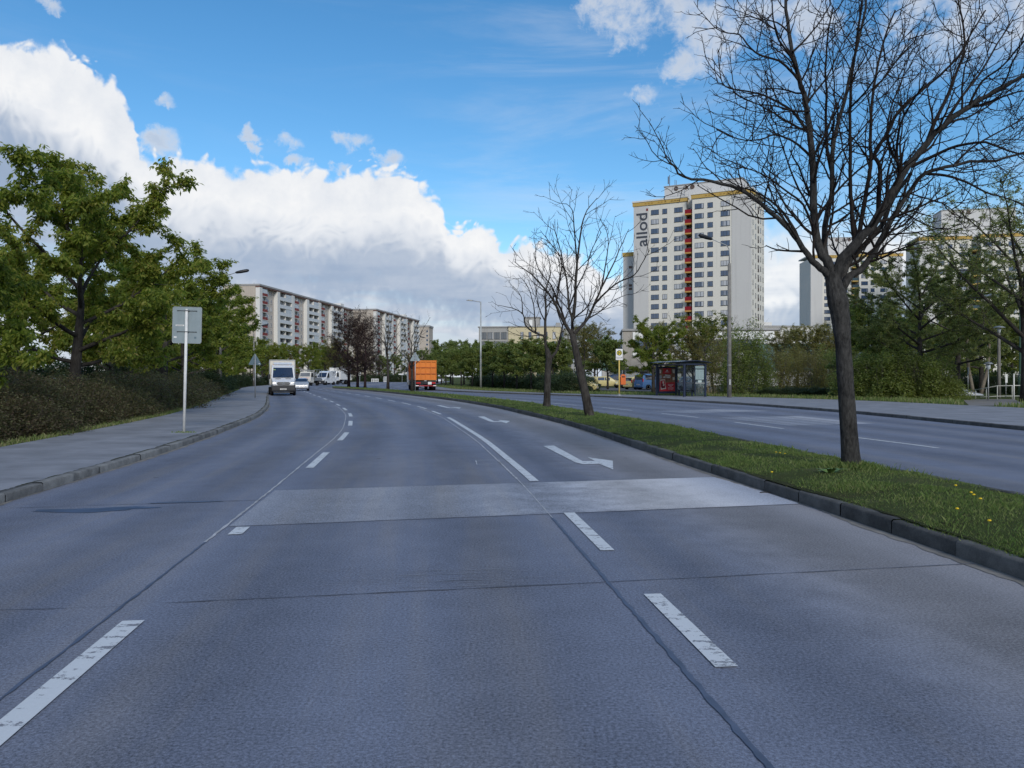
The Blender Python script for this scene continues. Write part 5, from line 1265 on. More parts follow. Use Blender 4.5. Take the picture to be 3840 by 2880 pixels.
def tower(label, loc, rz, bal, trim, text=None, nfl=15, cap=True, side='right', Htop=53.1, top=49.4):
    o = thing('apartment_tower', label, 'apartment tower', loc, rz)
    D = 18.0; LX0, LX1, RX0 = -34.3, -18.6, -16.3; LYo = 2.2
    mb = MB(); mb.bb((RX0, 0, 0), (0, D, Htop - 1.5)); mb.bb((LX0, LYo, 0), (LX1, D, Htop - 1.5)); mb.bb((LX1, 4.0, 0), (RX0, D, Htop - .6)); mb.build('wall', W_TOW, o)
    mb = MB(); mb.bb((-5.3, -.10, 0), (-.02, -.002, Htop - 1.55)); mb.bb((LX0 + .03, LYo - .10, 0), (-29.7, LYo - .002, Htop - 1.55)); mb.f, f2 = mb.f[:6], mb.f[6:]; v2_ = mb.v[8:]; mb.v = mb.v[:8]; mb.m = mb.m[:6]; mb.build('blank_panel', W_TOWG, o); mb = MB(); mb.bb((LX0 + .03, LYo - .10, 0), (-29.7, LYo - .002, Htop - 1.55)); mb.build('blank_panel', W_TOWG, o)
    mb = MB()
    for (a, b, y) in ((RX0, 0, 0), (LX0, LX1, LYo)):
        mb.prism([(a - .25, Htop - 1.5), (b + .25, Htop - 1.5), (b + .25, Htop - .45), (a - .25, Htop - .45)], y - .30, y + .4)
    mb.bb((-.4, .42, Htop - 1.5), (.24, 4, Htop - .45)); mb.bb((LX0 - .24, LYo + .42, Htop - 1.5), (LX0 + .4, LYo + 4, Htop - .45)); cn = mb.build('cornice', W_OCH, o)
    mb = MB()
    for (a, b, y) in ((RX0, 0, 0), (LX0, LX1, LYo)): mb.bb((a - .4, y - .45, Htop - .44), (b + .4, D + .3, Htop))
    mb.build('roof_edge', W_PIER, o)
    mb = MB()
    for (a, b, y) in ((RX0, 0, 0), (LX0, LX1, LYo)):
        L = b - a
        for f in (.30, .55, .80):
            for k in range(3): x = a + L * f + (k - 1) * .95; mb.bb((x - .28, y - .325, Htop - 1.15), (x + .28, y - .302, Htop - .85))
    mb.build('roof_vent', mat('vent_ochre', (.36, .22, .05), .8, .1, 3), cn)
    ph = MB(); ph.bb((-26.3, 6.5, Htop + .002), (-3.8, 15.5, 57.4)); p_ = ph.build('penthouse', W_TOWG, o)
    mb = MB(); mb.bb((-26.5, 6.3, 57.402), (-3.6, 15.7, 57.65)); mb.build('roof_edge', W_ROOF, p_)
    for x in (-22.8, -20.0, -18.0):
        mb = MB(); pts = [(x + .55 * math.cos(a), 6.44, 56.6 + .55 * math.sin(a)) for a in [2 * math.pi * j / 16 for j in range(17)]]; mb.tube(pts, .12, 6); mb.add([(q[0], 6.46, q[2]) for q in pts[:-1]], [tuple(range(16))[::-1]]); mb.build('round_vent', M_BRN, p_)
    mb = MB(); mb.tube([(-20.2, 6.4, Htop), (-20.2, 6.4, 57.2)], .10, 6); mb.tube([(-23.2, 6.4, 56.6), (-20.2, 6.4, 56.6)], .08, 6); mb.tube([(-22.2, 6.4, Htop), (-22.2, 6.4, 55.6), (-20.4, 6.4, 54.6)], .08, 6); mb.build('pipe', M_GALV, p_)
    mb = MB()
    for z in (Htop + 1.0, Htop + .55): mb.tube([(-25.2, 5.2, z), (-18.8, 5.2, z)], .045, 5)
    for k in range(7): x = -25.2 + k * 1.066; mb.tube([(x, 5.2, Htop), (x, 5.2, Htop + 1.0)], .045, 5)
    mb.build('roof_railing', M_GALV, o)
    mb = MB(); mb.tube([(-25.2, 8, 57.6), (-25.2, 8, 61.2)], .10, 6); mb.tube([(-25.6, 8, 58.6), (-25.6, 8, 60.8)], .16, 6); mb.tube([(-23.6, 8, 57.6), (-23.6, 8, 59.6)], .07, 5); mb.tube([(-23.2, 8, 57.6), (-23.2, 8, 59.4)], .07, 5); mb.tube([(-7.5, 9, 57.6), (-7.5, 9, 61.5)], .06, 5); mb.build('antenna', M_BRN, o)
    for i in range(nfl):
        z = top - i * FL
        zl = z + .0
        for x0, x1, n in ((-29.0, -26.65, 3), (-25.6, -24.2, 2), (-22.1, -19.65, 3)): window(o, ((x0 + x1) / 2, LYo - .001, zl), x1 - x0, 1.42, n)
        for x0, x1, n in ((RX0 + .73, RX0 + 3.25, 3), (RX0 + 4.3, RX0 + 5.8, 2), (RX0 + 7.95, RX0 + 10.45, 3)): window(o, ((x0 + x1) / 2, -.001, z), x1 - x0, 1.42, n)
    xc = (LX1 + RX0) / 2; wd = RX0 - LX1 + .1
    for i in range(nfl - 1):
        z = top - i * FL - .25
        mb = MB(); mb.bb((LX1 + .02, .55, z - 1.36), (RX0 - .02, .70, z - .30)); b_ = mb.build('balcony', bal, o)
        mb = MB(); mb.bb((LX1 + .01, .50, z - 1.78), (RX0 - .01, 3.9, z - 1.362)); mb.build('balcony_slab', trim, b_)
        mb = MB(); mb.tube([(LX1 + .05, .62, z - .22), (RX0 - .05, .62, z - .22)], .03, 5); mb.build('hand_rail', M_FRM, b_)
        window(b_, (xc + .45, 3.98, z - .1), .95, 2.1, 1, 0, M_FRM, M_DGL, 'balcony_door'); window(b_, (xc - .62, 3.98, z + .2), .85, 1.4, 1, 0, M_FRM, M_DGL, 'balcony_window')
    sx = 1 if side == 'right' else -1; X = .001 if side == 'right' else LX0 - .001; rr = R(90) if side == 'right' else R(-90)
    if side:
        for i in range(nfl):
            z = top - i * FL
            for y, w_ in ((1.6, .55), (5.4, .7), (12.6, .8), (16.2, .7)): window(o, (X, y, z - (.6 if y > 3 else 0)), w_, 1.35, 1, rr, name='narrow_window')
            mb = MB(); mb.box((X + sx * .06, 9.0, z - .9), (.12, 1.5, 1.9)); l_ = mb.build('louvre', W_DARK, o)
            mb = MB(); mb.box((X + sx * .14, 9.0, z - 1.35), (.05, 1.3, .7)); mb.build('louvre_panel', M_BRN, l_)
    if text:
        mb = MB(); mb.bb((-39.0, 6.2, 0), (LX0 - .01, 16, 37.8)); wg = mb.build('stair_wing', W_TOWG, o)
        mb = MB(); mb.bb((-39.2, 6.0, 37.81), (LX0 - .02, 16.2, 39.0)); mb.build('cornice', W_OCH, wg)
        for z in (34.5, 34.5 - 2 * FL, 33.5 - 2 * FL):
            mb = MB(); mb.bb((-37.2, 6.14, z - .35), (-36.2, 6.198, z + .35)); mb.build('vent', M_BRN, wg)
        me = text_mesh(text, 4.4, 'lettering', mat('lettering_slate', (.055, .065, .085), .6, .1, 2), .03, 1.02, .05)
        ys = [v.co.x for v in me.vertices]; k = 9.7 / (max(ys) - min(ys)); zs = [v.co.y for v in me.vertices]; k2 = 3.35 / (max(zs) - min(zs))
        for v in me.vertices: v.co.x *= k; v.co.y *= k2
        me.update()
        L = inst(me, 'lettering', o, (-31.55, LYo - .14, 44.7), (0, 0, 0)); L.rotation_euler = (R(90), R(-90), 0)
        mb = MB(); mb.bb((-30.45, LYo - .16, 50.0), (-29.85, LYo - .105, 50.7)); mb.build('emblem', W_BALR, o)
    return o
tower('white high rise with red balcony column and allod lettering up its side', (65.06, 213.5, 0), R(-28), W_RED, W_ORA, 'allod')
D2 = 313; 
t2x = XA(3037.6, D2)
a2 = R(-5); tower('ochre topped tower with dark balconies, directly behind the big bare tree', (t2x + 34.3 * math.cos(a2), D2 + 34.3 * math.sin(a2) - 2.2, 0), a2, W_TEAL, W_OCH, None, 14, side=None, Htop=50.3, top=46.6)
D3 = 262; a3 = R(-12); t3x = XA(3442, D3)
tower('ochre topped tower rising behind the sparse leafed trees by the handrail', (t3x + 34.3 * math.cos(a3), D3 + 34.3 * math.sin(a3) - 2.2, 0), a3, W_TEAL, W_OCH, None, 13, side=None, Htop=48.4, top=44.7)

def slab(label, c0, c1, hgt, nsec, depth=12.0, nfl=11, endw=True, top_f=None):
    """long balcony block: c0 near corner, c1 far corner of the street side, local +x away along the facade, -y towards the street"""
    d = Vector((c1[0] - c0[0], c1[1] - c0[1], 0)); L = d.length; rz = math.atan2(d.y, d.x)
    o = thing('apartment_block', label, 'apartment block', (c0[0], c0[1], 0), rz)
    fl = 2.8; sec = L / nsec; zt = hgt - 1.6
    mb = MB(); mb.bb((0, 0, 0), (L, depth, hgt - .5)); mb.build('wall', W_SLABF, o)
    mb = MB(); mb.bb((-.12, .1, 0), (-.002, depth, hgt - .6)); mb.build('gable_panel', W_SLAB, o)
    mb = MB()
    for s in range(nsec): mb.bb((s * sec - .3 + (.31 if s else 0), -1.6 + .35 * (s % 2), hgt - .5), ((s + 1) * sec - .001, depth + .3, hgt + .1))
    mb.build('roof_edge', W_ROOF, o)
    mb = MB()
    for s in range(nsec): mb.bb((s * sec - .2 + (.21 if s else 0), -1.45 + .35 * (s % 2), hgt - 1.0), ((s + 1) * sec - .002, -.002, hgt - .505))
    mb.build('roof_band', mat('roof_band_brown', (.16, .09, .075), .8, .1, 1), o)
    for s in range(nsec):
        x0 = s * sec
        def fx(f): return x0 + sec * f
        mb = MB(); mb.bb((fx(0) + (.0 if s else .0), -1.5, 0), (fx(.075), -.003, hgt - 1.05)); mb.bb((fx(.245), -.5, 0), (fx(.262), -.003, hgt - 1.05)); mb.bb((fx(.52), -1.5, 0), (fx(.60), -.003, hgt - 1.05)); mb.bb((fx(.985), -1.5, 0), (fx(.999), -.003, hgt - 1.05)); mb.build('pier', W_PIER, o)
        for k in range(nfl):
            z = zt - 2.2 - k * fl          # floor level of the storey
            if z < -1: break
            mb = MB(); mb.bb((fx(.078), -1.25, z), (fx(.243), -1.15, z + 1.05)); b_ = mb.build('red_balcony', W_BALR, o)
            mb = MB(); mb.bb((fx(.076), -1.35, z - .18), (fx(.244), -.002, z - .002)); mb.build('balcony_slab', W_PIER, b_)
            mb = MB(); mb.quad((fx(.08), -.06, z + .1), (fx(.24), -.06, z + .1), (fx(.24), -.06, z + 2.5), (fx(.08), -.06, z + 2.5)); mb.build('balcony_glazing', M_DGL, b_)
            if (k * 3 + s) % 4 == 0: mb = MB(); mb.bb((fx(.08), -1.20, z + 1.06), (fx(.24), -1.17, z + 2.55)); mb.build('wind_screen', mat('pale_screen', (.45, .5, .54), .2, .1, 2) if 'pale_screen' not in bpy.data.materials else bpy.data.materials['pale_screen'], b_)
            mb = MB(); mb.bb((fx(.602), -1.45, z), (fx(.984), -1.35, z + 1.12)); b_ = mb.build('white_balcony', W_BALW, o)
            mb = MB(); mb.bb((fx(.601), -1.5, z - .2), (fx(.985), -.002, z - .002)); mb.build('balcony_slab', W_PIER, b_)
            mb = MB(); mb.quad((fx(.605), -.06, z + .1), (fx(.98), -.06, z + .1), (fx(.98), -.06, z + 2.5), (fx(.605), -.06, z + 2.5)); mb.build('balcony_glazing', M_DGL, b_)
            mb = MB(); mb.bb((fx(.79), -1.34, z + .002), (fx(.795), -.062, z + 2.55)); mb.build('divider', W_PIER, b_)
            if (k * 5 + s * 3) % 7 in (0, 3): mb = MB(); mb.bb((fx(.80), -1.42, z + 1.125), (fx(.98), -1.38, z + 2.5)); mb.build('wind_screen', bpy.data.materials['pale_screen'], b_)
            for f, w_, n in ((.33, 2.1, 2), (.44, 1.3, 1)): window(o, (fx(f), -.001, z + 1.6), w_, 1.4, n, 0, M_FRW, M_WGL)
    for (x, h_) in ((L * .93, 3.2), (L * .955, 3.0), (L * .10, 2.0)):
        mb = MB(); mb.tube([(x, depth / 2, hgt), (x, depth / 2, hgt + h_)], .12, 5); mb.build('antenna', M_GALV, o)
    mb = MB(); mb.bb((L * .86, depth * .3, hgt + .1), (L * .90, depth * .7, hgt + 2.6)); mb.build('roof_hut', W_PIER, o)
    return o
slab('long beige block with white and red balconies stepping along the street', (-89.6, 275), (-76.0, 390), 34.0, 4)
slab('second balcony block continuing behind the plum trees', (-66.2, 375.7), (-54.7, 452), 34.0, 3)
o = thing('apartment_tower', 'narrow plain tower end far behind the orange truck', 'apartment tower', (XA(1573, 500), 500, 0), R(-4))
mb = MB(); mb.bb((0, 0, 0), (6.2, 14, 33.2)); mb.build('wall', W_SLAB, o); mb = MB(); mb.bb((-.3, -.3, 33.21), (6.6, 14.3, 34.3)); mb.build('roof_edge', W_ROOF, o)
for k in range(9): window(o, (4.9, -.001, 30.5 - 2.8 * k), 1.2, 1.3, 1, 0, M_FRW, M_WGL)

# cream mid rise
D = 243; bx0, bx1 = XA(1795, D), XA(2205, D); a = R(-4)
o = thing('apartment_block', 'cream mid rise with tall narrow windows behind the bare median trees', 'apartment block', (bx0, D, 0), a)
L = bx1 - bx0 - 1; zt = 16.9
mb = MB(); mb.bb((9.2, 0, 0), (L - 7.5, 13, zt)); mb.build('wall', W_CREAM, o)
mb = MB(); mb.bb((0, .4, 0), (9.15, 12.5, zt - .1)); mb.bb((L - 7.45, .6, 0), (L, 12.5, zt - .5)); mb.build('end_bay', W_GRY, o)
mb = MB(); mb.bb((9.0, -.25, zt + .002), (L - 7.3, 13.2, zt + .35)); mb.bb((-.3, .1, zt - .08), (8.98, 12.8, zt + .3)); mb.build('roof_edge', W_ROOF, o)
ph0 = XA(1967, D) - bx0; ph1 = XA(2022, D) - bx0
mb = MB(); mb.bb((ph0, 3, zt + .36), (ph1, 10, zt + 3.1)); p_ = mb.build('penthouse', W_GRY, o); mb = MB(); mb.bb((ph0 - .3, 2.7, zt + 3.11), (ph1 + .3, 10.3, zt + 3.35)); mb.build('roof_edge', W_ROOF, p_); mb = MB(); mb.bb((ph0 + 1.2, 2.93, zt + .6), (ph0 + 2.3, 2.998, zt + 2.4)); mb.build('door', M_WHITE, p_)
mb = MB(); mb.bb((L - 9, 3, zt + .36), (L - 7.6, 5, zt + 1.5)); mb.build('chimney', W_GRY, o)
for k in range(6):
    z = zt - 3.0 - k * 2.8 + .4
    for j in range(6): window(o, (9.2 + 4.2 + j * 2.92 * 1.0 * (L - 18) / 17.5, -.001, z), .95, 2.2, 1, 0, M_FRM, M_WGL)
    for x0 in (.6, 2.6, 4.7, 6.8): window(o, (x0 + .95, .399, z), 1.75, 2.1, 2, 0, M_FRM, M_DGL)
    for x0 in (1.4, 4.4): window(o, (L - 7.45 + x0 + .8, .599, z - .4), 1.9, 1.5, 2, 0, M_FRM, M_DGL)
# low service building behind the car park
D = 134; sx0 = XA(2337, D); a = R(-6)
o = thing('shop_building', 'low concrete shop building with white fascia behind the car park', 'shop building', (sx0, D, 0), a)
mb = MB(); mb.bb((0, 0, 3.05), (26, 14, 9.4)); mb.build('wall', W_TILE, o); mb = MB(); mb.bb((.4, 1.2, 0), (26, 13, 3.04)); mb.build('ground_floor', W_LIGHT, o)
mb = MB(); mb.bb((-.2, -.25, 9.41), (26.2, 14.2, 9.75)); mb.build('roof_edge', W_ROOF, o)
mb = MB(); mb.bb((1.6, -.14, 7.9), (25, -.003, 9.2)); fsc = mb.build('fascia', M_WHITE, o)
mb = MB(); r_ = random.Random(4); x = 7.6
while x < 13: d_ = r_.uniform(.25, .6); mb.bb((x, -.165, 8.2), (x + d_, -.145, 8.45)); x += d_ + .12
mb.build('fascia_print', M_HAZ, fsc)
mb = MB(); mb.bb((1.6, -.145, 5.2), (25, -.003, 5.75)); mb.build('sill_band', M_WHITE, o)
for j in range(7): window(o, (3.4 + j * 3.3, -.001, 6.85), 3.0, 1.9, 4, 0, M_FRM, M_WGL)
mb = MB(); mb.bb((6.0, 1.12, .05), (8.4, 1.197, 2.9)); mb.build('door', M_NAVY, o)
mb = MB(); mb.bb((2.9, 1.13, 1.7), (4.6, 1.197, 2.5)); mb.build('small_window', M_BLACK, o)
mb = MB(); mb.bb((-.16, .0, 0), (.02 - .16 + .12, .14, 9.3)); mb.build('downpipe', M_GALV, o)
D = 140; o = thing('service_building', 'turquoise glazed hall over a white base beside the shop building', 'service building', (XA(2258, D), D, 0), R(-6))
mb = MB(); mb.bb((0, 0, 2.7), (3.6, 10, 6.6)); mb.build('glazed_upper', W_TURQ, o); mb = MB(); mb.bb((0, -.05, 0), (3.6, 10, 2.69)); mb.build('base', W_LIGHT, o); mb = MB(); mb.bb((.0 - .2, -.2, 6.61), (3.7, 10.1, 6.9)); mb.build('roof_edge', W_ROOF, o)
for k in range(4): mb = MB(); x = .0 + k * 1.2; mb.bb((x, -.06, 2.72), (x + .09, -.003, 6.58)); mb.build('mullion', M_FRM, o)
D = 128; o = thing('service_building', 'turquoise and white gym like hall seen between the yellowish trees', 'service building', (XA(2840, D), D, 0), R(-3))
mb = MB(); mb.bb((0, 0, 2.5), (9.2, 14, 7.0)); mb.build('glazed_upper', W_TURQ, o); mb = MB(); mb.bb((0, -.05, -.5), (9.2, 14, 2.49)); mb.build('base', W_LIGHT, o); mb = MB(); mb.bb((-.2, -.2, 7.01), (9.4, 14.2, 7.4)); mb.build('roof_edge', M_WHITE, o)
for k in range(7): mb = MB(); x = .0 + k * 1.5; mb.bb((x, -.06, 2.52), (x + .11, -.003, 6.98)); mb.build('mullion', M_FRM, o)
mb = MB(); mb.bb((2.6, -.12, 1.5), (4.2, -.053, 2.1)); mb.build('small_window', M_BLACK, o)
mb = MB(); mb.bb((8.0, -.12, -.5), (9.1, -.053, 2.0)); mb.build('door', M_NAVY, o)
# far low flats
D = 300; o = thing('apartment_block', 'far grey white flats low between the two towers', 'apartment block', (XA(2835, D), D, 0), R(4))
mb = MB(); mb.bb((0, 0, 0), (24, 12, 20.5)); mb.build('wall', W_PIER, o); mb = MB(); mb.bb((-.2, -.2, 20.51), (24.2, 12.2, 21.2)); mb.build('roof_edge', W_ROOF, o); mb = MB(); mb.bb((2, 2, 21.21), (7, 9, 22.6)); mb.build('roof_hut', W_PIER, o)
for k in range(5):
    for j in range(7):
        window(o, (2.0 + j * 3.3, -.001, 18.6 - k * 2.8), 2.2 if j % 2 else 1.4, 1.4, 2, 0, M_FRM, M_WGL)
# ---------------------------------------------------------------- trees
UP = Vector((0, 0, 1))
def rvec(rng):
    while True:
        v = Vector((rng.uniform(-1, 1), rng.uniform(-1, 1), rng.uniform(-1, 1)))
        if .05 < v.length < 1: return v.normalized()
def limb(rng, p, d, L, n, wob, trop):
    pts = [p.copy()]; d = d.normalized()
    for i in range(n):
        d = (d + rvec(rng) * wob + UP * trop).normalized(); p = p + d * (L / n); pts.append(p.copy())
    return pts
def along(pts, t):
    k = t * (len(pts) - 1); i = min(int(k), len(pts) - 2); f = k - i
    return pts[i].lerp(pts[i + 1], f), (pts[i + 1] - pts[i]).normalized()
def sprout(rng, mb, pts, r0, r1, lvl, prm, tips):
    """grow children along a limb; prm: list per level of dict(n per metre, len, ang, seg, wob, trop, rk, sides, t0)"""
    if lvl >= len(prm): return
    q = prm[lvl]; L = sum((pts[i + 1] - pts[i]).length for i in range(len(pts) - 1))
    n = max(1, int(L * q['n'] * rng.uniform(.85, 1.15))); ph = rng.uniform(0, 6.28)
    for i in range(n):
        t = q['t0'] + (1 - q['t0']) * (i + rng.uniform(.2, .9)) / n; t = min(t, .99)
        p, d = along(pts, t); rr = r0 + (r1 - r0) * t
        side = d.cross(UP if abs(d.z) < .95 else Vector((1, 0, 0))).normalized(); side = Matrix.Rotation(ph + i * 2.4 + rng.uniform(-.5, .5), 3, d) @ side
        an = R(rng.uniform(*q['ang'])); dd = d * math.cos(an) + side * math.sin(an)
        ll = rng.uniform(*q['len']) * (1.1 - .55 * t)
        cp = limb(rng, p, dd, ll, q['seg'], q['wob'], q['trop'])
        a = min(rr * q['rk'], q.get('rmax', 9)); a = max(a, q.get('rmin', .004)); b = a * q.get('tap', .4)
        mb.tube(cp, [a + (b - a) * j / q['seg'] for j in range(q['seg'] + 1)], q['sides'], 0, cap=False)
        if q.get('leaf'): tips.append(cp)
        sprout(rng, mb, cp, a, b, lvl + 1, prm, tips)
M_BARKD = barkmat('bark_dark', (.018, .015, .013), (.075, .070, .064)); M_BARKT = barkmat('bark_twig', (.014, .011, .010), (.035, .029, .026)); M_BARKL = barkmat('bark_lichen', (.012, .012, .012), (.068, .067, .065), .35, 26)
M_TWG = barkmat('twig_grey', (.055, .048, .040), (.15, .135, .115)); M_BARKP = barkmat('bark_pale', (.10, .085, .065), (.26, .23, .19)); M_BARKPL = barkmat('bark_plum', (.02, .012, .014), (.05, .033, .035))
# --- the big bare tree on the median: main limbs measured in the photograph, given depth of their own
def traced(name, label, trunk, limbs, Y0, sc, off_, prm, seed, barkm, rot=0.0):
    rng = random.Random(seed)
    base = P(off_[0] + trunk[0][0] * sc, off_[1] + trunk[0][1] * sc, Y0)
    base.z = .15
    o = thing(name, label, 'tree', base)
    def W(x, y, dy=0.0): return P(off_[0] + x * sc, off_[1] + y * sc, Y0 + dy) - Vector((base.x, base.y, base.z))
    def smooth(pts, k=3):
        out = []
        for i in range(len(pts) - 1):
            p0 = pts[max(i - 1, 0)]; p1 = pts[i]; p2 = pts[i + 1]; p3 = pts[min(i + 2, len(pts) - 1)]
            for j in range(k):
                t = j / k; out.append(.5 * ((2 * p1) + (p2 - p0) * t + (2 * p0 - 5 * p1 + 4 * p2 - p3) * t * t + (3 * p1 - p0 - 3 * p2 + p3) * t ** 3))
        out.append(pts[-1]); return out
    tp = smooth([W(x, y) for x, y, r in trunk], 4); tr = list(np.interp(np.linspace(0, len(trunk) - 1, len(tp)), range(len(trunk)), [r for *_, r in trunk]))
    tp[0].z = -.05
    tr = [r * (1 + rng.uniform(-.03, .03)) for r in tr]
    mb = MB(); mb.tube(tp, tr, 18)
    th = mb
    mbt = MB(); tips = []
    for (pts, r0, r1, d0, d1) in limbs:
        n = len(pts); q = smooth([W(x, y, d0 + (d1 - d0) * (i / (n - 1)) ** 1.2) for i, (x, y) in enumerate(pts)], 3)
        for i in range(1, len(q) - 1): q[i] = q[i] + rvec(rng) * r0 * .16
        rad = [r0 + (r1 - r0) * (i / (len(q) - 1)) ** .8 for i in range(len(q))]
        (th if r0 > .045 else mbt).tube(q, rad, 12 if r0 > .045 else 7, 0, cap=False)
        sprout(rng, mbt, q, r0, r1, 0, prm, tips)
    th.build('trunk', barkm, o, True); mbt.build('crown', M_BARKT, o, True)
    return o
PB_ = [dict(n=3.9, len=(.55, 1.6), ang=(28, 62), seg=6, wob=.24, trop=.09, rk=.42, rmax=.024, rmin=.009, sides=5, t0=.15, tap=.40),
       dict(n=6.2, len=(.20, .62), ang=(28, 65), seg=4, wob=.28, trop=.08, rk=.6, rmin=.0055, sides=4, t0=.12, tap=.5),
       dict(n=10, len=(.07, .24), ang=(30, 70), seg=2, wob=.25, trop=.08, rk=.7, rmin=.0038, sides=3, t0=.15, tap=.6)]
big = [
 ([(1095, 1590), (1060, 1562), (990, 1500), (910, 1390), (830, 1290), (700, 1180), (570, 1090), (420, 1045), (250, 1020), (190, 950), (140, 905)], .070, .008, 0, -.8),
 ([(925, 1400), (870, 1290), (800, 1195), (680, 1110), (560, 1075)], .034, .009, -.1, .6),
 ([(1110, 1590), (1075, 1500), (1040, 1450), (1005, 1330), (1000, 1100), (985, 850), (970, 700), (955, 590), (915, 450), (880, 300), (850, 120), (832, -40)], .092, .022, 0, .5),
 ([(985, 900), (930, 850), (870, 808), (780, 775), (690, 805), (560, 800), (440, 745)], .026, .006, .2, -.9), ([(965, 760), (900, 665), (840, 615), (770, 575), (690, 540), (580, 520), (490, 498), (462, 420), (448, 280)], .030, .006, .25, 1.0),
 ([(950, 560), (925, 480), (860, 400), (800, 350), (700, 320), (640, 280), (570, 200), (500, 190), (430, 145)], .030, .006, .3, -.6), ([(960, 600), (1010, 530), (1080, 440), (1130, 330), (1180, 230), (1260, 150)], .022, .006, .3, 1.2),
 ([(985, 1215), (950, 1150), (900, 1060), (850, 930), (800, 780), (780, 700)], .024, .006, .1, -1.2), ([(1000, 1330), (940, 1180), (830, 1090), (700, 1000), (560, 955)], .026, .006, 0, -1.4),
 ([(975, 640), (890, 640), (780, 610), (680, 600), (590, 560)], .020, .006, .2, -1.3), ([(905, 420), (870, 330), (800, 230), (770, 120), (760, 0)], .026, .007, .3, -.8), ([(880, 300), (960, 220), (1040, 120), (1100, 20)], .022, .007, .3, 1.0), ([(860, 190), (790, 130), (690, 110), (600, 90)], .018, .006, .4, .9),
 ([(1080, 1530), (1060, 1420), (1075, 1250), (1105, 1110), (1108, 880), (1150, 680), (1190, 530), (1230, 350), (1285, 120), (1310, -40)], .062, .016, .1, 1.3), ([(1106, 1000), (1078, 870), (1070, 700), (1075, 550), (1068, 400), (1085, 180), (1115, 40)], .034, .009, .6, -.3),
 ([(1110, 850), (1020, 770), (930, 690), (850, 640)], .018, .006, .6, 1.5),
 ([(1235, 1400), (1222, 1250), (1212, 1050), (1210, 850), (1208, 650), (1218, 480), (1245, 280), (1270, 80), (1290, -60)], .040, .012, .1, -1.1), ([(1255, 1380), (1290, 1180), (1330, 950), (1325, 780), (1340, 560), (1370, 380), (1410, 220), (1470, 60)], .044, .012, .1, .9),
 ([(1330, 940), (1270, 850), (1210, 780), (1150, 760)], .018, .006, .4, -.5), ([(1345, 520), (1420, 430), (1490, 330), (1560, 220)], .020, .006, .6, 1.5), ([(1212, 620), (1290, 540), (1360, 440), (1420, 330)], .020, .006, -.5, -1.6),
 ([(1125, 1590), (1165, 1490), (1250, 1395), (1360, 1270), (1450, 1110), (1540, 965), (1650, 825), (1750, 720), (1900, 610), (2050, 520), (2212, 430), (2330, 350)], .100, .020, 0, -1.0),
 ([(1370, 1250), (1380, 1080), (1378, 950), (1350, 890), (1410, 790), (1490, 640), (1600, 540), (1720, 440), (1830, 330), (1910, 190), (1990, 60)], .046, .012, .1, 1.4), ([(1560, 960), (1690, 900), (1830, 840), (1990, 820), (2120, 870), (2280, 900)], .034, .009, -.4, -1.8),
 ([(1650, 830), (1700, 700), (1770, 560), (1830, 400), (1870, 260), (1855, 100), (1820, -40)], .040, .010, -.3, .8), ([(1750, 720), (1850, 560), (1960, 420), (2060, 250), (2150, 110)], .030, .009, -.5, 1.2), ([(1880, 620), (2000, 600), (2130, 540), (2260, 520)], .024, .008, -.6, .4), ([(1500, 1030), (1480, 880), (1500, 720), (1560, 600), (1640, 480)], .030, .008, -.2, -1.4),
 ([(1900, 600), (1970, 470), (2090, 380), (2200, 250), (2290, 180)], .022, .007, -.7, -1.6), ([(1420, 780), (1440, 640), (1500, 480), (1540, 360)], .020, .006, .7, 1.8),
 ([(1165, 1680), (1200, 1600), (1260, 1560), (1330, 1480), (1400, 1360), (1450, 1260), (1540, 1120), (1640, 1000), (1760, 965), (1900, 930), (2050, 925), (2212, 875), (2330, 850)], .072, .014, .1, 1.2),
 ([(1165, 1660), (1180, 1560), (1215, 1490), (1290, 1410), (1390, 1300), (1460, 1140), (1560, 1000)], .070, .030, .2, .9), ([(1640, 1000), (1760, 1010), (1880, 1050), (2000, 1110), (2140, 1150), (2280, 1230)], .030, .008, .7, 1.4), ([(1410, 1355), (1520, 1345), (1650, 1330), (1750, 1310)], .018, .006, .4, -.4),
 ([(1800, 960), (1900, 860), (2030, 780), (2180, 700), (2300, 640)], .024, .008, .9, 1.9), ([(1540, 1110), (1640, 1140), (1760, 1180), (1850, 1260)], .016, .005, .6, -.7)]
Z8 = (.651, (2400, 0))
inv = lambda px, py: ((px - 2400) / .651, py / .651)
trk = [(*inv(3194, 1772), .235), (*inv(3193, 1750), .17), (*inv(3189, 1700), .137), (*inv(3175, 1500), .122), (*inv(3162, 1300), .117), (*inv(3153, 1200), .134), (*inv(3142, 1130), .156), (*inv(3128, 1070), .125), (*inv(3116, 1020), .092)]
traced('bare_tree', 'big bare tree with spreading limbs on the median, nearest the viewer', trk, [(p_, a_ * .88, b_, c_, d_) for p_, a_, b_, c_, d_ in big], 12.1, Z8[0], Z8[1], PB_, 21, M_BARKL)
PM_ = [dict(n=2.5, len=(.7, 2.0), ang=(28, 55), seg=5, wob=.18, trop=.10, rk=.42, rmax=.022, rmin=.011, sides=4, t0=.18, tap=.45),
       dict(n=3.3, len=(.3, .9), ang=(28, 60), seg=3, wob=.22, trop=.10, rk=.6, rmin=.008, sides=3, t0=.15, tap=.55),
       dict(n=3.6, len=(.12, .35), ang=(30, 60), seg=2, wob=.2, trop=.10, rk=.7, rmin=.006, sides=3, t0=.2, tap=.6)]
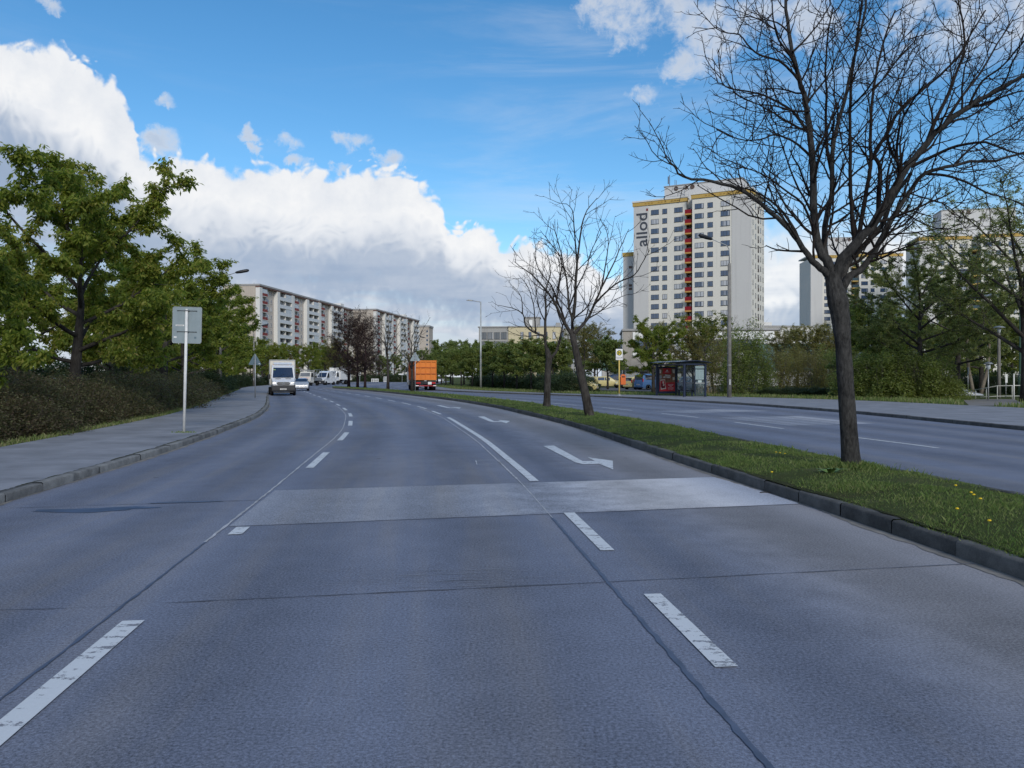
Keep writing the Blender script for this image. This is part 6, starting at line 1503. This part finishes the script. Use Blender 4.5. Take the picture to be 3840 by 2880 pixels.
T2 = [([(590, 995), (545, 930), (510, 860), (470, 780), (430, 710), (370, 640), (300, 560), (230, 510), (170, 465)], .075, .010, 0, -1.2), ([(545, 930), (520, 840), (480, 750), (440, 640), (380, 570), (335, 490), (310, 400)], .045, .010, 0, .9),
 ([(590, 980), (590, 880), (565, 800), (560, 680), (540, 550), (520, 450), (490, 330), (450, 190)], .060, .010, 0, .6), ([(595, 870), (610, 770), (615, 640), (625, 480), (640, 330), (660, 200), (700, 90), (770, 5)], .070, .010, .1, -.4), ([(625, 480), (612, 330), (602, 200), (590, 90), (545, 45)], .035, .009, 0, -1.0),
 ([(600, 985), (640, 950), (700, 880), (745, 780), (800, 660), (870, 520), (930, 380), (1000, 230)], .075, .010, 0, 1.0), ([(745, 780), (830, 690), (930, 610), (1040, 560), (1110, 450), (1150, 380)], .042, .009, .2, -1.2), ([(800, 660), (820, 550), (840, 430), (850, 300), (820, 190)], .034, .009, .4, 1.4), ([(700, 880), (800, 820), (900, 740), (1000, 700)], .030, .008, .2, 1.5), ([(597, 950), (600, 880), (680, 810), (740, 720), (770, 620)], .040, .009, 0, -1.5), ([(470, 780), (500, 600), (510, 450), (430, 330), (360, 240)], .036, .009, -.4, 1.4), ([(565, 800), (620, 660), (690, 520), (730, 380), (800, 250)], .034, .009, .2, -1.8)]
tk2 = [(718, 1592, .19), (700, 1500, .165), (680, 1400, .15), (660, 1320, .145), (635, 1200, .13), (610, 1080, .115), (590, 990, .11)]
traced('bare_tree', 'bare tree leaning away from the road with bark stripped at the foot', tk2, T2, 28.4, .5186, (1840, 740), PM_, 22, M_BARKD)
T3 = [([(400, 1090), (390, 1010), (350, 990), (290, 960), (250, 920), (230, 840), (150, 800), (60, 780)], .075, .010, 0, -.9), ([(395, 1010), (395, 900), (400, 800), (400, 680), (430, 560), (420, 450), (380, 370)], .075, .010, 0, .6), ([(325, 985), (320, 900), (310, 780), (270, 650), (200, 560)], .042, .010, -.2, 1.2), ([(430, 1165), (470, 1120), (500, 1030), (520, 930), (550, 850), (600, 770)], .085, .012, 0, .5), ([(230, 840), (220, 720), (160, 640)], .030, .009, -.6, .8), ([(400, 800), (470, 700), (500, 560), (490, 430)], .034, .009, .3, -1.0), ([(395, 900), (350, 800), (330, 680), (300, 520)], .034, .009, .2, -1.4), ([(520, 930), (480, 820), (470, 700)], .03, .009, .3, 1.2)]
tk3 = [(405, 1518, .20), (408, 1450, .165), (412, 1320, .16), (416, 1230, .15), (422, 1170, .155), (405, 1090, .10)]
traced('bare_tree', 'smaller forked bare tree just beyond the leaning one', tk3, T3, 37.4, .5186, (1840, 740), PM_, 23, M_BARKD)

# --- leaves in bulk
def leaves(rng, C, k, size, droop, spread, wf=.45, sag=.15):
    """C (n,3) cluster centres -> k leaflets each"""
    n = len(C); C = np.repeat(C, k, 0); m = len(C)
    az_ = rng.uniform(0, 2 * np.pi, m); el_ = rng.normal(-droop, .35, m)
    d = np.stack([np.cos(az_) * np.cos(el_), np.sin(az_) * np.cos(el_), np.sin(el_)], -1)
    s = size * rng.uniform(.65, 1.25, m)[:, None]
    up = rng.normal(0, .45, (m, 3)) + np.array([0, 0, 1.0]); sd_ = np.cross(d, up); sd_ /= np.linalg.norm(sd_, axis=1, keepdims=True) + 1e-9
    b = C + d * s * .12 + rng.normal(0, spread, (m, 3))
    V = np.empty((m, 4, 3)); V[:, 0] = b; V[:, 2] = b + d * s - np.array([0, 0, 1.0]) * s * sag
    mid = b + d * s * .58; V[:, 1] = mid - sd_ * s * wf * .5; V[:, 3] = mid + sd_ * s * wf * .5
    return V.reshape(-1, 3)
LM_CHEST = leafmat('chestnut_leaf', [(.10, .15, .038), (.17, .23, .048), (.245, .30, .060), (.32, .335, .078), (.31, .26, .088)], .6)
LM_YEL = leafmat('young_leaf', [(.11, .15, .035), (.20, .235, .045), (.28, .29, .06)], .4)
LM_GRN = leafmat('lime_leaf', [(.15, .195, .080), (.23, .28, .098), (.31, .335, .12)], .6)
LM_SPA = leafmat('sparse_leaf', [(.18, .205, .11), (.255, .285, .13), (.33, .36, .155)], .6)
LM_BRN = leafmat('budding_leaf', [(.18, .155, .085), (.27, .245, .10), (.32, .31, .12)], .58)
LM_SHR = leafmat('barberry_leaf', [(.085, .064, .050), (.145, .115, .076), (.135, .150, .075), (.22, .205, .105)], .45)
LM_DRK = leafmat('dark_hedge_leaf', [(.042, .066, .040), (.068, .100, .050), (.100, .132, .060)], .4)
LM_PLUM = leafmat('plum_bud', [(.050, .034, .036), (.080, .052, .050), (.11, .076, .060)], .3)
def tree_mesh(seed, h, crown_r, base_h, trunk_r, leafm, barkm, nl=9, kl=6, lsize=.17, droop=.55, dens=1.0, shape='round', sub=(1.5, 2.4), lean=(0, 0), nclus=2000, wf=.45, jit=.10):
    """returns (trunk mesh, crown mesh) – a trunk with limbs, and twigs carrying leaf clusters"""
    rng = random.Random(seed); nr = np.random.default_rng(seed)
    th, cr = MB(), MB(); tips = []
    top = Vector((lean[0], lean[1], h * .80))
    tp = [Vector((0, 0, -.1)), Vector((lean[0] * .1, lean[1] * .1, base_h * .5)), Vector((lean[0] * .3, lean[1] * .3, base_h)), top * .6 + Vector((rng.uniform(-.2, .2), rng.uniform(-.2, .2), 0)), top]
    th.tube(tp, [trunk_r * 1.25, trunk_r, trunk_r * .9, trunk_r * .5, trunk_r * .12], 10)
    for i in range(nl):
        f = (i + rng.uniform(.2, .8)) / nl
        z = base_h + (h * .80 - base_h) * (f ** 1.15) * .92
        p, d = along(tp[1:], 0.0); 
        # point on the trunk at height z
        for j in range(1, len(tp) - 1):
            if tp[j].z <= z <= tp[j + 1].z: p = tp[j].lerp(tp[j + 1], (z - tp[j].z) / (tp[j + 1].z - tp[j].z))
        a = i * 2.4 + rng.uniform(-.4, .4)
        e = {'round': .15 + .95 * f, 'vase': .75 + .4 * f, 'flat': .05 + .8 * f}[shape]
        zz = (z - base_h) / max(h - base_h, .1)
        reach = crown_r * {'round': math.sqrt(max(.16, 1 - ((zz - .38) / .72) ** 2)), 'vase': .95, 'flat': 1.08 * math.sqrt(max(.16, 1 - ((zz - .3) / .82) ** 2))}[shape] * rng.uniform(.75, 1.12)
        dd = Vector((math.cos(a) * math.cos(e), math.sin(a) * math.cos(e), math.sin(e)))
        L = reach / max(math.cos(e), .45); L = min(L, (h - z) / max(math.sin(e), .12) * 1.05)
        q = limb(rng, p, dd, L, 6, .10, .07 if shape != 'vase' else .04); r0 = trunk_r * (.50 - .22 * f)
        th.tube(q, [r0 + (.012 - r0) * j / 6 for j in range(7)], 6, 0, cap=False)
        prm = [dict(n=sub[0] * dens, len=(.7, .42 * crown_r + .5), ang=(30, 65), seg=4, wob=.16, trop=.05, rk=.5, rmax=.03, rmin=.010, sides=4, t0=.22, tap=.5, leaf=True),
               dict(n=sub[1] * dens, len=(.35, .95), ang=(30, 65), seg=3, wob=.2, trop=.06, rk=.6, rmin=.006, sides=3, t0=.2, tap=.5, leaf=True)]
        tips.append(q[3:]); sprout(rng, cr, q, r0, .012, 0, prm, tips)
    q = limb(rng, top * .75, Vector((0, 0, 1)), h * .27, 4, .12, .1); cr.tube(q, [.03, .02, .015, .01, .006], 4, 0, cap=False); tips.append(q)
    sprout(rng, cr, q, .03, .008, 0, [dict(n=2.2, len=(.6, 1.3), ang=(25, 55), seg=3, wob=.15, trop=.1, rk=.5, rmin=.006, sides=3, t0=.1, tap=.5, leaf=True)], tips)
    lens = np.array([sum((cp[i + 1] - cp[i]).length for i in range(len(cp) - 1)) for cp in tips]); ids = nr.choice(len(tips), nclus, p=lens / lens.sum())
    C = [along(tips[k], min(.999, rng.uniform(.1, 1.0) ** .8))[0] + rvec(rng) * rng.uniform(0, jit) for k in ids] + [cp[-1] for cp in tips[::2]]
    C = np.array([tuple(c) for c in C])
    LV = leaves(nr, C, kl, lsize, droop, lsize * .25, wf)
    kz = h / np.percentile(LV[:, 2], 99.7); kr = crown_r / np.percentile(np.hypot(LV[:, 0] - lean[0] * .5, LV[:, 1]), 95)
    SC = np.array([kr, kr, kz]); LV = LV * SC; cr.v = [tuple(v) for v in np.array(cr.v) * SC]; th.v = [tuple(v) for v in np.array(th.v) * SC]
    nb = len(cr.v); V = np.concatenate([np.array(cr.v).reshape(-1, 3), LV]); nq = len(LV) // 4
    Q = np.concatenate([np.array(cr.f, dtype=np.int64).reshape(-1, 4), nb + np.arange(nq * 4).reshape(nq, 4)]); mi = np.concatenate([np.zeros(len(cr.f), int), np.ones(nq, int)])
    cm = np_mesh('crown', V, Q, [M_BARKPL if barkm is M_BARKPL else M_TWG, leafm], mi)
    return th.mesh('trunk', barkm, True), cm, nq
def plant(name, label, meshes, loc, rz=0, sc=1.0, group=None, cat='tree'):
    o = thing(name, label, cat, loc, rz, group, sc); inst(meshes[0], 'trunk', o); inst(meshes[1], 'crown', o); return o
CH = [tree_mesh(100 + i, 9.4, 4.1, 1.9, .20, LM_CHEST, M_BARKD, 12, 6, .20, .65, 1.0, 'round', (1.6, 2.2), nclus=5600, wf=.40, jit=.25) for i in range(3)]
CHN = tree_mesh(110, 7.4, 3.5, 1.5, .18, LM_CHEST, M_BARKD, 13, 6, .165, .65, 1.1, 'round', (1.7, 2.4), nclus=6500, wf=.42, jit=.24)
CHB = tree_mesh(111, 9.3, 3.7, 1.9, .20, LM_CHEST, M_BARKD, 14, 6, .175, .65, 1.15, 'round', (1.7, 2.4), nclus=7000, wf=.42, jit=.24)
SM = [tree_mesh(120 + i, 5.7, 2.2, 1.9, .10, LM_GRN, M_BARKD, 11, 4, .22, .3, 1.2, 'round', (2.0, 2.4), nclus=2400, wf=.6, jit=.2) for i in range(2)]
YE = tree_mesh(130, 8.5, 3.2, 1.6, .16, LM_YEL, M_BARKD, 12, 4, .20, .2, 1.1, 'round', (1.8, 2.4), nclus=2600, wf=.55, jit=.2)
BR = [tree_mesh(140 + i, 9.0, 3.0, 1.8, .15, LM_BRN, M_BARKD, 12, 3, .15, .1, 1.2, 'vase', (2.0, 2.6), nclus=5200, wf=.55, jit=.18) for i in range(2)]
SP = tree_mesh(150, 10.2, 4.9, 2.6, .22, LM_SPA, M_BARKD, 14, 3, .13, .3, 1.15, 'flat', (2.0, 2.6), nclus=19000, wf=.6)
SP2 = tree_mesh(151, 13.5, 6.3, 3.0, .26, LM_SPA, M_BARKD, 15, 3, .115, .3, 1.15, 'vase', (2.2, 2.8), nclus=10500, wf=.6)
PL = [tree_mesh(160 + i, 10.2, 2.9, 1.7, .17, LM_PLUM, M_BARKPL, 16, 3, .14, .1, 1.5, 'round', (2.8, 3.4), nclus=6000, wf=.45, jit=.2) for i in range(2)]
BA = [tree_mesh(170 + i, 9.5, 3.0, 2.3, .15, LM_BRN, M_BARKD, 10, 1, .07, .1, 1.2, 'vase', (1.9, 2.6), nclus=350) for i in range(2)]
GR = [tree_mesh(180 + i, 8.8, 3.7, 1.2, .18, LM_GRN, M_BARKD, 12, 4, .26, .3, 1.0, 'round', (1.8, 2.2), nclus=3000, wf=.6, jit=.25) for i in range(2)]
# bushes: many thin stems with small leaves, open silhouette
def bush_mesh(seed, rx, ry, h, leafm, n=2600, k=3, size=.06, stems=26, wf=.55):
    rng = random.Random(seed); nr = np.random.default_rng(seed); st = MB(); tips = []
    for i in range(stems):
        a = rng.uniform(0, 6.28); r = math.sqrt(rng.random()) * .55; p = Vector((rx * r * math.cos(a), ry * r * math.sin(a), 0))
        d = Vector((rx * math.cos(a) * r * 1.3, ry * math.sin(a) * r * 1.3, h)) .normalized()
        q = limb(rng, p, d, h * rng.uniform(.8, 1.1) * (1.02 - .30 * r), 4, .15, -.02); st.tube(q, [.014, .012, .009, .007, .004], 4, 0, cap=False); tips.append(q)
        sprout(rng, st, q, .012, .004, 0, [dict(n=5, len=(.2, .55 * h * .6), ang=(30, 75), seg=3, wob=.2, trop=-.02, rk=.6, rmin=.004, sides=3, t0=.15, tap=.5)], tips)
    # leaf clusters fill a lumpy mound
    u = nr.normal(0, 1, (n, 3)); u /= np.linalg.norm(u, axis=1, keepdims=True); u[:, 2] = np.abs(u[:, 2])
    lump = 1 + .20 * np.sin(u[:, 0] * 5 + seed) * np.cos(u[:, 1] * 6 + seed * 2) + .10 * np.sin(u[:, 2] * 8 + u[:, 0] * 9 + seed)
    rad = nr.uniform(.45, 1.04, n) ** .5 * lump
    C = u * rad[:, None] * np.array([rx, ry, h]); C[:, 2] = np.maximum(C[:, 2], .03)
    LV = leaves(nr, C, k, size, .1, size * .5, wf, .1)
    nb = len(st.v); V = np.concatenate([np.array(st.v), LV]); nq = len(LV) // 4
    fq = np.array([f for f in st.f]); Q = np.concatenate([fq, nb + np.arange(nq * 4).reshape(nq, 4)]); mi = np.concatenate([np.zeros(len(fq), int), np.ones(nq, int)])
    return np_mesh('shrub', V, Q, [M_TWG, leafm], mi)
SHB = [bush_mesh(200 + i, 1.5, 1.9, 1.25, LM_SHR, 6500, 3, .065) for i in range(3)]
SHBF = [bush_mesh(210 + i, 1.7, 2.2, 1.5, LM_SHR, 3200, 3, .10) for i in range(2)]
BSG = [bush_mesh(220 + i, 2.0, 1.8, 2.6, LM_GRN, 4200, 3, .14) for i in range(2)]
BSD = [bush_mesh(230 + i, 2.4, 2.0, 2.4, LM_DRK, 4200, 3, .17) for i in range(2)]
BSL = [bush_mesh(240 + i, 2.3, 2.1, 5.4, LM_GRN, 5200, 3, .17, 30) for i in range(1)] + [bush_mesh(242, 2.3, 2.1, 5.4, LM_BRN, 3600, 3, .15, 30)]
def bush(label, me, loc, rz=0, sc=1.0, group=None, name='shrub'):
    o = link(name, me); o.location = loc; o.rotation_euler = (0, 0, rz); o.scale = (sc, sc, sc) if not isinstance(sc, tuple) else sc
    return tag(o, label, 'shrub' if name == 'shrub' else name, group)
def lbx(Y): return float(np.interp(Y, YS, LB))
# left row of chestnuts
GC = 'chestnut trees along the near pavement'
plant('chestnut_tree', 'chestnut tree at the frame edge whose near leaves overhang the shrubs', CHN, (-15.6, 19.5, .1), .4, 1.0, GC)
plant('chestnut_tree', 'tall chestnut with clear trunk behind the low shrubs beside the sign board', CHB, (XA(282, 28), 28.0, .1), 1.1, 1.0, GC)
plant('chestnut_tree', 'chestnut whose crown stands directly behind the grey sign board', CH[1], (XA(612, 42), 42, .1), 2.0, (1.04, 1.04, .93), GC)
plant('chestnut_tree', 'deep second rank chestnut between the clear trunk and the sign board', CH[2], (XA(420, 50), 50, .1), .3, .85, GC)
plant('chestnut_tree', 'second rank chestnut filling the gap at the frame edge', CH[1], (XA(60, 37), 37, .1), 4.0, .9, GC)
for i, (Y, dx, sc) in enumerate(((56, -2.4, .90), (67, -0.9, .98), (78, -2.6, .84), (90, -2.8, .86), (103, -3, .84), (117, -3, .86), (132, -3.2, .84), (148, -3.4, .86), (166, -3.6, .92), (186, -3.6, 1.0), (205, -3.6, 1.05))):
    plant('chestnut_tree', ORD[i] + ' chestnut past the sign board along the near pavement, counting away', CH[i % 3], (lbx(Y) + dx, Y, .1), i * 1.7, sc, GC)
for i, (Y, dx) in enumerate(((62, -9), (75, -10), (88, -10), (105, -11), (125, -11), (145, -12))):
    plant('chestnut_tree', ORD[i] + ' back rank chestnut behind the pavement row, counting away', CH[(i + 1) % 3], (lbx(Y) + dx, Y, .1), i * 2.3, .88, 'chestnut trees of the back rank')
# shrubs along the near pavement
GS = 'low brown shrubs along the near pavement'
Y = 9.0; i = 0
while Y < 62:
    me = SHB[i % 3] if Y < 32 else SHBF[i % 2]
    bush((ORD[i] if i < 20 else 'last') + ' front row shrub along the near pavement, counting away from the viewer', me, (lbx(Y) - 1.72 - .25 * (i % 2), Y, .1), i * 2.1, (.95 + .1 * ((i * 5) % 4) / 3, 1.0, .86 + .16 * ((i * 7) % 4) / 1.5), GS)
    Y += 2.7 if Y < 32 else 3.6; i += 1
for i, (Y, dx) in enumerate(((12, -4.6), (15.5, -5.0), (19, -4.8), (23, -5.2), (27.5, -5.0), (32, -5.0), (37, -5.2), (43, -5), (50, -5))):
    bush(ORD[i] + ' back row shrub behind the front shrubs, counting away from the viewer', SHBF[i % 2], (lbx(Y) + dx, Y, .1), i * 1.3, (1.25, 1.1, 1.08), 'back row of brown shrubs')
for i, (Y, dx) in enumerate(((66, -1.9), (71, -2.2), (76, -2.2), (82, -2.2), (89, -2.4), (97, -2.4), (106, -2.5), (116, -2.6), (127, -2.7), (139, -2.8), (152, -2.8))):
    bush(ORD[i] + ' dark green shrub under the pavement chestnuts past the lamp, counting away', BSD[i % 2], (lbx(Y) + dx, Y, .1), i * 1.9, .85, 'dark shrubs under the chestnut row')
for i, (Y, dx, s_) in enumerate(((34, -10, 1.1), (44, -11, 1.2), (54, -10, 1.2), (60, -8, 1.1), (70, -8, 1.2), (80, -8, 1.3), (92, -8, 1.3), (108, -9, 1.3), (28, -13, 1.0), (24, -12, .9), (48, -16, 1.4), (38, -17, 1.3))):
    bush(ORD[i] + ' shadowy thicket bush behind the chestnut trunks', BSD[i % 2], (lbx(Y) + dx, Y, .1), i * 2.9, s_, 'thicket behind the chestnut trunks')
# median: plum and bare trees at the bend
def medx(px, Y): return (XA(px, Y), Y, .15)
GP = 'purple leaved plum trees on the median tip'
plant('plum_tree', 'dark purple budding tree on the median tip, nearer the lorry', PL[0], medx(1308, 116), .3, 1.12, GP)
plant('plum_tree', 'purple budding tree in the middle of the plum trio', PL[1], medx(1341, 112), 1.9, 1.0, GP)
plant('plum_tree', 'purple budding tree of the trio nearest the bare median trees', PL[0], medx(1369, 104), 4.0, .93, GP)
plant('bare_tree', 'bare median tree in front of the second balcony block', BA[0], medx(1455, 94), 1.2, 1.02, 'bare trees on the median')
plant('bare_tree', 'bare median tree overlapping the orange truck cab', BA[1], medx(1545, 75), 2.2, .82, 'bare trees on the median')
plant('bare_tree', 'greenish thin tree behind the plum trees', BR[0], (XA(1255, 195), 195, .1), 1.0, 1.25)
# far vegetation closing the bend
for i, (px, Y, sc, k) in enumerate(((1180, 235, 1.3, 0), (1240, 250, 1.2, 1), (1300, 255, 1.1, 0), (1365, 260, 1.15, 1), (1420, 262, 1.0, 0), (1480, 258, 1.05, 1), (1545, 255, 1.1, 0), (1600, 235, 1.15, 1), (1010, 240, 1.3, 1), (1090, 245, 1.3, 0), (940, 230, 1.3, 1))):
    plant('broadleaf_tree', ORD[i] + ' tree closing the far end of the street, counted in planting order', GR[k] if i % 3 else BR[k], (XA(px, Y), Y, 0), i * 1.1, sc, 'trees closing the far end of the street')
for i, (px, Y) in enumerate(((1345, 240), (1375, 241), (1405, 241), (1435, 241), (1465, 241), (1495, 240), (1525, 239), (1555, 236))):
    bush(ORD[i] + ' dark hedge bush behind the white barrier, counting towards the truck', BSD[i % 2], (XA(px, Y), Y, 0), i * 1.1, 1.0, 'dark hedge behind the white barrier')
# right verge street trees
GV = 'small green street trees along the far verge'
for i, (px, Y, s_) in enumerate(((1655, 150, 1.15), (1672, 134, 1.1), (1698, 124, 1.05), (1730, 116, 1.05), (1771, 107, 1.0), (1847, 100, 1.02), (1891, 94, 1.0), (1938, 87.5, .98), (1992, 82, .98), (2075, 80, .95))):
    plant('street_tree', ORD[i] + ' small verge tree counting from the orange truck towards the bus stop', SM[i % 2], (XA(px, Y), Y, .1), i * 2.0, s_, GV)
plant('street_tree', 'green slim trunked tree between the bus stop pole and the hedge', SM[1], (XA(2279, 94), 94, .1), .7, 1.12)
for i, (px, Y, s_) in enumerate(((1740, 150, 1.0), (1790, 140, .95), (1690, 165, 1.1), (1835, 135, .85), (1640, 180, 1.15), (1960, 150, .8), (2050, 150, .8))):
    plant('broadleaf_tree', ORD[i] + ' darker taller tree behind the verge trees', GR[i % 2], (XA(px, Y), Y, .1), i * 1.4, s_ * .95, 'taller trees behind the verge trees')
for i in range(11):
    f = i / 10; x, y = -4.2 + 11.0 * f, 112 - 33 * f
    bush(ORD[i] + ' piece of the dark clipped hedge behind the verge trees, counting towards the stop', BSD[i % 2], (x, y, .1), i * 1.2, (.85, 1.0, .72), 'dark hedge behind the verge trees', 'hedge')
bush('dark bush at the hedge end hiding most of the yellow car', BSD[0], (XA(2138, 73.5), 73.5, .1), .5, (.85, .8, .78)); bush('dark bush next to the hedge end between the two bare trunks', BSD[1], (XA(2085, 75.5), 75.5, .1), .9, (.85, .8, .72))
# behind and beside the shelter
plant('chestnut_tree', 'green chestnut above the bus shelter roof in front of the shop building', CH[0], (XA(2450, 74), 74, .1), .9, .74)
plant('broadleaf_tree', 'yellow green tree at the foot of the white high rise', YE, (XA(2642, 86), 86, .1), .2, 1.0)
for i, (px, Y, s_, l) in enumerate(((2430, 104, .95, 'twiggy budding tree whose tips cross the lettered tower, before the left windows'), (2560, 108, 1.10, 'twiggy budding tree under the red balcony column'), (2600, 78, .72, 'brownish budding tree behind the shelter timetable'), (2720, 104, 1.05, 'twiggy tree right behind the concrete lamp post'), (2800, 110, 1.05, 'twiggy tree at the blank corner of the white high rise'), (2670, 120, 1.1, 'thin twiggy tree behind the yellow green one'), (2480, 122, 1.1, 'thin twiggy tree behind the chestnut by the shelter'))):
    plant('budding_tree', l, BA[i % 2] if i in (0, 1, 3, 4) else BR[i % 2], (XA(px, Y), Y, .1), i * 1.7, s_, 'twiggy trees before the white high rise')
plant('broadleaf_tree', 'brownish bare topped tree right of the leaning bare tree', BR[1], (XA(2190, 120), 120, .1), .3, 1.1)
plant('broadleaf_tree', 'dense twiggy tree left of the shop building', BR[0], (XA(2230, 132), 132, .1), 2.3, 1.15)
bush('large rounded green bush beside the concrete lamp post', BSL[0], (XA(2800, 64), 64, .1), .4, (1.05, 1.0, 1.0))
bush('brown green bush between the lamp post and the rounded bush', BSL[1], (XA(2722, 72), 72, .1), 1.4, (.95, 1, .95))
for i, (px, Y, s_, l) in enumerate(((2925, 96, .82, 'yellowish light tree left of the big trunk, nearest the rounded bush'), (2990, 92, .86, 'middle yellowish light tree before the turquoise hall'), (3060, 88, .86, 'yellowish light tree close to the big trunk'), (3115, 98, .9, 'yellowish light tree hidden half behind the big trunk'), (3010, 130, 1.15, 'thin darker tree sticking up before the far flats'))):
    plant('budding_tree', l, BR[i % 2], (XA(px, Y), Y, -.2), i * 2.2, s_, 'yellowish light trees')
for i, (px, Y, k, s_) in enumerate(((2915, 78, 1, .80), (2975, 82, 1, .86), (3045, 76, 1, .78), (3105, 80, 0, .80), (3175, 70, 1, .7))):
    bush(ORD[i] + ' tall light bush behind the clipped hedge, counting towards the big trunk', BSL[k], (XA(px, Y), Y, .1), i * 1.4, s_, 'tall light bushes behind the clipped hedge')
for i, px in enumerate((2890, 2945, 3000, 3055, 3110, 3165)):
    bush(ORD[i] + ' length of low clipped hedge on the bank, counting towards the big trunk', BSD[i % 2], (XA(px, 60.5 + (i % 2) * .4), 60.5, .1), i * .8, (.5, .5, .27), 'low clipped hedge on the bank', 'hedge')
# right hand trees
plant('broadleaf_tree', 'green leafy tree just right of the big trunk', GR[0], (XA(3275, 60), 60, .1), 1.0, .82)
plant('sparse_tree', 'wide thinly leafed tree with dark trunk above the dense shrubs', SP, (XA(3452, 53.5), 53.5, .1), .6, 1.0)
plant('sparse_tree', 'tall fine branched tree cut by the frame edge near the green mast', SP2, (XA(3850, 47), 47, .1), 2.0, 1.0)
plant('sparse_tree', 'fine leafed tree filling the gap between the thinly leafed tree and the frame edge', SP, (XA(3590, 64), 64, .1), 5.0, 1.04)
plant('sparse_tree', 'second fine leafed tree behind the tall one by the handrail', SP, (XA(3680, 74), 74, .1), 3.0, .95)
for i, (px, Y, s_) in enumerate(((3240, 55, 1.15), (3310, 53.5, 1.2), (3380, 53, 1.15), (3455, 52, 1.1), (3525, 51.5, .85))):
    bush(ORD[i] + ' dense green shrub under the thinly leafed tree, counting away from the big trunk', BSG[i % 2], (XA(px, Y), Y, .1), i * 1.5, s_, 'dense shrubs right of the big trunk')
for i, (px, Y, s_) in enumerate(((3330, 84, 1.0), (3420, 90, 1.05), (3520, 95, 1.0), (3600, 105, 1.1), (3720, 92, 1.0), (3800, 82, .95), (3860, 72, .9), (3560, 120, 1.2), (3300, 110, 1.1))):
    plant('broadleaf_tree', ORD[i] + ' background tree filling the park behind the handrail, counted in planting order', GR[i % 2] if i % 3 else YE, (XA(px, Y), Y, -.2), i * 1.9, s_, 'park trees behind the handrail')
for i, (px, Y) in enumerate(((3600, 78), (3660, 80), (3740, 76), (3800, 70), (3850, 66))):
    bush(ORD[i] + ' dark low bush behind the handrail, counting towards the mast', BSD[i % 2], (XA(px, Y), Y, -.2), i * 1.5, .8, 'dark bushes behind the handrail')
def leaning(label, px, Y, pts, r):
    o = thing('leaning_tree', label, 'tree', (XA(px, Y), Y, 0)); rng = random.Random(px)
    q = [Vector(p) for p in pts]; mb = MB(); mb.tube(q, [r * (1 - .12 * i) for i in range(len(q))], 9); mb.build('trunk', M_BARKP, o, True)
    mb = MB(); tips = []; sprout(rng, mb, q[2:], r * .6, r * .3, 0, [dict(n=2.2, len=(1.0, 2.4), ang=(30, 60), seg=4, wob=.18, trop=.05, rk=.5, rmin=.012, sides=4, t0=.1, tap=.5, leaf=True), dict(n=2.5, len=(.4, 1), ang=(30, 60), seg=3, wob=.2, trop=0, rk=.6, rmin=.007, sides=3, t0=.2, leaf=True)], tips)
    C = np.array([tuple(along(c, rng.random())[0]) for c in tips for _ in range(4)]); nr = np.random.default_rng(px); LV = leaves(nr, C, 3, .16, .3, .05, .6); nb = len(mb.v); nq = len(LV) // 4
    me = np_mesh('crown', np.concatenate([np.array(mb.v), LV]), np.concatenate([np.array(mb.f), nb + np.arange(nq * 4).reshape(nq, 4)]), [M_BARKT, LM_GRN], np.concatenate([np.zeros(len(mb.f), int), np.ones(nq, int)])); inst(me, 'crown', o)
leaning('pale trunk leaning towards the thinly leafed tree, one of a V', 3654, 66, [(0, 0, -.4), (-.25, 0, 1.0), (-.5, 0, 2.3), (-.6, .1, 4.0), (-.4, .2, 6.0)], .17)
leaning('pale trunk leaning towards the concrete post, other half of the V', 3672, 66, [(0, 0, -.4), (.4, 0, 1.2), (.75, 0, 2.4), (.9, .1, 4.2), (1.0, .2, 6.2)], .17)
# backdrop trees beyond the car park and before the towers
for i, (px, Y, s_) in enumerate(((2100, 200, 1.0), (2170, 190, 1.0), (2240, 185, 1.1), (2340, 190, 1.0), (2620, 165, 1.0), (2700, 170, 1.0), (2780, 165, 1.0), (2860, 170, 1.0), (2940, 190, 1.1), (3020, 200, 1.1), (3110, 190, 1.1), (3200, 170, 1.1), (2000, 205, 1.0), (1900, 200, 1.0), (1810, 205, 1.0))):
    plant('broadleaf_tree', ORD[i] + ' distant tree behind the car park and halls, counted in planting order', GR[i % 2] if i % 2 else BR[i % 2], (XA(px, Y), Y, 0), i * 1.3, s_, 'distant trees behind the car park')
# dry reeds by the shelter
mb = MB(); rngt = random.Random(5)
for i in range(60):
    x, y = rngt.uniform(-1.6, 1.6), rngt.uniform(-.5, .5); h_ = rngt.uniform(.5, 1.2); mb.tube([(x, y, 0), (x + rngt.uniform(-.1, .1), y, h_ * .6), (x + rngt.uniform(-.3, .3), y + rngt.uniform(-.1, .1), h_)], [.012, .010, .006], 3)
o = mb.build('dry_reeds', mat('dry_stalk', (.32, .25, .15), .9, .2, 4)); o.location = (XA(2688, 64.5), 64.5, .1); tag(o, 'dry straw coloured reed stalks beside the bus shelter', 'reeds', kind='stuff')
